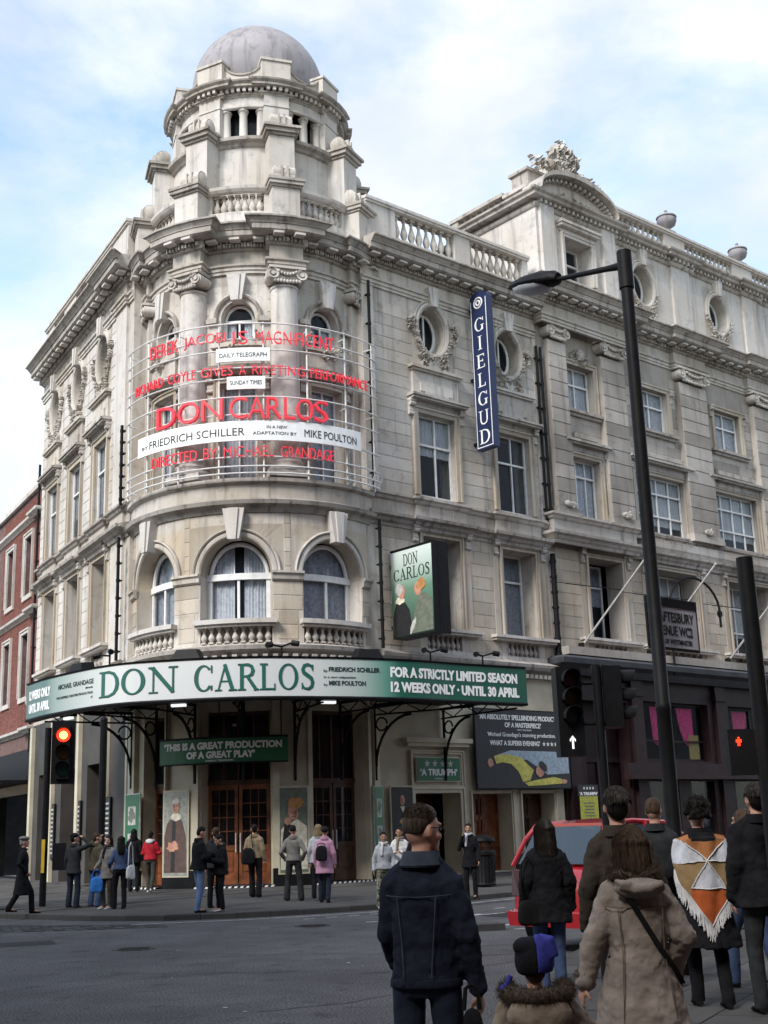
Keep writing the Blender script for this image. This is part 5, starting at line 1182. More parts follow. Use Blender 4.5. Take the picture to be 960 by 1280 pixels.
# hanging quotation banner
QB = thing('quote_sign', "green hanging sign reading 'THIS IS A GREAT PRODUCTION OF A GREAT PLAY' under the canopy", 'sign', (-4, 36.4, 3.7))
SQ = Curved(CT, 5.0, BT); mb = MB(); mb.box(SQ.at(-26.4), SQ.at(19.2), 0, .1, 3.76, 4.44, SQ, .3); bd = part('board', mb, 'green', QB)
mb = MB(); mb.box(SQ.at(-26.5), SQ.at(19.3), -.02, .12, 4.44, 4.50, SQ, .3); mb.box(SQ.at(-26.5), SQ.at(19.3), -.02, .12, 3.72, 3.76, SQ, .3); part('board_trim', mb, 'black', QB)
line(SQ, bd, '‘THIS IS A GREAT PRODUCTION', SQ.at(-24.5), SQ.at(17.2), 4.14, 4.36, .004, bold=.05); line(SQ, bd, 'OF A GREAT PLAY’', SQ.at(-15.5), SQ.at(8.2), 3.88, 4.09, .004, bold=.05); line(SQ, bd, 'SUNDAY TELEGRAPH', SQ.at(-8.5), SQ.at(1), 3.79, 3.84, .004, bold=.02)
mb = MB()
for a in (-24, -4, 17): mb.tube([SQ(SQ.at(a), .05, 4.48), SQ(SQ.at(a), .05, 5.62)], .02, 5)
part('hanger', mb, 'black', QB)
# ================================================================ posters
def poster(nm, label, S, a, b, z0, z1, o, bg, fr_m='cream', fw_=.05, cat='poster', group=None):
    t = thing(nm, label, cat, S((a+b)/2, -o, z0), 0, group); mb = MB(); mb.box(a-fw_, b+fw_, -o, -o+.05, z0-fw_, z1+fw_, S, S.step); part('poster_frame', mb, fr_m, t)
    mb = MB(); mb.box(a, b, -o-.012, -o, z0, z1, S, S.step); part('sheet', mb, bg, t); return t
def blob(S, cx, cz, rx, rz, o, n=18, a0=0, wob=0, seed=0, tilt=0):
    rd = random.Random(seed); mb = MB(); P_ = []
    for k in range(n):
        a = 6.283*k/n; q = 1+wob*(rd.random()-.5); x, z = rx*q*math.cos(a), rz*q*math.sin(a); P_.append((cx+x*math.cos(tilt)-z*math.sin(tilt), cz+x*math.sin(tilt)+z*math.cos(tilt)))
    mb.prism(P_, -o-.003, -o, fn=S); return mb
def shape(S, pts, o): mb = MB(); mb.prism(pts, -o-.003, -o, fn=S); return mb
pr = lambda n, c: M.setdefault(n, mat(n, c, .5, .18, 8, 0))
pr('print_skin', (.50, .25, .17)); pr('print_grey', (.30, .31, .27)); pr('print_brown', (.10, .06, .05)); pr('print_hair', (.45, .22, .08)); pr('print_cloth', (.62, .58, .46)); pr('print_dark', (.02, .02, .022)); pr('print_palegrey', (.45, .45, .42)); pr('print_yellow', (.55, .50, .10)); pr('print_sky', (.30, .38, .45)); pr('print_orange', (.60, .20, .04)); pr('print_greenpale', (.22, .34, .24)); pr('print_gold', (.40, .40, .05)); pr('print_mid', (.14, .16, .12))
def features(S, t, cx, cz, r_, o, side=1):
    for nm, pts, m_2 in (('printed_shadow', [(cx-side*r_*.9, cz+r_*.9), (cx-side*r_*.25, cz+r_*1.0), (cx-side*r_*.35, cz-r_*1.2), (cx-side*r_*.8, cz-r_*.6)], 'print_skin_shade'), ('printed_eye', [(cx-r_*.5, cz+r_*.22), (cx-r_*.12, cz+r_*.22), (cx-r_*.15, cz+r_*.36), (cx-r_*.5, cz+r_*.4)], 'print_dark'), ('printed_eye', [(cx+r_*.15, cz+r_*.22), (cx+r_*.55, cz+r_*.24), (cx+r_*.5, cz+r_*.4), (cx+r_*.18, cz+r_*.36)], 'print_dark'), ('printed_nose', [(cx-r_*.04, cz+r_*.2), (cx+r_*.12, cz+r_*.2), (cx+r_*.22, cz-r_*.3), (cx-r_*.12, cz-r_*.3)], 'print_skin_shade'), ('printed_mouth', [(cx-r_*.35, cz-r_*.62), (cx+r_*.35, cz-r_*.60), (cx+r_*.2, cz-r_*.78), (cx-r_*.2, cz-r_*.78)], 'print_brown')): part(nm, shape(S, pts, o), m_2, t)
pr('print_skin_shade', (.28, .12, .08))
S = SR
# white haired man with folded hands
a0, a1 = A(-29.6), A(-18.2); c = (a0+a1)/2; S = Tang(SR, c)
t = poster('portrait_poster', 'tall framed poster of white-haired man in brown habit left of the middle doors', S, a0, a1, .62, 3.0, .2, 'print_grey')
part('printed_robe', shape(S, [(a0+.02, .7), (a1-.02, .7), (a1-.03, 1.7), (c+.26, 2.15), (c+.1, 2.28), (c-.1, 2.28), (c-.3, 2.1), (a0+.03, 1.75)], .214), 'print_brown', t); part('printed_collar', blob(S, c+.02, 2.28, .18, .12, .219, wob=.2), 'print_cloth', t); part('printed_face', blob(S, c+.02, 2.56, .125, .19, .224), 'print_skin', t); features(S, t, c+.02, 2.55, .11, .2265); part('printed_fold', shape(S, [(c-.1, 2.2), (c+.02, 2.2), (c-.02, .72), (c-.16, .72)], .2175), 'print_dark', t); part('printed_hair', blob(S, c+.03, 2.72, .13, .08, .229, wob=.2), 'print_palegrey', t); part('printed_hands', blob(S, c-.08, 1.45, .20, .15, .219, wob=.6, seed=3), 'print_skin', t)
a0, a1 = A(16.6), A(27.6); c = (a0+a1)/2; S = Tang(SR, c)
t = poster('portrait_poster', 'tall framed poster of curly ginger-haired man right of the middle doors', S, a0, a1, .62, 3.0, .2, 'print_mid')
part('printed_coat', shape(S, [(a0+.02, .7), (a1-.02, .7), (a1-.03, 1.9), (c+.1, 2.1), (c-.3, 1.9), (a0+.03, 1.8)], .214), 'print_cloth', t); part('printed_face', blob(S, c-.02, 2.3, .15, .22, .219, tilt=.3), 'print_skin', t); features(S, t, c-.02, 2.27, .13, .2215, -1); part('printed_hair', blob(S, c+.04, 2.54, .24, .17, .224, n=26, wob=.45, seed=5), 'print_hair', t); part('printed_fist', blob(S, c-.18, 2.05, .10, .12, .228, wob=.4, seed=8), 'print_skin', t); part('printed_sleeve', shape(S, [(a0+.03, 1.2), (c-.1, 1.1), (c-.08, 1.95), (c-.28, 1.98)], .217), 'print_dark', t)
for i, (p0, p1, lb, SS) in enumerate(((A(-57), A(-43.5), 'narrow green poster panel left of the entrance with two small grey prints', SR), (A(58.5), A(64.8), 'narrow green poster panel right of the entrance doors with two small grey prints', SR))):
    SS = Tang(SR, (p0+p1)/2); t = poster('green_poster', lb, SS, p0, p1, .9, 3.0, .24, 'green', 'print_palegrey', .03); c = (p0+p1)/2; w = (p1-p0)
    for z in (1.3, 2.1): part('printed_picture', shape(SS, [(c-w*.28, z), (c+w*.28, z), (c+w*.28, z+.55), (c-w*.28, z+.55)], .254), 'print_palegrey', t); part('printed_tree', blob(SS, c, z+.3, w*.2, .2, .259, wob=.8, seed=i, n=30), 'print_mid', t)
t = poster('portrait_poster', 'black poster of bald man in dark suit with folded hands beside the side door', SA, .55, 1.42, 1.35, 3.0, .2, 'print_dark', 'cream')
part('printed_face', blob(SA, .98, 2.6, .10, .16, .214), 'print_skin', t); features(SA, t, .98, 2.6, .09, .2185); part('printed_shirt', shape(SA, [(.88, 2.42), (1.08, 2.42), (1.0, 2.2)], .217), 'print_cloth', t); part('printed_hands', blob(SA, 1.0, 1.95, .16, .09, .214, wob=.4, seed=2), 'print_hair', t); line(SA, t, 'DON CARLOS', .80, 1.2, 1.6, 1.68, .214)
t = poster('rating_sign', "small green sign with four stars reading 'A TRIUMPH' over the side door", SA, 1.72, 3.6, 3.2, 3.92, .12, 'green', 'cream', .03, 'sign')
line(SA, t, '‘A TRIUMPH’', 1.85, 3.46, 3.36, 3.58, .134, bold=.03); line(SA, t, 'GUARDIAN', 2.45, 2.8, 3.24, 3.29, .134, bold=.0)
def star(S, x, z, r, o): return shape(S, [(x+(r if k % 2 == 0 else r*.42)*math.sin(k*math.pi/5), z+(r if k % 2 == 0 else r*.42)*math.cos(k*math.pi/5)) for k in range(10)], o)
for k in range(4): part('star', star(SA, 2.15+k*.34, 3.74, .13, .134), 'print_palegrey', t)
# big lying figure poster
t = poster('hoarding', 'large black hoarding of man in yellow shirt lying down over the timber doors', SA, 4.2, 8.75, 2.95, 5.55, .3, 'print_dark', 'black', .04, 'sign')
line(SA, t, '‘AN ABSOLUTELY SPELLBINDING PRODUCTION', 4.4, 8.5, 5.22, 5.40, .314, bold=.03); line(SA, t, 'OF A MASTERPIECE’', 5.6, 7.4, 4.97, 5.14, .314, bold=.03); line(SA, t, 'DAILY TELEGRAPH', 6.2, 6.9, 4.87, 4.92, .314, bold=.0)
line(SA, t, '‘Michael Grandage’s stunning production...', 4.75, 8.2, 4.62, 4.80, .314, bold=.01); line(SA, t, 'WHAT A SUPERB EVENING’', 4.85, 7.3, 4.36, 4.53, .314, bold=.03)
for k in range(5): part('star', star(SA, 7.5+k*.2, 4.44, .09, .314), 'print_white', t)
part('printed_sky', shape(SA, [(5.0, 4.0), (5.8, 4.2), (8.7, 4.18), (8.7, 3.45), (7.6, 3.4), (6.6, 3.9), (5.2, 3.85)], .314), 'print_sky', t)
part('printed_shirt', shape(SA, [(5.0, 4.0), (5.5, 4.08), (6.3, 3.98), (6.6, 3.75), (6.9, 3.55), (6.7, 3.2), (6.35, 3.15), (6.15, 3.5), (5.8, 3.75), (5.4, 3.8), (5.1, 3.75)], .319), 'print_yellow', t); part('printed_arm', shape(SA, [(6.4, 3.12), (7.0, 3.22), (7.9, 3.32), (8.3, 3.25), (8.3, 3.1), (7.4, 3.05), (6.6, 3.02)], .324), 'print_yellow', t); part('printed_face', blob(SA, 7.2, 3.52, .2, .2, .329, wob=.15), 'print_skin', t); part('printed_hair', blob(SA, 7.36, 3.68, .22, .15, .334, wob=.3, seed=4, tilt=-.4), 'print_dark', t); part('printed_hand', blob(SA, 8.42, 3.17, .14, .08, .324, wob=.3, seed=6), 'print_skin', t); part('printed_fist', blob(SA, 4.82, 3.78, .14, .15, .324, wob=.3, seed=7), 'print_skin', t)
t = poster('yellow_poster', 'small yellow poster with four stars on the dark pier beside the hoarding', SA, 9.05, 10.0, 1.5, 2.65, .42, 'print_gold', 'black', .02); mb = MB(); mb.box(9.0, 10.05, -.43, -.38, 2.65, 3.05, SA); hd = part('header', mb, 'print_dark', t); line(SA, hd, '‘A TRIUMPH’', 9.05, 10.0, 2.68, 2.80, .432, bold=.03)
for k in range(4): part('star', star(SA, 9.3+k*.16, 2.93, .06, .432), 'print_white', hd)
for k in range(7): mb = MB(); mb.box(9.25+.03*(k % 3), 9.8-.04*(k % 2), -.438, -.432, 2.4-k*.11, 2.44-k*.11, SA); part('printed_line', mb, 'print_mid', t)
# list boards on the left front
for k, s in enumerate((-1.2, -4.6, -8.0)):
    t = poster('notice_board', ['narrow black price board between the dark doorways nearest the corner', 'narrow black price board in the middle of the left front', 'narrow black price board farthest along the left front'][k], SL, s-.25, s+.25, 1.1, 3.0, .08, 'print_dark', 'black', .04, 'notice board')
    for j in range(11): mb = MB(); mb.box(s-.18, s+.18, -.098, -.092, 1.25+j*.155, 1.31+j*.155, SL); part('printed_line', mb, 'print_palegrey', t)
# ================================================================ DON CARLOS projecting light box
X = thing('projecting_sign', 'projecting light box reading DON CARLOS with two men face to face', 'sign', SA(1.2, 0, 7.65)); 
mb = MB(); mb.box(.9, 1.5, -2.15, -.15, 7.65, 10.5, SA); part('casing', mb, 'print_dark', X)
mb = MB(); mb.box(.86, 1.54, -2.19, -2.15, 7.6, 10.55, SA); mb.box(.86, 1.54, -2.15, -.15, 10.5, 10.55, SA); mb.box(1.1, 1.16, -2.2, -2.19, 7.65, 10.5, SA); mb.box(.95, 1.45, -.15, 0, 8.0, 8.1, SA); mb.box(.95, 1.45, -.15, 0, 10.0, 10.1, SA); part('trim', mb, 'black', X)
S2f = Flat(SA(.9, -.15, 0)[:2], (-SA.i.x, -SA.i.y))   # face of the box: runs outwards from the wall
m_, n_, l_, b_ = nmat('light_box_print'); tcx = n_.new('ShaderNodeNewGeometry'); sp = n_.new('ShaderNodeSeparateXYZ'); rmp = n_.new('ShaderNodeMapRange'); rmp.inputs[1].default_value = 7.7; rmp.inputs[2].default_value = 10.4; cr_ = n_.new('ShaderNodeValToRGB')
cr_.color_ramp.elements[0].color = (.02, .045, .03, 1); cr_.color_ramp.elements[1].color = (.60, .68, .64, 1); x = cr_.color_ramp.elements.new(.55); x.color = (.13, .24, .17, 1); x = cr_.color_ramp.elements.new(.8); x.color = (.42, .52, .46, 1)
l_.new(tcx.outputs['Position'], sp.inputs[0]); l_.new(sp.outputs[2], rmp.inputs[0]); l_.new(rmp.outputs[0], cr_.inputs[0]); l_.new(cr_.outputs[0], b_.inputs['Base Color']); b_.inputs['Roughness'].default_value = .3; M['boxprint'] = m_
mb = MB(); mb.box(.0, 2.0, -.02, -.002, 7.68, 10.47, S2f); fc = part('face', mb, 'boxprint', X)
for w_, z, x0, x1 in (('DON', 9.95, .62, 1.32), ('CARLOS', 9.5, .12, 1.88)):
    for g in serif_word(w_, S2f, x0, x1, z, z+.38, .022, .006): part('letter', g, 'print_dark', fc)
part('printed_robe', shape(S2f, [(.05, 7.7), (1.0, 7.7), (.85, 8.5), (.62, 8.8), (.2, 8.75), (.06, 8.4)], .023), 'print_dark', fc); part('printed_fur', blob(S2f, .40, 8.85, .2, .12, .027, wob=.5), 'print_cloth', fc); part('printed_face', blob(S2f, .50, 9.12, .17, .23, .030), 'print_skin', fc); part('printed_hair', blob(S2f, .38, 9.22, .17, .2, .034, wob=.3), 'print_palegrey', fc)
part('printed_tunic', shape(S2f, [(.9, 7.72), (1.95, 7.72), (1.95, 8.7), (1.6, 8.95), (1.3, 8.9), (1.1, 8.4)], .026), 'print_mid', fc); part('printed_face', blob(S2f, 1.28, 9.1, .16, .22, .030, tilt=.2), 'print_skin', fc); part('printed_hair', blob(S2f, 1.45, 9.25, .2, .2, .034, wob=.35, seed=3), 'print_hair', fc); part('printed_hands', blob(S2f, 1.0, 7.95, .08, .28, .030, wob=.3, seed=5, tilt=-.5), 'print_palegrey', fc)
# ================================================================ GIELGUD blade sign
X = thing('blade_sign', 'tall narrow navy blue vertical sign spelling GIELGUD high on the wall', 'sign', SA(5.2, 0, 14.7))
mb = MB(); mb.box(5.04, 5.32, -1.12, -.25, 14.7, 20.45, SA); 
for k in range(1, 8): a, b = R(180/8*(k-1)), R(180/8*k)
mb.loft([[SA(s_, -.685+.435*math.cos(R(t*15)), 20.45+.25*math.sin(R(t*15))) for t in range(13)] for s_ in (5.04, 5.32)]); part('panel', mb, 'navy', X)
SG2 = Flat(SA(5.04, -.25, 0)[:2], (-SA.i.x, -SA.i.y))
mb = MB()
for a, b, c_, d_ in ((.04, .07, 14.76, 20.4), (.80, .83, 14.76, 20.4), (.07, .80, 14.76, 14.79)): mb.box(a, b, -.008, 0, c_, d_, SG2)
part('painted_line', mb, 'print_white', X)
for k, ch in enumerate('GIELGUD'):
    z = 19.15-k*.71; w = SG[ch][0]*.62
    for g in serif_word(ch, SG2, .435-w/2, .435+w/2, z, z+.52, .004, .01): part('letter', g, 'print_white', X)
mb = MB(); mb.torus((.435, 20.25), .2, .2, .03, -.008, fn=SG2); mb.torus((.435, 20.25), .09, .09, .03, -.008, fn=SG2); part('round_emblem', mb, 'print_white', X)
for z in (14.95, 17.4, 20.1): mb = MB(); mb.box(5.12, 5.24, -.25, 0, z, z+.1, SA); part('fixing_arm', mb, 'black', X)
# ================================================================ red letter sign on curved rails
NS = thing('letter_sign', 'curved frame of white rails with red letters advertising DON CARLOS round the turret', 'sign', (-4.2, 36.7, 12.5))
SN = Curved(CT, 4.78, BT); N0, N1 = -57, 65
for z in (17.45, 16.92, 16.55, 15.95, 15.6, 14.98, 14.4, 13.62, 13.02, 12.72, 12.5):
    mb = MB(); mb.tube([SN(SN.at(N0+(N1-N0)*i/40), 0, z) for i in range(41)], .024, 6); part('rail', mb, 'rail', NS, smooth=True)
for a in (-55, -39, -22, -5, 12, 29, 46, 62):
    mb = MB(); mb.tube([SN(SN.at(a), .04, 12.35), SN(SN.at(a), .04, 17.5)], .03, 6)
    for z in (12.6, 14.9, 17.3): mb.tube([SN(SN.at(a), .04, z), SN(SN.at(a), .34, z)], .02, 5)
    part('post', mb, 'rail', NS, smooth=True)
mb = MB()
for k in range(6): mb.tube([SN(SN.at(58+k*1.5), .0+.1*(k % 2), 12.5), SN(SN.at(59.5+k*1.5), .1*((k+1) % 2), 12.9)], .015, 5)
part('bracing', mb, 'rail', NS)
def neon(body, a0, a1, z0, z1, o=.05, bold=-.012, each=False, depth=.05, mm='neon'):
    s0, s1 = SN.at(a0), SN.at(a1)
    if not each:
        words = body.split(' '); tot = len(body); x = 0
        for w in words:
            l0 = s0+(s1-s0)*x/tot; l1 = s0+(s1-s0)*(x+len(w))/tot; part('lettering', text_mb(w, SN, l0, l1, z0, z1, o, depth, bold), mm, NS); x += len(w)+1
neon('DEREK JACOBI IS MAGNIFICENT', -36, 40, 16.72, 17.15)
neon('RICHARD COYLE GIVES A RIVETING PERFORMANCE', -46, 57, 15.68, 16.00)
for ch, a0, a1 in (('D', -31, -22), ('O', -21, -12), ('N', -11, -3), ('C', -.5, 6), ('A', 6.3, 12.5), ('R', 13, 18.5), ('L', 19.5, 23.7), ('O', 24, 30.5), ('S', 31, 36.5)):
    q = part('letter', text_mb(ch, SN, SN.at(a0), SN.at(a1), 14.22, 14.92, .05, .12, -.008), 'neon', NS)
neon('DIRECTED BY MICHAEL GRANDAGE', -34, 39, 13.0, 13.34)
mb = MB(); mb.box(SN.at(-43), SN.at(52), -.1, -.04, 13.52, 14.16, SN, .3); bn = part('name_board', mb, 'print_white', NS)
for w, a0, a1, z0, z1 in (('BY', -40, -36.5, 13.72, 13.82), ('FRIEDRICH SCHILLER', -35.5, 5, 13.68, 13.93), ('IN A NEW', 13, 20.5, 13.90, 14.0), ('ADAPTATION BY', 8, 24, 13.70, 13.80), ('MIKE POULTON', 27, 49.5, 13.68, 13.93)): line(SN, bn, w, SN.at(a0), SN.at(a1), z0, z1, .102, 'print_black', .0)
for a0, a1, z0, z1, w in ((-5.6, 14.4, 16.13, 16.58, 'DAILY TELEGRAPH'), (-1.5, 12.6, 15.2, 15.62, 'SUNDAY TIMES')):
    mb = MB(); mb.box(SN.at(a0), SN.at(a1), -.12, -.06, z0, z1, SN, .3); p_ = part('credit_board', mb, 'print_white', NS); line(SN, p_, w, SN.at(a0+1.2), SN.at(a1-1.2), z0+.14, z0+.28, .122, 'print_black', .0)
# ================================================================ GROUND
mb = MB(); mb.add([(-500, -300, 0), (600, -300, 0), (600, 900, 0), (-500, 900, 0)], [(0, 1, 2, 3)])
m_, n_, l_, b_ = nmat('asphalt'); b_.inputs['Roughness'].default_value = .92; b_.inputs['Specular IOR Level'].default_value = .15; g_ = n_.new('ShaderNodeNewGeometry')
def nz(sc, det=4, ms=None):
    x = n_.new('ShaderNodeTexNoise'); x.inputs['Scale'].default_value = sc; x.inputs['Detail'].default_value = det
    if ms: k = n_.new('ShaderNodeMapping'); k.inputs['Scale'].default_value = ms; l_.new(g_.outputs['Position'], k.inputs[0]); l_.new(k.outputs[0], x.inputs[0])
    else: l_.new(g_.outputs['Position'], x.inputs[0])
    return x.outputs['Fac']
def rmpc(f, els):
    r_ = n_.new('ShaderNodeValToRGB'); r_.color_ramp.elements[0].position = els[0][0]; r_.color_ramp.elements[0].color = (*els[0][1], 1); r_.color_ramp.elements[1].position = els[1][0]; r_.color_ramp.elements[1].color = (*els[1][1], 1); l_.new(f, r_.inputs[0]); return r_.outputs[0]
def mulc(a, b):
    x = n_.new('ShaderNodeMix'); x.data_type = 'RGBA'; x.blend_type = 'MULTIPLY'; x.inputs[0].default_value = 1; l_.new(a, x.inputs[6]); l_.new(b, x.inputs[7]); return x.outputs[2]
c1 = rmpc(nz(.35, 5), ((.3, (.068, .065, .067)), (.7, (.098, .094, .096)))); c2 = rmpc(nz(42, 4), ((.38, (.45, .45, .45)), (.70, (2.1, 2.1, 2.1)))); c3 = mulc(rmpc(nz(1.1, 6), ((.36, (.88, .88, .88)), (.64, (1.10, 1.10, 1.10)))), rmpc(nz(2.3, 9), ((.30, (.70, .70, .70)), (.42, (1.06, 1.06, 1.06)))))
l_.new(mulc(mulc(c1, c2), c3), b_.inputs['Base Color']); bu = n_.new('ShaderNodeBump'); bu.inputs['Strength'].default_value = .6; bu.inputs['Distance'].default_value = .01; l_.new(nz(85, 3), bu.inputs['Height']); l_.new(bu.outputs[0], b_.inputs['Normal']); M['asphalt'] = m_
struct('road', mb, 'asphalt')
M['patch'] = mat('tar_patch', (.040, .039, .041), .9, .25, 9, .3, obj=False, spec=.15); M['castiron'] = mat('cast_iron_cover', (.03, .028, .027), .6, .25, 9, .4, obj=False)
for k_, (cx_, cy_, w_, l_2, an_) in enumerate(((-7.0, 22.3, 1.0, 2.2, 20), (3.0, 26.5, 1.0, 3, 40))):
    m2 = MB(); c_, s_ = math.cos(R(an_)), math.sin(R(an_)); m2.add([(cx_+c_*a-s_*b, cy_+s_*a+c_*b, .004) for a, b in ((-l_2/2, -w_/2), (l_2/2, -w_/2*.9), (l_2/2, w_/2), (-l_2/2, w_/2))], [(0, 1, 2, 3)]); struct('road_patch', m2, 'patch')
rd = random.Random(12)
for k_ in range(7):
    x, y = rd.uniform(-7, 1), rd.uniform(11, 24); a = rd.uniform(-.4, .9); m2 = MB(); P_ = []
    for j in range(18): P_.append((x, y)); a += rd.uniform(-.5, .5); x += math.cos(a)*.22; y += math.sin(a)*.22
    vs = []
    for j, (x, y) in enumerate(P_): w_ = .010+.006*rd.random(); vs += [(x, y-w_, .005), (x, y+w_, .005)]
    m2.add(vs, [(2*j, 2*j+2, 2*j+3, 2*j+1) for j in range(17)]); struct('tar_seam', m2, 'patch')
for x, y in ((-4.2, 20.8), (-1.6, 24.6), (-8.6, 24.9)):
    m2 = MB(); m2.lathe([(.34, .001), (.34, .009), (.30, .009), (.29, .006), (.02, .006)], 24, (x, y)); 
    for j in range(6): m2.box(x-.24, x+.24, y-.22+j*.08, y-.19+j*.08, .006, .010)
    struct('manhole_cover', m2, 'castiron')
M['paving'] = stone('grey_paving', (.075, .071, .068), (.11, .104, .097), (.026, .025, .025), .55, .35, .3); M['kerbstone'] = stone('granite_kerb', (.07, .067, .064), (.10, .096, .09), (.018, .017, .017), .5, .25, .2); M['sett'] = stone('stone_sett', (.065, .062, .063), (.105, .10, .10), (.014, .014, .014), .5, .5, .2)
M['joint'] = mat('paving_joint', (.035, .033, .032), .95, .2, 4, .1, obj=False); M['roadpaint'] = mat('worn_road_paint', (.40, .40, .38), .7, .35, 7, .2, obj=False)
KE = [(-30, 44), (-13, 33.2), (-9.0, 30.0), (-6.6, 28.1), (-4.9, 27.4), (-3.4, 27.5), (-2, 28.0), (0, 29.1), (2, 31.4), (3.5, 33.1), (7, 36.6), (16, 44.3), (40, 64.7)]
def zpav(x, y, base=.12, k=.02):
    p = Vector((x, y)); d = min(((p-(Vector(a)+(Vector(b)-Vector(a))*max(0, min(1, (p-Vector(a)).dot(Vector(b)-Vector(a))/(Vector(b)-Vector(a)).length_squared)))).length) for a, b in zip(KE[:-1], KE[1:])); return base+min(.14, k*d)
mb = MB(); top = []
inn = [(x+ (0 if i else 0), y) for i, (x, y) in enumerate(KE)]
far = [(-30, 75), (-17, 54), (-8.6, 41), (-8.4, 38.4), (-6.7, 37.1), (-4.9, 36.9), (-3.8, 37.0), (-2.3, 37.4), (-1.2, 38.4), (0, 40), (2, 41.6), (3.5, 43), (7, 46.5), (16, 54), (40, 75)]
# pavement sheet as strips between kerb line and building line
def lerpl(Pl, t):
    L_ = [0]
    for a, b in zip(Pl[:-1], Pl[1:]): L_.append(L_[-1]+(Vector(b)-Vector(a)).length)
    d = t*L_[-1]; i = max(k for k in range(len(L_)-1) if L_[k] <= d+1e-9); return Vector(Pl[i]).lerp(Vector(Pl[i+1]), (d-L_[i])/(L_[i+1]-L_[i]))
nu, nv = 60, 6
for i in range(nu+1):
    a, b = lerpl(KE, i/nu), lerpl(far, i/nu); b = a+(b-a)*1.25
    for j in range(nv+1): p = a.lerp(b, j/nv); mb.v.append((p.x, p.y, zpav(p.x, p.y)-.012 if j else .10))
mb.f = [(i*(nv+1)+j, (i+1)*(nv+1)+j, (i+1)*(nv+1)+j+1, i*(nv+1)+j+1) for i in range(nu) for j in range(nv)]; mb.mi = [0]*len(mb.f)
PV = struct('pavement', mb, 'paving')
# near pavement with its kerb, bottom right
NK = [(.55, 8), (1.0, 11.8), (2.0, 16.1), (2.9, 18.8), (4.3, 21.2), (7, 23.8), (14, 29), (30, 42)]
def znear(x, y):
    d = min((Vector((x, y))-(Vector(a)+(Vector(b)-Vector(a))*max(0, min(1, (Vector((x, y))-Vector(a)).dot(Vector(b)-Vector(a))/(Vector(b)-Vector(a)).length_squared)))).length for a, b in zip(NK[:-1], NK[1:])); return .125
def inpoly(x, y, P_):
    c_ = False; n = len(P_)
    for i in range(n):
        (x1, y1), (x2, y2) = P_[i], P_[(i+1) % n]
        if (y1 > y) != (y2 > y) and x < (x2-x1)*(y-y1)/(y2-y1)+x1: c_ = not c_
    return c_
NP = NK+[(45, 42), (45, -20), (.3, -20), (.45, 4)]
mb = MB()
for i in range(len(NK)-1):
    a, b = Vector(NK[i]), Vector(NK[i+1])
mb.add([(x, y, .118) for x, y in NP], [tuple(range(len(NP)))]); PN_ = struct('near_pavement', mb, 'paving')
def kerbrun(P_, name, parent, h=.125, w=.3, L=.95, side=1):
    q = []
    for a, b in zip(P_[:-1], P_[1:]):
        a, b = Vector(a), Vector(b); n = max(1, round((b-a).length/L)); d = (b-a).normalized(); nn = Vector((-d.y, d.x))*side
        for i in range(n):
            p0, p1 = a.lerp(b, i/n)+d*.006, a.lerp(b, (i+1)/n)-d*.006; m2 = MB(); z = h+random.uniform(-.004, .004)
            m2.add([(p0.x, p0.y, -.02), (p1.x, p1.y, -.02), (p1.x, p1.y, z-.02), (p0.x, p0.y, z-.02), (p0.x+nn.x*.02, p0.y+nn.y*.02, z), (p1.x+nn.x*.02, p1.y+nn.y*.02, z), (p1.x+nn.x*w, p1.y+nn.y*w, z), (p0.x+nn.x*w, p0.y+nn.y*w, z), (p0.x+nn.x*w, p0.y+nn.y*w, -.02), (p1.x+nn.x*w, p1.y+nn.y*w, -.02)],
                   [(0, 1, 2, 3), (3, 2, 5, 4), (4, 5, 6, 7), (7, 6, 9, 8), (0, 3, 4, 7, 8), (1, 9, 6, 5, 2)])
            part(name, m2, 'kerbstone', parent)
kerbrun(KE[1:11], 'kerb_stone', PV); kerbrun(KE[10:], 'kerb_stone', PV, L=3); kerbrun([(.3, 4)]+NK[:6], 'kerb_stone', PN_, side=-1)
def slabs(parent, org, ang, nx, ny, w, h, test, zf, m, cap=300, name='paving_slab', near=(0, 0), key=None):
    d = Vector((math.cos(ang), math.sin(ang))); nn = Vector((-d.y, d.x)); it = []
    for j in range(ny):
        for i in range(nx):
            o = Vector(org)+d*((i+(.5 if j % 2 else 0))*w)+nn*(j*h); cs = [o+d*.006+nn*.006, o+d*(w-.006)+nn*.006, o+d*(w-.006)+nn*(h-.006), o+d*.006+nn*(h-.006)]
            if all(test(p.x, p.y) for p in cs): it.append((((o-Vector(near)).length), cs))
    it.sort(key=lambda t: t[0]); rest = MB()
    for k, (_, cs) in enumerate(it):
        m2 = MB() if k < cap else rest; dz_ = random.uniform(-.002, .002); t = [(p.x, p.y, zf(p.x, p.y)+dz_) for p in cs]
        m2.add(t+[(x, y, z-.03) for x, y, z in t], [(0, 1, 2, 3), (4, 0, 3, 7), (5, 1, 0, 4), (6, 2, 1, 5), (7, 3, 2, 6)])
        if k < cap: part(name, m2, m, parent)
    if rest.v: part(name, rest, m, parent, kind='stuff')
kin = [(a.x, a.y) for a in (lerpl(KE, .1+.8*i/40) for i in range(41))]
pavpoly = [(x, y) for x, y in KE[1:12]]+[(x, y) for x, y in reversed(far[1:14])]
def distk(x, y, K): return min((Vector((x, y))-(Vector(a)+(Vector(b)-Vector(a))*max(0, min(1, (Vector((x, y))-Vector(a)).dot(Vector(b)-Vector(a))/(Vector(b)-Vector(a)).length_squared)))).length for a, b in zip(K[:-1], K[1:]))
slabs(PV, (-18, 22), math.atan2(DR[1], DR[0]), 50, 40, .9, .62, lambda x, y: inpoly(x, y, pavpoly) and distk(x, y, KE) > .31, lambda x, y: zpav(x, y), 'paving')
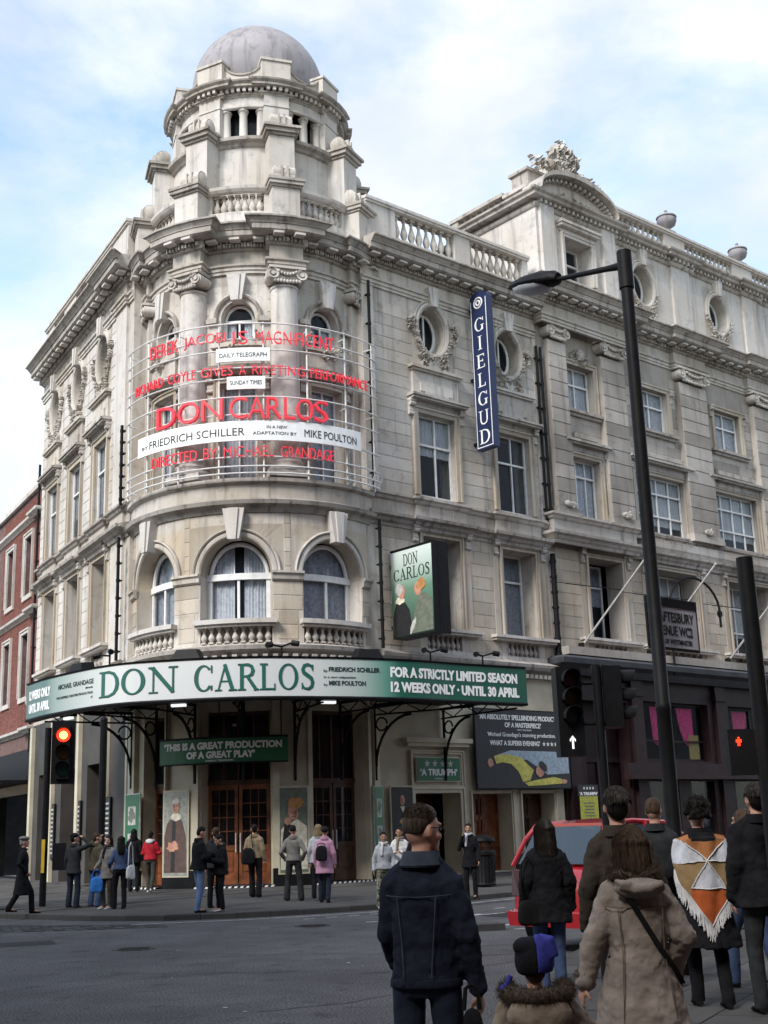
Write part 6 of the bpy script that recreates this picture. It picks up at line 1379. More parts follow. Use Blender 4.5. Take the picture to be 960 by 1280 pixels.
slabs(PN_, (1, 3), math.atan2(4.3, 1), 40, 24, .9, .62, lambda x, y: False, znear, 'paving')
slabs(PN_, (1.3, 4.5), R(62), 34, 22, .92, .64, lambda x, y: inpoly(x, y, NP) and distk(x, y, NK) > .31 and x > .9, znear, 'paving')
slabs(PN_, (14, -2), R(62), 34, 22, .92, .64, lambda x, y: inpoly(x, y, NP) and distk(x, y, NK) > .31, znear, 'paving', cap=0)
# stone setts across the mouth of the side street
stt = MB(); rd = random.Random(3)
for j in range(26):
    for i in range(60):
        o = Vector((-16.5, 28.2))+Vector((.93, -.36))*(i*.25+(.12 if j % 2 else 0))+Vector((.36, .93))*(j*.15-1.6)
        d, nn = Vector((.93, -.36)).normalized(), Vector((.36, .93)).normalized()
        if o.x > -4.7 or o.y > 27 and distk(o.x, o.y, KE) < .25 or inpoly(o.x, o.y, pavpoly) or o.y < 25.4: continue
        z = .012+rd.random()*.014; cs = [o, o+d*.23, o+d*.23+nn*.13, o+nn*.13]; c_ = sum(cs, Vector((0, 0)))/4
        stt.add([(p.x, p.y, 0.002) for p in cs]+[(c_.x+(p.x-c_.x)*.82, c_.y+(p.y-c_.y)*.82, z) for p in cs], [(4, 5, 6, 7), (0, 1, 5, 4), (1, 2, 6, 5), (2, 3, 7, 6), (3, 0, 4, 7)])
st_ = struct('side_street_setts', stt, 'sett'); st_['kind'] = 'stuff'
# markings: edge line, broken line, zig zags
def strip(pts, w, name='road_marking', z=.004, m='roadpaint'):
    m2 = MB(); P_ = [Vector(p) for p in pts]; vs = []
    for i, p in enumerate(P_):
        d = (P_[min(i+1, len(P_)-1)]-P_[max(i-1, 0)]).normalized(); nn = Vector((-d.y, d.x))*w/2; vs += [(p.x+nn.x, p.y+nn.y, z), (p.x-nn.x, p.y-nn.y, z)]
    m2.add(vs, [(2*i, 2*i+1, 2*i+3, 2*i+2) for i in range(len(P_)-1)]); struct(name, m2, m)
strip([(-5.6, 26.5), (-4.6, 26.75), (-3.3, 26.9), (-1.9, 27.4), (.1, 28.4), (2.1, 30.6), (3.7, 32.4), (7.3, 35.9), (16, 43.4)], .11)
for i in range(7): t = i/7; a = Vector((-1.9, 26.5)).lerp(Vector((1.2, 28.6)), t); strip([a, a+Vector((.22, .13))], .09)
zz = [(.9, 25.4), (2.1, 27.2), (2.0, 25.9), (3.2, 27.2)]
for a, b in (((.7, 25.2), (1.7, 26.4)), ((1.5, 26.0), (2.2, 26.5)), ((1.9, 23.2), (3.3, 25.3)), ((2.2, 23.9), (3.5, 24.6)), ((3.2, 24.5), (4.2, 26.0)), ((-.6, 25.1), (-.35, 25.15)), ((-.05, 24.7), (.2, 24.75)), ((2.1, 28.0), (2.35, 28.2)), ((1.4, 28.2), (1.65, 28.4)), ((2.0, 22.3), (2.4, 22.4)), ((2.9, 20.1), (3.4, 20.5)), ((3.4, 22.6), (3.9, 22.9))): strip([a, b], .13)
mb = MB(); rd = random.Random(9)
for k in range(26): x, y = rd.uniform(-7, 2), rd.uniform(11, 25.5); s = rd.uniform(.012, .03); mb.add([(x-s, y-s, .004), (x+s, y-s, .004), (x+s*.8, y+s*1.3, .004), (x-s, y+s, .004)], [(0, 1, 2, 3)])
gm = struct('trodden_litter', mb, 'print_palegrey'); gm['kind'] = 'stuff'
# corner kerb mound and refuge island
isl = thing('traffic_island', 'low dark kerbed traffic island in the road behind the man in denim', 'traffic island', (.8, 22.3, 0))
kb = MB(); kb.box(-.95, .95, -.25, .25, 0, .11); o_ = part('kerb', kb, 'kerbstone', isl, W=Matrix.Translation((.85, 22.2, 0)) @ Matrix.Rotation(R(12), 4, 'Z'))
# ================================================================ STREET FURNITURE
def cyl(p0, p1, r, seg=14): m2 = MB(); m2.tube([p0, p1], r, seg); return m2
LP = thing('street_lamp', 'tall black street lamp column with an outreach arm, right of centre', 'street lamp', (3.05, 14, .14))
mb = MB(); mb.lathe([(.12, .1), (.12, .5), (.115, 1.2), (.084, 1.3), (.084, 2.2), (.080, 2.9), (.086, 2.91), (.086, 2.97), (.079, 2.98), (.077, 5), (.074, 7.4), (.074, 8.0), (.09, 8.01), (.09, 8.5), (.02, 8.53)], 20, (3.05, 14)); part('column', mb, 'black', LP, smooth=True)
mb = MB(); pa, pb_ = Vector((3.05, 14, 8.32)), Vector((2.36, 15.0, 8.62)); mb.tube([pa, pa.lerp(pb_, .25), pb_], [.055, .038, .03], 10); part('arm', mb, 'black', LP, smooth=True)
hd = MB(); dr_ = (pb_-pa).normalized(); sd_ = dr_.cross(Vector((0, 0, 1))).normalized(); up_ = sd_.cross(dr_); rings = []
for t, w, h, dd in ((0, .07, .09, .04), (.08, .13, .13, .06), (.3, .19, .15, .08), (.6, .19, .13, .08), (.85, .13, .09, .05), (1.0, .03, .03, .01)):
    c_ = pb_+dr_*(t-.03); rings.append([c_+sd_*(w*math.cos(k*.524))+up_*((h if math.sin(k*.524) > 0 else dd)*math.sin(k*.524)) for k in range(12)])
hd.loft(rings); ln = part('lantern', hd, 'black', LP, smooth=True)
bw = MB(); rings = []
for t, w, dd in ((.2, .10, .04), (.3, .165, .10), (.6, .17, .11), (.8, .11, .06), (.9, .02, .02)):
    c_ = pb_+dr_*(t-.03)-up_*.035; rings.append([c_+sd_*(w*math.cos(k*.524))+up_*((.01 if math.sin(k*.524) > 0 else dd)*math.sin(k*.524)) for k in range(12)])
M['bowl'] = mat('lamp_bowl', (.55, .57, .60), .25, .1, 4, 0); bw.loft(rings); part('lamp_bowl', bw, 'bowl', ln, smooth=True)
mb = MB(); mb.box(-.05, .05, -.13, -.09, .5, 1.2); part('access_door', mb, 'black', LP, W=Matrix.Translation((3.05, 14, 0)))
NP_ = thing('street_name_plate', 'white plate reading SHAFTESBURY AVENUE WC2 clamped to the tall lamp column', 'sign', (3.4, 14.3, 3.68))
SPt = Flat((3.0, 14.16), DR); m2 = MB(); m2.box(0, .92, 0, .02, 3.66, 4.14, SPt); pl_ = part('plate', m2, mat('dull_white_enamel', (.50, .51, .54), .4, .12, 5, .02), NP_)
m2 = MB(); m2.box(-.01, .93, -.012, .03, 4.14, 4.24, SPt); m2.box(-.01, .93, -.004, .024, 3.63, 3.66, SPt); m2.box(.92, .94, -.004, .024, 3.66, 4.14, SPt); m2.box(-.02, .0, -.004, .024, 3.66, 4.14, SPt); part('plate_frame', m2, 'black', NP_)
line(SPt, pl_, 'SHAFTESBURY', .06, .86, 3.96, 4.08, .003, 'print_black', .02, depth=.003); line(SPt, pl_, 'AVENUE WC2', .1, .82, 3.80, 3.92, .003, 'print_black', .02, depth=.003); line(SPt, pl_, 'CITY OF WESTMINSTER', .12, .8, 3.70, 3.76, .003, 'print_black', .01, depth=.003)
m2 = MB(); m2.tube([SPt(-.05, -.05, 3.8), SPt(.3, .05, 3.8)], .02, 6); m2.tube([SPt(-.05, -.05, 4.05), SPt(.3, .05, 4.05)], .02, 6); part('clamp', m2, 'black', NP_)
def lampset(root, W, n=3, lit=None, arrow=False, r=.1, gap=.31, back=True, hood=True):
    """signal head local: front towards -Y, top at z=0 going down"""
    H_ = gap*n+.08; m2 = MB(); m2.box(-.16, .16, 0, .22, -H_, 0); hdd = part('signal_head', m2, 'black', root, W=W)
    if back: m2 = MB(); m2.box(-.29, .29, .10, .115, -H_-.12, .12); part('backing_board', m2, 'black', root, W=W)
    for k in range(n):
        z = -(gap*(k+.5)+.04); m2 = MB(); m2.tube([(0, .0, z), (0, -.02, z)], r, 16); colr = {0: 'lens_red', 1: 'lens_amber', 2: 'lens_green'}[k % 3]
        part('lens', m2, 'lens_red_lit' if lit == k else colr, hdd, W=W, smooth=True)
        if hood:
            vs = []
            for j in range(15):
                a = R(-20+220*j/14); 
                for y, rr_ in ((0, r+.012), (-.17-.05*math.sin(a), r+.012), (-.17-.05*math.sin(a), r+.022), (0, r+.022)): vs.append((rr_*math.cos(a), y, z+rr_*math.sin(a)))
            m2 = MB(); m2.add(vs, [tuple(4*j+x for x in (i, i+4, (i+1) % 4+4, (i+1) % 4)) for j in range(14) for i in range(4)]); part('hood', m2, 'black', hdd, W=W, smooth=True)
    if arrow:
        z = -H_-.17; m2 = MB(); m2.box(-.16, .16, 0, .2, -H_-.34, -H_); bx = part('arrow_box', m2, 'black', root, W=W); m2 = MB(); m2.prism([(-.012, z-.08), (.012, z-.08), (.012, z+.035), (.036, z+.005), (.036, z+.035), (0, z+.08), (-.036, z+.035), (-.036, z+.005), (-.012, z+.035)], -.008, 0); part('arrow', m2, 'arrow_white', bx, W=W)
M['lens_red'] = mat('dark_red_lens', (.05, .006, .006), .2, 0, 5, 0); M['lens_amber'] = mat('dark_amber_lens', (.04, .02, .005), .2, 0, 5, 0); M['lens_green'] = mat('dark_green_lens', (.006, .03, .02), .2, 0, 5, 0)
M['lens_red_lit'] = mat('lit_red_lens', (.8, .03, .01), .3, 0, 5, 0, emit=(1, .03, .01), es=1.1); M['arrow_white'] = mat('lit_arrow', (.8, .8, .8), .4, 0, 5, 0, emit=(1, 1, 1), es=.3); M['amber_core'] = mat('lit_lens_core', (1, .5, .1), .3, 0, 5, 0, emit=(1, .5, .08), es=2.2)
M['yellow'] = mat('yellow_panel', (.65, .45, .03), .5, .1, 5, 0)
def rotz(x, y, z, a): return Matrix.Translation((x, y, z)) @ Matrix.Rotation(a, 4, 'Z')
ts = thing('traffic_signal', 'traffic signal showing red at the left kerb with yellow push button strip', 'traffic signal', (-8.72, 31.9, .14))
part('pole', cyl((-8.72, 31.9, .1), (-8.72, 31.9, 4.5), .085), 'black', ts, smooth=True)
lampset(ts, rotz(-8.32, 31.85, 4.55, R(12)), lit=0, r=.17, gap=.42)
m2 = MB(); m2.tube([(0, -.021, -.25), (0, -.028, -.25)], .10, 16); part('lens_core', m2, 'amber_core', ts, W=rotz(-8.32, 31.85, 4.55, R(12)))
m2 = MB(); m2.box(-8.5, -8.2, 31.85, 32.0, 1.0, 1.65); part('button_box', m2, 'black', ts); m2 = MB(); m2.box(-8.76, -8.68, 31.79, 31.82, .95, 1.75); part('yellow_strip', m2, 'yellow', ts)
ps_ = thing('signal_post', 'plain dark post between the two men and the two women', 'post', (-7.24, 31.4, .14)); part('shaft', cyl((-7.24, 31.6, .1), (-7.24, 31.6, 4.6), .09), 'black', ps_, smooth=True); m2 = MB(); m2.sphere((-7.24, 31.6, 4.62), .1, 10, 6); part('cap', m2, 'black', ps_, smooth=True)
ts = thing('traffic_signal', 'black traffic signal cluster with white up arrow in front of the pub', 'traffic signal', (2.58, 15.5, .14))
part('pole', cyl((2.58, 15.5, .1), (2.58, 15.5, 3.62), .06), 'black', ts, smooth=True); lampset(ts, rotz(2.22, 15.42, 3.60, R(8)), arrow=True, back=False, gap=.225, r=.09); lampset(ts, rotz(2.86, 15.6, 3.60, R(95)), back=False, gap=.225, r=.09); m2 = MB()
for z in (3.4, 2.9): m2.tube([(2.24, 15.5, z), (2.9, 15.6, z)], .025, 6)
part('bracket', m2, 'black', ts)
ts = thing('traffic_signal', 'black signal pole at the right edge with small red pedestrian light', 'traffic signal', (2.95, 10, .14))
part('pole', cyl((2.95, 10, .1), (2.95, 10, 3.78), .068), 'black', ts, smooth=True)
Wp = rotz(2.80, 10.1, 2.40, R(-6)); m2 = MB(); m2.box(-.10, .12, 0, .14, -.36, 0); pbx = part('pedestrian_box', m2, 'black', ts, W=Wp)
m2 = MB(); m2.sphere((0, -.01, -.09), .018, 8, 6); m2.box(-.02, .02, -.015, 0, -.17, -.11); m2.box(-.045, -.025, -.015, 0, -.17, -.115); m2.box(.025, .045, -.015, 0, -.17, -.115); m2.box(-.02, -.003, -.015, 0, -.23, -.17); m2.box(.003, .02, -.015, 0, -.23, -.17); part('red_figure', m2, 'lens_red_lit', pbx, W=Wp @ Matrix.Translation((-.02, 0, -.03)) @ Matrix.Diagonal((.45, 1, .45, 1)))
# litter bin
bn = thing('litter_bin', 'round black cast litter bin on the pavement behind the man in denim', 'bin', (2.39, 35.2, .2)); m2 = MB(); m2.lathe([(.30, .18), (.32, .22), (.29, .26), (.29, .95), (.33, .98), (.33, 1.06), (.29, 1.1)], 24, (2.39, 34.9)); part('drum', m2, 'black', bn, smooth=True)
m2 = MB(); m2.lathe([(.30, 1.3), (.34, 1.34), (.32, 1.42), (.12, 1.5), (.02, 1.52)], 24, (2.39, 34.9)); 
part('lid', m2, 'black', bn, smooth=True)
for k in range(4): a = k*1.571+.7; part('lid_strut', cyl((2.39+.27*math.cos(a), 34.9+.27*math.sin(a), 1.05), (2.39+.27*math.cos(a), 34.9+.27*math.sin(a), 1.34), .025, 6), 'black', bn)
for k in range(20):
    a = k*math.pi/10; m2 = MB(); m2.box(-.018, .018, -.305, -.285, .28, .93); part('rib', m2, 'black', bn, W=rotz(2.39, 34.9, 0, a))
# red telephone box at the left edge
tb = thing('telephone_box', 'edge of a red kiosk at the far left of the picture', 'kiosk', (-9.9, 30.2, .1)); M['red'] = mat('red_paint', (.35, .012, .012), .4, .1, 5, 0)
m2 = MB(); tx = -10.27; ty = 31.5
for x in (-.44, .36):
    for y in (-.44, .36): m2.box(x, x+.08, y, y+.08, .1, 2.3)
m2.box(-.44, .44, -.44, .44, 2.3, 2.55); m2.box(-.40, .40, -.40, .40, 2.55, 2.65); m2.box(-.42, .42, -.42, .42, .1, .5)
for z in (.85, 1.2, 1.55, 1.9): m2.box(-.36, .36, -.42, -.39, z, z+.03); m2.box(.39, .42, -.36, .36, z, z+.03)
part('body', m2, 'red', tb, W=rotz(tx, ty, .05, R(10))); m2 = MB(); m2.box(-.37, .37, -.37, .37, .5, 2.3); part('pane', m2, 'glass', tb, W=rotz(tx, ty, .05, R(10)))
# ================================================================ ADDED BUILDINGS, unseen, behind and left of the camera, for shade and reflections
SB = Flat((44, 33.0), (-DR[0], -DR[1])); OPP = thing('shade_terrace', 'unseen plain brown brick terrace added behind the camera to shade the road', 'building', (2, -6, 0)); opo = []
for i in range(16):
    for z0 in (5.2, 9.0, 12.8): opo.append((6+i*5, 8.2+i*5, z0, z0+2.2))
m2 = MB(); wall(m2, SB, 0, 92, 0, 19, opo, .5); part('wall', m2, 'brick', OPP)
m2 = MB(); m2.box(0, 92, .5, .6, 0, 17.9, SB); part('inner_wall', m2, 'blackmatte', OPP); m2 = MB(); m2.box(0, 92, .6, 12, 17.9, 18, SB); part('roof', m2, 'lead', OPP); m2 = MB(); m2.box(0, 92, -.3, .0, 17.6, 18.1, SB); m2.box(0, 92, -.2, .0, 4.1, 4.5, SB); part('cornice', m2, 'stone_dark', OPP)
for i in range(16):
    for z0 in (5.2, 9.0, 12.8):
        m2 = MB(); a = 6+i*5; m2.box(a, a+2.2, .2, .25, z0, z0+.1, SB); m2.box(a, a+2.2, .2, .25, z0+2.1, z0+2.2, SB); m2.box(a, a+.08, .2, .25, z0+.1, z0+2.1, SB); m2.box(a+2.12, a+2.2, .2, .25, z0+.1, z0+2.1, SB); m2.box(a+.08, a+2.12, .2, .25, z0+1.05, z0+1.12, SB); w = part('window', m2, 'white', OPP); m2 = MB(); m2.box(a+.08, a+2.12, .22, .23, z0+.1, z0+2.1, SB); part('pane', m2, 'glass', w)
for nm_, lb_, F_s, L_, Hh in (('shade_block', 'unseen tall plain brick block added on the left to shade the foreground', Flat((-16, -30), (0, 1)), 38, 27), ('shade_block', 'return front of the unseen brick block added for shade, facing the theatre', Flat((-16.0, 8), (-1, 0)), 30, 27)):  # added block out of view, sized to throw shade on the foreground
    CB = thing(nm_, lb_, 'building', F_s(L_/2, 0, 0)); opc = []
    for i in range(int(L_/4.6)):
        for z0 in (5.0, 8.8, 12.6, 16.4, 20.2): opc.append((1.5+i*4.6, 3.1+i*4.6, z0, z0+2.1))
    m2 = MB(); wall(m2, F_s, 0, L_, 0, Hh, opc, .5); part('wall', m2, 'brick', CB); m2 = MB(); m2.box(.3, L_-.3, .52, .6, 0, Hh, F_s); part('inner_wall', m2, 'blackmatte', CB); m2 = MB(); m2.box(0, L_, -.4, .0, Hh-.7, Hh, F_s); m2.box(0, L_, -.2, .0, 4.1, 4.5, F_s); part('cornice', m2, 'stone_dark', CB); m2 = MB(); m2.box(.6, L_-.6, .6, 12, Hh-.3, Hh-.2, F_s); part('roof', m2, 'lead', CB)
    for a, b_1, z0, z1 in opc:
        m2 = MB(); m2.box(a, b_1, .2, .25, z0, z0+.1, F_s); m2.box(a, b_1, .2, .25, z1-.1, z1, F_s); m2.box(a, b_1, .2, .25, (z0+z1)/2-.03, (z0+z1)/2+.03, F_s); m2.box(a, a+.07, .2, .25, z0+.1, (z0+z1)/2-.03, F_s); m2.box(b_1-.07, b_1, .2, .25, z0+.1, (z0+z1)/2-.03, F_s); m2.box(a, a+.07, .2, .25, (z0+z1)/2+.03, z1-.1, F_s); m2.box(b_1-.07, b_1, .2, .25, (z0+z1)/2+.03, z1-.1, F_s); w = part('window', m2, 'white', CB); m2 = MB(); m2.box(a+.07, b_1-.07, .22, .23, z0+.1, z1-.1, F_s); part('pane', m2, 'glass', w)
# ================================================================ PEOPLE
CL = bpy.data.textures.new('cloth_folds', 'CLOUDS'); CL.noise_scale = .11; CL.noise_depth = 2
CL3 = bpy.data.textures.new('fine_creases', 'CLOUDS'); CL3.noise_scale = .045; CL3.noise_depth = 3
CL2 = bpy.data.textures.new('coarse_folds', 'CLOUDS'); CL2.noise_scale = .22; CL2.noise_depth = 2
def fabric(n, c, var=.2, sc=9, bump=.35, rough=.92, stretch=None, sheen=0):
    if n in M: return n
    m, nn, l, b = nmat(n); b.inputs['Roughness'].default_value = rough; b.inputs['Specular IOR Level'].default_value = .12; b.inputs['Sheen Weight'].default_value = sheen
    t = nn.new('ShaderNodeTexCoord'); k = nn.new('ShaderNodeMapping'); k.inputs['Scale'].default_value = stretch or (1, 1, 1); l.new(t.outputs['Object'], k.inputs[0])
    x = nn.new('ShaderNodeTexNoise'); x.inputs['Scale'].default_value = sc; x.inputs['Detail'].default_value = 6; l.new(k.outputs[0], x.inputs[0])
    r_ = nn.new('ShaderNodeMapRange'); r_.inputs[1].default_value = .3; r_.inputs[2].default_value = .7; r_.inputs[3].default_value = 1-var*1.5; r_.inputs[4].default_value = 1+var; l.new(x.outputs['Fac'], r_.inputs[0])
    q = nn.new('ShaderNodeMix'); q.data_type = 'RGBA'; q.blend_type = 'MULTIPLY'; q.inputs[0].default_value = 1; q.inputs[6].default_value = (*c, 1); l.new(r_.outputs[0], q.inputs[7]); l.new(q.outputs[2], b.inputs['Base Color'])
    y = nn.new('ShaderNodeTexNoise'); y.inputs['Scale'].default_value = 55 if not stretch else 20; y.inputs['Detail'].default_value = 5; l.new(k.outputs[0], y.inputs[0])
    bu = nn.new('ShaderNodeBump'); bu.inputs['Strength'].default_value = bump; bu.inputs['Distance'].default_value = .01; l.new(y.outputs['Fac'], bu.inputs['Height']); l.new(bu.outputs[0], b.inputs['Normal'])
    M[n] = m; return n
for n, c in (('black_cloth', (.012, .012, .014)), ('charcoal_cloth', (.03, .032, .034)), ('brown_cloth', (.045, .036, .028)), ('olive_cloth', (.075, .066, .045)), ('grey_cloth', (.20, .19, .17)), ('pale_grey_cloth', (.42, .43, .45)), ('tan_cloth', (.26, .20, .13)), ('pink_cloth', (.48, .26, .36)), ('red_cloth', (.38, .02, .03)), ('jeans', (.06, .09, .17)), ('jeans_pale', (.14, .21, .36)), ('jeans_dark', (.022, .028, .045)), ('denim_jacket', (.016, .019, .032)), ('beige_suede', (.27, .225, .19)), ('beige_parka', (.27, .215, .16)), ('white_cloth', (.62, .61, .60)), ('blue_cloth', (.045, .05, .26)), ('light_blue_cloth', (.28, .42, .60)), ('blue_plastic', (.05, .22, .62)), ('shoe_black', (.012, .011, .011)), ('shoe_white', (.5, .5, .48)), ('orange_brown_knit', (.36, .15, .06)), ('tan_knit', (.30, .20, .10)), ('rust_knit', (.42, .10, .03)), ('pale_knit', (.55, .56, .60)), ('grey_trousers', (.06, .058, .05))): fabric(n, c)
for n, c in (('hair_dark', (.010, .008, .007)), ('hair_brown', (.058, .036, .023)), ('hair_short_brown', (.050, .036, .026)), ('hair_fair', (.22, .16, .09)), ('hair_grey', (.25, .25, .25)), ('fur', (.085, .062, .045)), ('fur_pale', (.13, .10, .075))): fabric(n, c, .45, 16, .8, .6, (5, 5, .5))
m, nn, l, b = nmat('camouflage'); t = nn.new('ShaderNodeTexCoord'); x = nn.new('ShaderNodeTexNoise'); x.inputs['Scale'].default_value = 9; x.inputs['Detail'].default_value = 2; r_ = nn.new('ShaderNodeValToRGB'); r_.color_ramp.interpolation = 'CONSTANT'; e = r_.color_ramp
e.elements[0].color = (.05, .05, .035, 1); e.elements[1].position = .45; e.elements[1].color = (.30, .29, .22, 1); q = e.elements.new(.52); q.color = (.10, .11, .06, 1); q = e.elements.new(.6); q.color = (.42, .41, .34, 1)
l.new(t.outputs['Object'], x.inputs[0]); l.new(x.outputs['Fac'], r_.inputs[0]); l.new(r_.outputs[0], b.inputs['Base Color']); b.inputs['Roughness'].default_value = .9; M['camouflage'] = m
def mods(o, vox, smooth=3, disp=0., tex=None, sub=False):
    r = o.modifiers.new('remesh', 'REMESH'); r.mode = 'VOXEL'; r.voxel_size = vox; r.use_smooth_shade = True
    if smooth: s = o.modifiers.new('smooth', 'SMOOTH'); s.factor = .5; s.iterations = smooth
    if disp: d = o.modifiers.new('folds', 'DISPLACE'); d.texture = tex or CL; d.strength = disp; d.mid_level = .5
def limb(mb, pts, rs, seg=12):
    mb.tube(pts, rs, seg)
    for p, r in zip(pts, rs): mb.sphere(tuple(p), r, seg, 8)
def ring_loft(mb, lv, seg=20):
    """lv: (z, cx, cy, rx, ry)"""
    mb.loft([[(cx+rx*math.cos(6.28318*k/seg), cy+ry*math.sin(6.28318*k/seg), z) for k in range(seg)] for z, cx, cy, rx, ry in lv])
def hand(mb, wrist, d, nrm, side, k=1., curl=.6):
    d = Vector(d).normalized(); nrm = (Vector(nrm)-d*Vector(nrm).dot(d)).normalized(); x = d.cross(nrm)*side; w = Vector(wrist)
    rings = []
    for t, a, b in ((0, .026, .020), (.03, .034, .019), (.06, .040, .017), (.085, .040, .014)):
        c = w+d*t*k; rings.append([c+x*(a*k*math.cos(q*.785))+nrm*(b*k*math.sin(q*.785)) for q in range(8)])
    mb.loft(rings)
    for i, (off, L) in enumerate(((-.029, .062), (-.010, .072), (.010, .068), (.028, .054))):
        p = w+d*.078*k+x*off*k; pts = [p]; dd = d.copy()
        for j in range(3):
            ang = curl*(.45+.25*j)+.05*i; dd = (dd*math.cos(ang*.7)+nrm*math.sin(ang*.7)).normalized(); nn_ = nrm; p = p+dd*L*k*(.42, .32, .26)[j]; pts.append(p)
        mb.tube(pts, [.0105*k, .0098*k, .009*k, .0075*k], 6)
    p = w+d*.025*k-x*.030*k; mb.tube([p, p+(d*.5-x*.75+nrm*.3).normalized()*.035*k, p+(d*.8-x*.9+nrm*.5).normalized()*.06*k], [.014*k, .012*k, .009*k], 6)
ARM = {'down': ((.222, -.03, 1.13), (.232, .05, .88)), 'pocket': ((.29, -.09, 1.13), (.20, .09, .95)), 'read': ((.25, .03, 1.12), (.07, .27, 1.17)), 'shade': ((.36, .14, 1.47), (.13, .15, 1.63)), 'fwd': ((.24, .10, 1.14), (.22, .30, .98)), 'back': ((.25, -.14, 1.15), (.24, -.12, .91)), 'chin': ((.24, .08, 1.15), (.10, .22, 1.45)), 'bag': ((.24, -.02, 1.12), (.23, .12, 1.02)), 'hold': ((.27, .0, 1.14), (.36, .05, .92))}
def person(label, x, y, yaw, h, z=.13, top='black_cloth', bot='jeans', hairm='hair_dark', hair='short', coat=.88, arms=('down', 'down'), stride=0., headyaw=0., skin='skin', female=False, near=False, shoe='shoe_black', hat=None, flare=0., group='people on the pavement', slim=1., headpitch=0., collar=True, spread=.10, bulk=0., hemflare=.02):
    """local +Y is where the person faces; yaw turns counter-clockwise"""
    k = h/1.75; t = thing('person', label, 'person', (x, y, z), yaw, group)
    rv = random.Random(int(x*37+y*91)); wv = 1 if near else rv.uniform(.95, 1.08); S_ = Matrix.Rotation(0 if near else rv.uniform(-.025, .025), 4, 'X') @ Matrix.Rotation(0 if near else rv.uniform(-.02, .02), 4, 'Y') @ Matrix.Diagonal((k*wv, k*wv, k, 1)); vb = .0095 if near else .0125; vc = .012 if near else .018
    sx = (.160 if female else .182)*slim; ht = 1.42
    HY = Matrix.Translation((0, .0, 1.50)) @ Matrix.Rotation(headyaw, 4, 'Z') @ Matrix.Rotation(headpitch, 4, 'X') @ Matrix.Translation((0, 0, -1.50))
    H = lambda v: tuple(HY @ Vector(v)); hf = lambda a, b, c: H((a, b, c))
    # feet, knees
    F_ = {}; 
    for sg, st in ((-1, stride), (1, -stride)):
        foot = Vector((sg*spread, st, .075+(.05 if st < -.12 else 0))); hip = Vector((sg*.09, 0, .90)); kn = (foot+hip)/2+Vector((sg*.01, .03+abs(st)*.22, .0)); F_[sg] = (hip, kn, foot)
    A_ = {}
    for sg, nm in ((-1, arms[0]), (1, arms[1])):
        e, w = ARM[nm] if isinstance(nm, str) else nm
        A_[sg] = (Vector((sg*(sx-.022), -.01, ht-.055)), Vector((sg*e[0], e[1], e[2])), Vector((sg*w[0], w[1], w[2])))
    b = MB()
    # head
    b.sphere((0, 0, 0), 1, 16, 12, fn=lambda a, c, d: H((a*.075, c*.095-.008, d*.105+1.645))); b.sphere((0, 0, 0), 1, 14, 10, fn=lambda a, c, d: H((a*.060, c*.072+.022, d*.085+1.590)))
    b.sphere((0, 0, 0), 1, 10, 8, fn=lambda a, c, d: H((a*.030, c*.022+.078, d*.020+1.535)))          # chin
    b.loft([[H((a*.010, .080, 1.648+.002*a)) for a in (-1, 1)]+[H((a*.010, .095, 1.648)) for a in (1, -1)], [H((a*.018, .075, 1.596)) for a in (-1, 1)]+[H((a*.013, .120, 1.600)) for a in (1, -1)], [H((a*.012, .08, 1.588)) for a in (-1, 1)]+[H((a*.010, .108, 1.588)) for a in (1, -1)]])
    b.sphere((0, 0, 0), 1, 10, 6, fn=lambda a, c, d: H((a*.060, c*.012+.083, d*.010+1.664)))         # brow
    for q in (1.574, 1.562): b.sphere((0, 0, 0), 1, 8, 6, fn=lambda a, c, d: H((a*.024, c*.012+.090, d*.0065+q)))   # lips
    for sg in (-1, 1):
        b.sphere((0, 0, 0), 1, 8, 8, fn=lambda a, c, d: H((a*.010+sg*.080, c*.018-.012, d*.032+1.620))); b.sphere((0, 0, 0), 1, 8, 6, fn=lambda a, c, d: H((a*.022+sg*.045, c*.02+.06, d*.02+1.602)))
    b.tube([(0, -.02, 1.40), (0, -.01, 1.50), H((0, 0, 1.56))], [.060, .054, .052], 12)
    ring_loft(b, [(.90, 0, 0, .14, .09), (1.08, 0, 0, .12, .08), (1.30, 0, 0, .14, .09), (1.42, 0, -.01, .15, .06), (1.46, 0, -.01, .06, .05)], 14)
    for sg in (-1, 1):
        hp, kn, ft = F_[sg]; limb(b, [hp, kn, ft+Vector((0, -.0, .0))], [.075, .048, .036], 8)
        sh, el, wr = A_[sg]; limb(b, [sh, el, wr], [.045, .034, .024], 8); dd = (wr-el).normalized()
        hand(b, wr+dd*.01, dd, Vector((-sg, .2, 0)) if abs(dd.z) > .5 else Vector((-sg*.5, 0, -1)), sg, 1.0, .7)
        b.sphere((ft.x, ft.y+.05, ft.z-.03), (.04, .11, .035), 8, 6)
    bo = part('body', b, skin, t, W=S_, local=True); mods(bo, vb, 1)
    for sg in (-1, 1):
        ey = MB(); ey.sphere((0, 0, 0), 1, 8, 6, fn=lambda a, c, d: H((a*.0125+sg*.031, c*.009+.0815, d*.0075+1.638))); part('eye', ey, 'eye_dark', t, W=S_, local=True, smooth=True)
    # trousers or legs
    g = MB(); ring_loft(g, [(.84, 0, 0, .150, .10), (.93, 0, -.01, .168+bulk, .125+bulk), (1.03, 0, 0, .150+bulk, .11+bulk), (1.08, 0, 0, .14, .10)], 16)
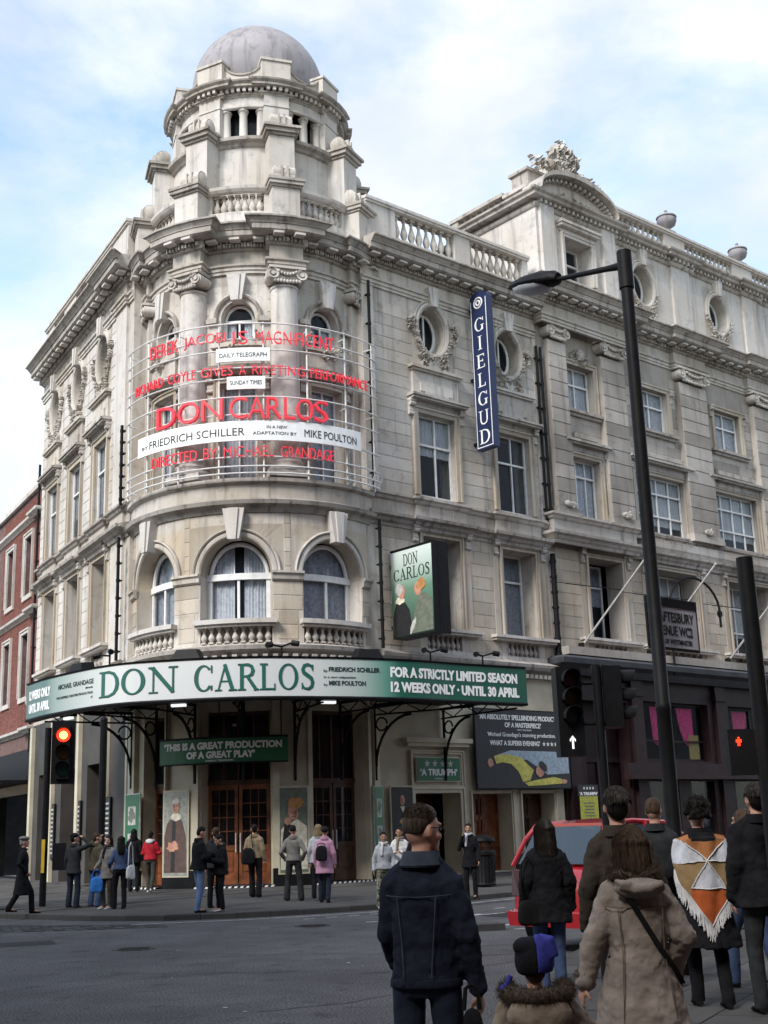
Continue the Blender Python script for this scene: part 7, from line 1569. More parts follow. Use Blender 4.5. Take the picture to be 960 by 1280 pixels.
    for sg in (-1, 1):
        hp, kn, ft = F_[sg]; limb(g, [hp+Vector((0, 0, -.02)), kn, ft+Vector((0, -.012, .01))], [.092*slim, .066+flare*.3, .058+flare], 12)
        g.tube([ft+Vector((0, -.01, .03)), ft+Vector((0, .0, -.035))], [.056+flare, .064+flare], 12)
    go = part('trousers', g, bot, t, W=S_, local=True); mods(go, vc, 2, .014, CL)
    for sg in (-1, 1):
        ft = F_[sg][2]; s_ = MB(); rings = []
        for yy, w_, hh, zb in ((-.085, .022, .05, 0), (-.07, .034, .075, 0), (-.02, .038, .085, 0), (.05, .042, .065, 0), (.11, .044, .045, 0), (.155, .034, .032, 0), (.178, .014, .018, .004)):
            rings.append([(ft.x+w_*math.cos(q*.628)*1., ft.y+yy+.02, ft.z-.075+zb+max(0, (hh)*(.5+.5*math.sin(q*.628)))) for q in range(10)])
        s_.loft(rings); part('shoe', s_, shoe, t, W=S_, local=True, smooth=True)
    # upper garment
    u = MB(); hem = coat; w2 = .02 if female else .0
    lv = [(hem, 0, 0, .172+bulk+hemflare+(.95-hem)*.10, .128+bulk+hemflare+(.95-hem)*.08)]
    if hem < .85: lv.append((.92, 0, -.005, .180+bulk, .135+bulk))
    lv += [(max(hem+.06, 1.08), 0, 0, .160+bulk-w2, .118+bulk), (1.26, 0, 0, .172*slim+bulk*.7, .126+bulk), (1.36, 0, -.01, .165*slim+bulk*.5, .110+bulk*.8), (1.43, 0, -.015, .110*slim, .080), (1.475, 0, -.01, .070, .066)]
    ring_loft(u, lv, 22)
    for sg in (-1, 1):
        sh, el, wr = A_[sg]; limb(u, [sh, sh.lerp(el, .5), el, wr], [.068+bulk*.5, .062+bulk*.6, .055+bulk*.6, .043+bulk*.4], 12); u.tube([sh+Vector((0, 0, .012)), (sg*.05, -.012, 1.47)], [.056+bulk*.4, .05], 10); dd = (wr-el).normalized(); u.tube([wr-dd*.02, wr+dd*.015], [.046+bulk*.5, .048+bulk*.5], 12)
    uo = part('jacket' if coat > .7 else 'coat', u, top, t, W=S_, local=True); mods(uo, vc, 2, .038 if near else .026, CL2 if not near else CL)
    if near: d_ = uo.modifiers.new('creases', 'DISPLACE'); d_.texture = CL3; d_.strength = .016; d_.mid_level = .5
    if collar:
        c_ = MB(); n = 16; rings = []
        for j in range(n+1):
            a = 2*math.pi*j/n; ca, sa = math.cos(a), math.sin(a); f_ = .018*(sa > .5)
            rings.append([(.078*ca, -.008+.072*sa, 1.455), (.086*ca, -.012+.080*sa, 1.515-f_), (.096*ca, -.012+.092*sa, 1.512-f_), (.112*ca, -.014+.105*sa, 1.455-.01)])
        c_.loft(rings, closed=True, caps=False); part('collar', c_, top, t, W=S_, local=True, smooth=True)
    # hair / hat
    hm = MB()
    if hair == 'short':
        hm.sphere((0, 0, 0), 1, 18, 12, fn=lambda a, c, d: H((a*.081, c*.098-.020, d*.088+1.672))); hm.sphere((0, 0, 0), 1, 14, 10, fn=lambda a, c, d: H((a*.074, c*.055-.055, d*.085+1.625)))
    elif hair == 'crop':
        rg = []
        for z_, cy_, rx_, ry_ in ((1.762, -.012, .02, .03), (1.748, -.012, .052, .066), (1.715, -.013, .0735, .089), (1.675, -.026, .0805, .084), (1.640, -.044, .0795, .064), (1.605, -.058, .068, .040)): rg.append([H((rx_*math.cos(q_*.3927), cy_+ry_*math.sin(q_*.3927), z_)) for q_ in range(16)])
        hm.loft(rg)
    elif hair in ('long', 'mid', 'curly', 'bun'):
        hm.sphere((0, 0, 0), 1, 18, 12, fn=lambda a, c, d: H((a*.090, c*.102-.022, d*.096+1.668)))
        if hair == 'long': ring_loft(hm, [(1.30, 0, -.115, .07, .03), (1.40, 0, -.105, .095, .045), (1.52, 0, -.07, .10, .06), (1.62, 0, -.04, .096, .08)], 16)
        if hair == 'mid': ring_loft(hm, [(1.44, 0, -.06, .085, .05), (1.52, 0, -.05, .100, .075), (1.60, 0, -.035, .098, .085), (1.66, 0, -.02, .09, .09)], 16)
        if hair == 'curly':
            rd = random.Random(5)
            for i in range(70):
                a, e2 = rd.random()*6.28, rd.uniform(-.5, 1.4); v = Vector((math.cos(a)*math.cos(e2)*.105, math.sin(a)*math.cos(e2)*.11-.03, math.sin(e2)*.11+1.655))
                if v.y < .06 or v.z > 1.72: hm.sphere(H(v), .022+.012*rd.random(), 6, 5)
        if hair == 'bun': hm.sphere(H((0, -.13, 1.66)), .045, 10, 8)
    if hm.v: ho = part1('hair', hm, hairm, t, W=S_, local=True); mods(ho, .010 if near else .014, 1, .004 if hair == 'crop' else .012, CL)
    if near and hair in ('long', 'mid', 'curly', 'short', 'crop'):
        rd = random.Random(int(x*100)); ls = MB(); n = {'short': 1100, 'crop': 1500, 'curly': 900}.get(hair, 1700)
        for i in range(n):
            a = rd.uniform(math.pi*.92, math.pi*2.08); e2 = rd.uniform(.15, 1.5); p0 = Vector((math.cos(a)*math.cos(e2)*.090, math.sin(a)*math.cos(e2)*.104-.020, math.sin(e2)*.098+1.668)); L = {'long': .32, 'mid': .20, 'curly': .09, 'short': .05, 'crop': .01}[hair]*rd.uniform(.6, 1.)
            p1 = Vector((math.cos(a)*.100+rd.uniform(-.012, .012), math.sin(a)*.110-.025, 1.63)); 
            if hair == 'crop': p0 = Vector((math.cos(a)*math.cos(e2)*.080, math.sin(a)*math.cos(e2)*.094-.018, math.sin(e2)*.086+1.676)); pts = [p0, p0+(p0-Vector((0, -.02, 1.66))).normalized()*.006+Vector((rd.uniform(-.003, .003), rd.uniform(-.003, .003), -.002))]
            elif hair == 'short': pts = [p0, p0+Vector((rd.uniform(-.01, .01), -.01, -.02))*1.2, p0+Vector((math.cos(a)*.012, math.sin(a)*.012-.006, -.045))]
            elif hair == 'curly': pts = [p0+Vector((rd.uniform(-.02, .02), rd.uniform(-.02, .02), rd.uniform(-.02, .02)))*q for q in range(4)]
            else: pts = [p0, p0.lerp(p1, .5)+Vector((math.cos(a), math.sin(a), 0))*.012, p1, p1+Vector((rd.uniform(-.02, .02)-math.cos(a)*.012, -.01, -L*.55)), p1+Vector((rd.uniform(-.03, .03)-math.cos(a)*.02, -.015, -L))]
            ls.tube([H(q) for q in pts], [.0019]+[.0018]*(len(pts)-2)+[.0006], 3)
        part('loose_hair', ls, hairm if hairm != 'hair_dark' else fabric('hair_dark_strand', (.022, .017, .014), .5, 20, .2, .45), t, W=S_, local=True, kind='stuff')
    if hat:
        kind, hmt = hat; q = MB()
        if kind == 'cap':
            q.sphere((0, 0, 0), 1, 18, 10, fn=lambda a, c, d: H((a*.092, c*.108-.012, max(d, -.15)*.075+1.69))); q.loft([[H((a*.075*1., .07, 1.695)) for a in (-1, -.5, 0, .5, 1)]+[H((a*.075, .07, 1.685)) for a in (1, .5, 0, -.5, -1)], [H((a*.055, .165-.03*a*a, 1.672)) for a in (-1, -.5, 0, .5, 1)]+[H((a*.055, .165-.03*a*a, 1.664)) for a in (1, .5, 0, -.5, -1)]])
        elif kind == 'beret': q.sphere((0, 0, 0), 1, 20, 10, fn=lambda a, c, d: H((a*.118+.01, c*.125-.01, max(d, -.4)*.055+1.725))); q.tube([H((.085*math.cos(j*.524), .098*math.sin(j*.524)-.01, 1.69)) for j in range(13)], .014, 6)
        elif kind == 'hood': 
            q.sphere((0, 0, 0), 1, 18, 12, fn=lambda a, c, d: H((a*.11, min(c, .45)*.13-.025, d*.135+1.65))); ring_loft(q, [(1.42, 0, -.04, .10, .07), (1.52, 0, -.04, .11, .09), (1.6, 0, -.03, .108, .1)], 16)
        elif kind == 'hooddown': q.sphere((0, -.115, 1.46), (.12, .055, .075), 14, 10); q.tube([(.11*math.cos(R(a)), -.02+.11*math.sin(R(a)), 1.49+.01*math.sin(R(a))) for a in range(180, 361, 20)], .03, 8)
        elif kind == 'scarf': q.tube([(.085*math.cos(R(a)), -.01+.085*math.sin(R(a)), 1.495+.01*math.sin(R(a*3))) for a in range(0, 361, 20)], .032, 8); q.tube([(.03, .09, 1.48), (.04, .125, 1.35), (.05, .13, 1.2)], [.03, .035, .03], 8)
        hn = part1({'cap': 'cap', 'beret': 'beret', 'hood': 'hood', 'hooddown': 'hood', 'scarf': 'scarf'}[kind], q, hmt, t, W=S_, local=True, smooth=True); mods(hn, .012, 2)
    return t, S_, H
M['eye_dark'] = mat('dark_eye', (.02, .015, .012), .2, 0, 5, 0)
def extra(t, S_, nm, mb, m, smooth=True, mod=None, kind=None):
    o = part1(nm, mb, m, t, smooth, S_, local=True, kind=kind)
    if mod: mods(o, *mod)
    return o
def bagthing(label, loc, rz, w, h, d, m, strap=.3, cat='bag', name='bag', soft=.02):
    t = thing(name, label, cat, loc, rz); b = MB(); rg = []
    for z, q in ((0, .85), (h*.15, 1.03), (h*.6, 1), (h, .82)): rg.append([(w/2*q*c, d/2*q*s*(1.1-.3*z/h), z) for c, s in ((-1, -.8), (-.7, -1), (.7, -1), (1, -.8), (1, .8), (.7, 1), (-.7, 1), (-1, .8))])
    b.loft(rg); o = part1('pouch', b, m, t, True, local=True); sb = o.modifiers.new('round', 'SUBSURF'); sb.levels = 2; sb.render_levels = 2; dp = o.modifiers.new('folds', 'DISPLACE'); dp.texture = CL; dp.strength = soft
    if strap: s = MB(); s.tube([(-w*.35, 0, h*.95), (-w*.25, 0, h+strap*.8), (0, 0, h+strap), (w*.25, 0, h+strap*.8), (w*.35, 0, h*.95)], .011, 6); part1('strap', s, m, t, True, local=True)
    return t
GB = 'people on the far pavement by the theatre'; GF = 'people in the foreground'
PI = math.pi
# ---- background people (yaw 0 looks away from the camera, pi looks at it)
person('elderly walker in long black coat and grey beret at the left edge', -8.53, 29.4, -PI*.42, 1.68, .13, 'black_cloth', 'black_cloth', 'hair_grey', 'short', .42, ('down', 'pocket'), .26, 0, hat=('beret', 'grey_cloth'), group=GB, flare=.01)
person('man in dark grey jacket and cap raising both hands to his face', -7.75, 31.0, -PI*.15, 1.74, .13, 'charcoal_cloth', 'jeans_dark', 'hair_dark', 'short', .80, ('down', 'shade'), 0, -.5, hat=('cap', 'black_cloth'), group=GB, flare=.015, spread=.12)
person('man in olive brown jacket and blue jeans shading his eyes', -7.25, 31.1, -PI*.2, 1.74, .13, 'olive_cloth', 'jeans', 'hair_brown', 'short', .86, ('shade', 'down'), 0, -.5, group=GB, flare=.012, bulk=.02, spread=.12)
person('woman in long grey top turned towards the road beside the post', -6.78, 30.3, PI*.85, 1.66, .13, 'grey_cloth', 'grey_trousers', 'hair_dark', 'mid', .72, ('down', 'bag'), 0, .3, female=True, group=GB, shoe='shoe_white', hat=('scarf', 'charcoal_cloth'))
person('long haired woman in short denim jacket and black trousers', -6.42, 30.0, PI*.12, 1.63, .13, 'jeans', 'black_cloth', 'hair_dark', 'long', .95, ('bag', 'down'), .06, .3, female=True, group=GB, slim=.95)
bagthing('bright blue plastic carrier bag held beside the signal post', (-7.0, 30.2, .50), .3, .30, .38, .12, 'blue_plastic', .14)
bagthing('off-white shoulder bag on the woman in the denim jacket', (-6.16, 29.95, .78), 1.2, .30, .34, .10, 'white_cloth', .5)
person('person all in black with dark hair reading the green poster', -7.35, 36.2, 0, 1.70, .26, 'black_cloth', 'black_cloth', 'hair_dark', 'mid', .80, ('read', 'down'), 0, 0, group=GB)
person('person in red jacket with white hood facing the door', -6.78, 35.6, -.2, 1.62, .26, 'red_cloth', 'grey_trousers', 'hair_dark', 'short', .92, ('read', 'read'), .14, 0, group=GB, hat=('hooddown', 'white_cloth'), shoe='shoe_white', bulk=.015)
person('man in black jacket and pale blue jeans looking down at the kerb', -4.25, 27.75, -PI*.33, 1.78, .13, 'black_cloth', 'jeans_pale', 'hair_dark', 'short', .86, ('read', 'read'), .05, -.1, group=GB, bulk=.03, headpitch=-.35)
person('dark haired companion in black looking down with hands together', -3.78, 27.9, PI*.62, 1.60, .13, 'black_cloth', 'black_cloth', 'hair_dark', 'short', .82, ('read', 'read'), .0, .15, group=GB, bulk=.03, headpitch=-.3, spread=.13, shoe='shoe_white')
person('person half hidden behind the couple at the kerb', -4.1, 29.2, -.2, 1.76, .13, 'charcoal_cloth', 'black_cloth', 'hair_brown', 'short', .86, ('down', 'down'), 0, .3, group=GB)
person('man in tan jumper with black shoulder bag waiting at the doors', -3.5, 32.2, -.25, 1.76, .2, 'tan_cloth', 'black_cloth', 'hair_dark', 'short', .92, ('bag', 'down'), .06, .4, group=GB, flare=.02)
bagthing('black slouchy bag hanging at the back of the man in the tan jumper', (-3.66, 31.98, .98), .3, .34, .42, .14, 'black_cloth', .42)
person('man in grey jumper and dark trousers with hands in pockets', -2.42, 30.7, -.05, 1.74, .15, 'grey_cloth', 'charcoal_cloth', 'hair_dark', 'crop', .92, ('pocket', 'pocket'), .03, 0, group=GB, flare=.02, spread=.17)
t, S_, H = person('woman in pink coat with small black backpack', -1.66, 29.9, -.1, 1.70, .14, 'pink_cloth', 'jeans_dark', 'hair_dark', 'bun', .66, ('down', 'down'), .12, 0, female=True, group=GB)
bagthing('small black rucksack worn over the pink coat', (-1.70, 29.68, 1.06), -.1, .27, .36, .14, 'black_cloth', .04, 'backpack', 'backpack')
person('fair haired person half hidden behind the pink coat', -1.82, 30.6, -.1, 1.74, .15, 'pale_grey_cloth', 'black_cloth', 'hair_fair', 'mid', .86, ('down', 'down'), -.14, 0, group=GB)
person('girl in pale jacket and camouflage trousers stepping off the kerb', -.26, 27.2, PI*1.02, 1.55, .12, 'pale_grey_cloth', 'camouflage', 'hair_dark', 'short', .90, ('down', 'down'), .07, .1, 'skin_tan', True, group=GB, shoe='shoe_white', hat=('scarf', 'white_cloth'), flare=.02)
person('smiling person in cream scarf behind the girl in pale jacket', .12, 28.9, PI*.95, 1.62, .14, 'white_cloth', 'grey_trousers', 'hair_dark', 'short', .85, ('read', 'read'), 0, 0, 'skin_tan', True, group=GB, hat=('scarf', 'tan_cloth'))
person('person in black hooded coat left of the man in denim', .48, 28.7, PI*1.1, 1.58, .14, 'black_cloth', 'black_cloth', 'hair_dark', 'short', .75, ('read', 'down'), 0, 0, 'skin_tan', True, group=GB, hat=('hood', 'black_cloth'))
person('woman in black coat and pale scarf beside the litter bin', 1.72, 29.6, PI*.9, 1.66, .14, 'black_cloth', 'black_cloth', 'hair_dark', 'short', .72, ('down', 'chin'), 0, .2, 'skin_tan', True, group=GB, hat=('scarf', 'pale_grey_cloth'))
# ---- foreground
t, S_, H = person('cropped haired man in dark denim jacket and jeans, back turned, wearing glasses',   .14, 6.75, -.32, 1.82, .0, 'denim_jacket', 'jeans_dark', 'hair_short_brown', 'crop', .90, ((.25, .0, 1.12), 'down') if 0 else (((.205, .03, 1.12), (.19, .17, .93)), ((.225, -.02, 1.12), (.245, .05, .87))), 0, -.68, near=True, group=GF, collar=False, bulk=.0, slim=.95, hemflare=.005, headpitch=-.08)
q = MB(); n = 28; rings = []
for j in range(n+1):
    a = R(-160+320*j/n-90); ca, sa = math.cos(a), math.sin(a); rings.append([(.078*ca, -.01+.072*sa, 1.45), (.082*ca, -.012+.078*sa, 1.528), (.089*ca, -.012+.085*sa, 1.53), (.112*ca, -.018+.108*sa, 1.462), (.106*ca, -.018+.102*sa, 1.452)])
q.loft(rings, caps=True); extra(t, S_, 'collar', q, fabric('denim_pale', (.05, .06, .08)))
q = MB(); ring_loft(q, [(.885, 0, 0, .184, .140), (.93, 0, 0, .182, .138)], 30); extra(t, S_, 'waistband', q, 'denim_jacket', mod=(.01, 1))
q = MB()
for pts in ([(-.17, -.075, 1.32), (-.1, -.122, 1.315), (0, -.136, 1.312), (.1, -.122, 1.315), (.17, -.075, 1.32)], [(-.10, -.124, 1.31), (-.08, -.126, 1.1), (-.07, -.142, .94)], [(.10, -.124, 1.31), (.08, -.126, 1.1), (.07, -.142, .94)]): q.tube(pts, .0028, 5)
extra(t, S_, 'seam', q, 'denim_pale')
q = MB(); q.tube([H((.031+.022*math.cos(j*.524), .100, 1.636+.016*math.sin(j*.524))) for j in range(13)], .0022, 5); q.tube([H((-.031+.022*math.cos(j*.524), .100, 1.636+.016*math.sin(j*.524))) for j in range(13)], .0022, 5); q.tube([H((-.009, .102, 1.64)), H((.009, .102, 1.64))], .002, 5)
for sg in (-1, 1): q.tube([H((sg*.053, .098, 1.642)), H((sg*.080, .06, 1.644)), H((sg*.086, -.01, 1.642))], .0025, 5)
extra(t, S_, 'glasses', q, 'black')
bagthing('black folded umbrella and bag in the hand of the man in denim', (.36, 6.62, .42), .2, .12, .42, .08, 'black_cloth', .1, 'umbrella', 'folded_umbrella')
# woman in beige shearling coat
wx, wy = 1.25, 6.85
t, S_, H = person('woman in beige suede coat with fur collar, back turned, strap across her back', wx, wy, .05, 1.57, .11, 'beige_suede', 'jeans_dark', 'hair_brown', 'mid', .58, (((.245, .0, 1.13), (.31, .06, .88)), ((.265, -.05, 1.12), (.22, .10, .93))), 0, -.05, female=True, near=True, group=GF, collar=False, bulk=.03, slim=1.0, hemflare=.06)
def fur(t, S_, path, rad, n, L, m, seed=1, name='fur_trim'):
    rd = random.Random(seed); f = MB(); P_ = [Vector(p) for p in path]; seg = [(P_[i+1]-P_[i]).length for i in range(len(P_)-1)]; tot = sum(seg)
    for i in range(n):
        d = rd.random()*tot; j = 0
        while d > seg[j] and j < len(seg)-1: d -= seg[j]; j += 1
        c = P_[j].lerp(P_[j+1], min(1, d/seg[j])); ax = (P_[j+1]-P_[j]).normalized(); u = ax.orthogonal().normalized(); v = ax.cross(u); a = rd.random()*6.28; o = u*math.cos(a)+v*math.sin(a)
        p = c+o*rad*.7; q_ = p+(o+ax*rd.uniform(-.6, .6)+Vector((0, 0, -.25))).normalized()*L*rd.uniform(.5, 1.1); s = ax.cross(o)*.0022
        f.add([p-s, p+s, p+ax*.002, q_], [(0, 1, 3), (1, 2, 3), (2, 0, 3)])
    part1(name+'_tufts', f, m, t, False, S_, local=True, kind='stuff'); b = MB(); b.tube(P_, rad, 10); part1(name, b, m, t, True, S_, local=True)
hp = [(.128*math.cos(R(a)), -.03+.12*math.sin(R(a)), 1.455+.035*abs(math.cos(R(a)))) for a in range(170, 371, 20)]
fur(t, S_, hp, .030, 3600, .045, 'fur', 2)
q = MB(); q.sphere((0, 0, 0), 1, 20, 12, fn=lambda a, b, c: (a*.150, b*.055-.165, c*.062+1.405)); q.tube([(-.12, -.19, 1.42), (-.04, -.222, 1.402), (.05, -.22, 1.405), (.13, -.18, 1.43)], [.022, .03, .03, .02], 10); q.tube([(-.14, -.17, 1.45), (-.10, -.215, 1.435), (-.06, -.225, 1.43)], [.015, .024, .018], 8); extra(t, S_, 'hood', q, 'beige_suede', mod=(.009, 2, .012, CL))
q = MB()
for pts in ([(-.20, -.09, 1.31), (-.12, -.145, 1.30), (0, -.158, 1.298), (.12, -.145, 1.30), (.20, -.09, 1.31)], [(-.13, -.142, 1.29), (-.12, -.145, 1.05), (-.15, -.19, .7), (-.16, -.20, .6)], [(.13, -.142, 1.29), (.12, -.145, 1.05), (.15, -.19, .7), (.16, -.20, .6)]): q.tube(pts, .0035, 5)
extra(t, S_, 'seam', q, fabric('beige_seam', (.16, .12, .09)))
q = MB(); q.loft([[(-.10, -.185, 1.40), (-.075, -.195, 1.40), (-.075, -.18, 1.38), (-.10, -.17, 1.38)]]+[[(x0-.014, y0-.004, z0), (x0+.014, y0-.004, z0), (x0+.014, y0+.006, z0-.01), (x0-.014, y0+.006, z0-.01)] for x0, y0, z0 in ((0.0, -.175, 1.24), (.08, -.172, 1.10), (.17, -.145, .97), (.225, -.09, .88))]); extra(t, S_, 'strap', q, 'shoe_black')
fur(t, S_, [(.245*math.cos(R(a)), .205*math.sin(R(a)), .585) for a in range(180, 361, 15)], .016, 900, .03, 'fur_pale', 3, 'hem_fur'); fur(t, S_, [(-.305+.045*math.cos(R(a)), .055+.045*math.sin(R(a)), .925) for a in range(0, 361, 40)], .016, 350, .03, 'fur', 4, 'cuff_fur')
# child
t, S_, H = person('child in beige hooded parka and black and blue jester hat', .59, 5.75, .0, 1.18, .0, 'beige_parka', 'jeans_dark', 'hair_brown', 'short', .72, (((.28, .02, 1.12), (.30, .10, .90)), ((.34, .03, 1.2), (.50, .08, 1.08))), 0, 0, near=True, group=GF, collar=False, bulk=.06, slim=1.05, hemflare=.03)
q = MB(); q.sphere((0, 0, 0), 1, 20, 12, fn=lambda a, b, c: (a*.21, b*.10-.20, c*.13+1.37)); extra(t, S_, 'hood', q, 'beige_parka', mod=(.012, 2, .02, CL))
fur(t, S_, [(.19*math.cos(R(a)), -.08+.17*math.sin(R(a)), 1.50+.02*math.sin(R(a))) for a in range(150, 391, 20)], .052, 3600, .055, 'fur', 6)
q = MB(); q.sphere((0, 0, 0), 1, 20, 12, fn=lambda a, b, c: (min(a, .12)*.125, b*.135-.01, max(c, -.6)*.15+1.68)); q.sphere((-.05, -.03, 1.765), (.085, .09, .06), 12, 8); extra(t, S_, 'hat_black_side', q, 'black_cloth', mod=(.010, 2))
q = MB(); q.sphere((0, 0, 0), 1, 20, 12, fn=lambda a, b, c: (max(a, .0)*.125+.012, b*.138-.012, max(c, -.5)*.155+1.685)); q.sphere((.06, -.03, 1.775), (.08, .09, .065), 12, 8); q.tube([(.03, -.06, 1.82), (.10, -.09, 1.80), (.13, -.10, 1.70)], [.03, .045, .03], 10); extra(t, S_, 'hat_blue_side', q, 'blue_cloth', mod=(.010, 2)); q = MB(); q.sphere((-.20, -.12, 1.52), (.04, .03, .035), 8, 6); q.tube([(-.16, -.11, 1.6), (-.2, -.12, 1.53)], .02, 6); extra(t, S_, 'hat_tail', q, 'blue_cloth', mod=(.008, 1))
# woman in black with long hair
t, S_, H = person('long haired woman in black coat and jeans crossing, back turned', 1.55, 13.3, .05, 1.76, .0, 'black_cloth', 'jeans', 'hair_dark', 'long', .74, ('down', 'down'), .04, 0, female=True, near=True, group=GF, bulk=.035, slim=.98, spread=.07)
bagthing('black handbag at the left hip of the long haired woman', (1.34, 13.18, .72), .2, .24, .26, .12, 'shoe_black', .42)
person('man in brown jacket with dark hair, back turned, behind the beige coat', 1.50, 8.6, -.05, 1.80, .13, 'brown_cloth', 'black_cloth', 'hair_dark', 'short', .86, ('down', 'down'), 0, 0, near=True, group=GF, bulk=.012, slim=.92)
person('short brown haired man just right of the brown jacket', 2.65, 13.0, -.3, 1.80, .13, 'charcoal_cloth', 'black_cloth', 'hair_brown', 'crop', .86, ('down', 'down'), 0, -.2, group=GF)
# poncho woman
t, S_, H = person('curly haired woman in patchwork fringed shawl over a black skirt, back turned', 2.72, 11.5, .0, 1.74, .13, 'black_cloth', 'black_cloth', 'hair_dark', 'curly', .50, (((.27, .03, 1.14), (.25, .16, .98)), ((.27, .03, 1.14), (.25, .16, .98))), .12, .1, female=True, near=True, group=GF, bulk=.03, hemflare=.06, slim=1.05)
def shawl(u, v):   # u -1..1 across the back, v 0..1 down ; wraps the shoulders
    w = .285*(1-.0*v); a = u*1.25; L = .80*(1-abs(u))+.26*abs(u)
    z = 1.475-.055*abs(u)**1.5-v*L; r = .205+.035*math.sin(v*2.4)+.012*math.sin(u*11+v*3)
    return (r*1.18*math.sin(a)*(1+.06*v), -.01-r*.95*math.cos(a)*(1 if v > .06 else .75), z)
nu, nv = 44, 30; vs = []; mi = []; fs = []
for i in range(nu+1):
    for j in range(nv+1): vs.append(shawl(-1+2*i/nu, j/nv))
def patch(u, v):
    x, z = shawl(u, v)[0], shawl(u, v)[2]; cx, cz = .0, 1.235
    if abs(u) < .42 and z > 1.385+.25*abs(x)+.0 and v < .3: return 5
    a = math.degrees(math.atan2(z-cz, x-cx))
    if z < 1.0: return 4 if abs(x) < .15 else 2
    if 42 < a < 138: return 0
    if -122 < a < -58: return 1
    if a > 138 or a < -176 or -4 < a < 42: return 1
    return 2
q = MB(); q.v = vs; 
for i in range(nu):
    for j in range(nv):
        q.f.append((i*(nv+1)+j, (i+1)*(nv+1)+j, (i+1)*(nv+1)+j+1, i*(nv+1)+j+1)); p_ = patch(-1+2*(i+.5)/nu, (j+.5)/nv); q.mi.append({0: 0, 1: 1, 2: 2, 4: 3, 5: 4}[p_])
o = extra(t, S_, 'shawl', q, ['orange_brown_knit', 'pale_knit', 'tan_knit', 'rust_knit', 'black_cloth']); sd2 = o.modifiers.new('thick', 'SOLIDIFY'); sd2.thickness = .012
fr = MB(); rd = random.Random(4)
for i in range(120):
    u = -1+2*i/119; x, y, z = shawl(u, 1); L = .11+.03*rd.random(); fr.tube([(x, y, z+.01), (x+rd.uniform(-.01, .01), y-.01, z-L*.5), (x+rd.uniform(-.015, .015), y-.008, z-L)], [.004, .006, .004], 4)
extra(t, S_, 'fringe', fr, 'white_cloth', kind='stuff')
tr = MB()
def piping(pp): tr.tube([Vector(shawl(u, v))+Vector((0, -.008, 0)) for u, v in pp], .006, 5)
piping([(-1+.05*i, .985) for i in range(41)]); 
def uvat(x, z):
    best = None
    for i in range(61):
        for j in range(41):
            s_ = shawl(-1+i/30, j/40); d = (s_[0]-x)**2+(s_[2]-z)**2
            if best is None or d < best[0]: best = (d, -1+i/30, j/40)
    return best[1:]
for (xa, za, xb, zb) in ((0, 1.235, .17, 1.39), (0, 1.235, -.17, 1.39), (0, 1.235, .15, 1.0), (0, 1.235, -.15, 1.0), (0, 1.235, -.24, 1.215), (0, 1.235, .24, 1.215), (-.15, 1.0, .15, 1.0)):
    piping([uvat(xa+(xb-xa)*q_/6, za+(zb-za)*q_/6) for q_ in range(7)])
extra(t, S_, 'shawl_piping', tr, 'white_cloth')
person('tall person in black coat and dark trousers at the right edge, back turned', 3.12, 11.0, .05, 1.86, .13, 'black_cloth', 'charcoal_cloth', 'hair_dark', 'short', .80, ('down', 'down'), .05, 0, near=True, group=GF, bulk=.04, slim=1.1)
person('person in light blue top and blue jeans behind the shawl', 3.42, 12.6, .4, 1.66, .13, 'light_blue_cloth', 'jeans', 'hair_brown', 'mid', .90, ('down', ((.26, .08, 1.15), (.1, .26, 1.3))), .22, .5, female=True, group=GF)
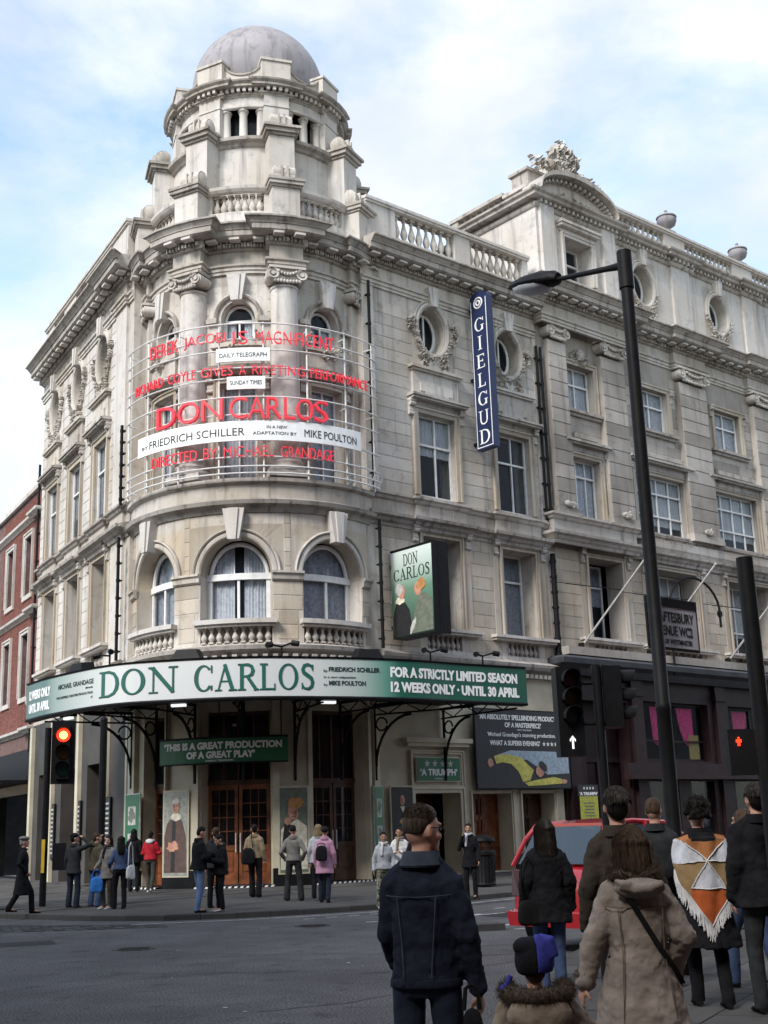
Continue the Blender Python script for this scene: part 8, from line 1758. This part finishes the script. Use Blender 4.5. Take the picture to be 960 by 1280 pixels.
# ================================================================ RED CAR
def car(loc, yaw):
    t = thing('parked_car', 'red hatchback seen from behind, partly hidden by the woman in black', 'car', loc, yaw); WM[t.name] = WM[t.name] @ Matrix.Diagonal((1.06, 1.0, 1.2, 1)); t.scale = (1.06, 1, 1.2)
    # local: +Y forward, x half width .84 ; length 3.8 ; rear at y=0
    prof_b = [(0.02, .45), (.0, .62), (.04, .92), (.10, .98), (.9, 1.02), (2.1, .98), (2.5, .95), (3.2, .84), (3.62, .66), (3.72, .45)]
    b = MB(); rings = []
    for y, zt, w, zb in ((.0, .78, .72, .34), (.06, .92, .79, .28), (.30, .97, .83, .24), (.8, .97, .84, .22), (1.6, .95, .845, .20), (2.3, .93, .84, .20), (2.7, .90, .83, .22), (3.2, .80, .80, .24), (3.6, .68, .72, .28), (3.75, .55, .58, .34)):
        rings.append([(-w*.92, y, zb), (-w, y, zb+.12), (-w*1.0, y, (zb+zt)/2+.05), (-w*.965, y, zt-.07), (-w*.90, y, zt), (0, y, zt+.025), (w*.90, y, zt), (w*.965, y, zt-.07), (w, y, (zb+zt)/2+.05), (w, y, zb+.12), (w*.92, y, zb)])
    b.loft(rings); bo = part1('body', b, 'car_red', t, True, local=True); sb = bo.modifiers.new('round', 'SUBSURF'); sb.levels = 2; sb.render_levels = 2
    g = MB(); rings = []
    for y, z, w in ((.10, .95, .76), (.30, 1.30, .66), (.42, 1.41, .61), (1.0, 1.455, .61), (1.7, 1.42, .61), (1.95, 1.34, .63), (2.62, .93, .74)): rings.append([(-w, y, z), (-w*.7, y-.0, z+.015), (0, y, z+.025), (w*.7, y, z+.015), (w, y, z)])
    roof = rings[2:5]; rf_ = MB(); rf_.loft([[tuple(p) for p in r_]+[(p[0], p[1], p[2]-.04) for p in reversed(r_)] for r_ in roof]); part('roof', rf_, 'car_red', t, local=True, smooth=True)
    def quad(nm, pts, m, th=.012):
        m2 = MB(); P_ = [Vector(p) for p in pts]; n_ = (P_[1]-P_[0]).cross(P_[2]-P_[0]).normalized()*th; m2.add(P_+[p+n_ for p in P_], [(0, 1, 2, 3), (7, 6, 5, 4), (0, 4, 5, 1), (1, 5, 6, 2), (2, 6, 7, 3), (3, 7, 4, 0)]); return part(nm, m2, m, t, local=True)
    quad('rear_window', [(-.70, .11, .97), (.70, .11, .97), (.57, .40, 1.39), (-.57, .40, 1.39)], 'glass_car'); quad('windscreen', [(-.70, 2.58, .95), (.70, 2.58, .95), (.58, 1.93, 1.36), (-.58, 1.93, 1.36)], 'glass_car')
    for sg in (-1, 1):
        quad('side_window', [(sg*.79, .35, .99), (sg*.80, 1.25, .98), (sg*.635, 1.22, 1.39), (sg*.63, .55, 1.38)], 'glass_car'); quad('side_window', [(sg*.80, 1.33, .98), (sg*.78, 2.45, .95), (sg*.65, 1.9, 1.33), (sg*.635, 1.30, 1.39)], 'glass_car')
        for pts in ([(sg*.79, .08, .95), (sg*.69, .26, 1.25), (sg*.61, .42, 1.41), (sg*.61, 1.0, 1.44), (sg*.62, 1.7, 1.41), (sg*.67, 2.0, 1.28), (sg*.78, 2.62, .94)], [(sg*.80, 1.29, .97), (sg*.625, 1.26, 1.42)]): m2 = MB(); m2.tube(pts, .032, 8); part('pillar', m2, 'car_red', t, local=True, smooth=True)
        m2 = MB(); m2.loft([[(sg*.60, -.02, .62), (sg*.80, .04, .62), (sg*.80, .10, .64), (sg*.60, .06, .64)], [(sg*.60, -.01, .90), (sg*.79, .06, .93), (sg*.79, .12, .93), (sg*.6, .06, .9)]]); part('tail_light', m2, 'lens_red', t, local=True)
        for y in (.62, 3.0):
            m2 = MB(); m2.tube([(sg*.68, y, .30), (sg*.85, y, .30)], .30, 24); w = part('wheel', m2, 'black', t, local=True, smooth=True); m2 = MB(); m2.tube([(sg*.84, y, .30), (sg*.862, y, .30)], [.18, .19], 18)
            for j in range(6): a = j*1.047; m2.box(-.02, .02, -.01, .01, .02, .17, fn=lambda x, yy, z: (sg*(.865)+x*.3, y+z*math.cos(a)+yy, .30+z*math.sin(a)))
            part1('hub_cap', m2, 'hub', w, local=True)
        m2 = MB(); m2.sphere((sg*.92, 2.1, 1.0), (.09, .05, .06), 10, 6); part('door_mirror', m2, 'car_red', t, local=True, smooth=True)
    m2 = MB(); m2.loft([[(-.78, -.06, .28), (.78, -.06, .28), (.78, .08, .28), (-.78, .08, .28)], [(-.80, -.08, .44), (.80, -.08, .44), (.80, .08, .46), (-.80, .08, .46)]]); part('bumper', m2, 'car_red', t, local=True); m2 = MB(); m2.box(-.26, .26, -.025, -.01, .58, .69); part('number_plate', m2, 'yellow', t, local=True); m2 = MB(); m2.tube([(-.45, .09, 1.0), (.0, .16, 1.05)], .008, 5); part('rear_wiper', m2, 'black', t, local=True)
M['car_red'] = mat('red_car_paint', (.42, .012, .020), .25, .03, 3, 0, coat=.8, spec=.5); M['hub'] = mat('silver_hub', (.4, .4, .4), .4, .05, 5, 0, metal=.8)
car((2.18, 18.0, 0), -.866)
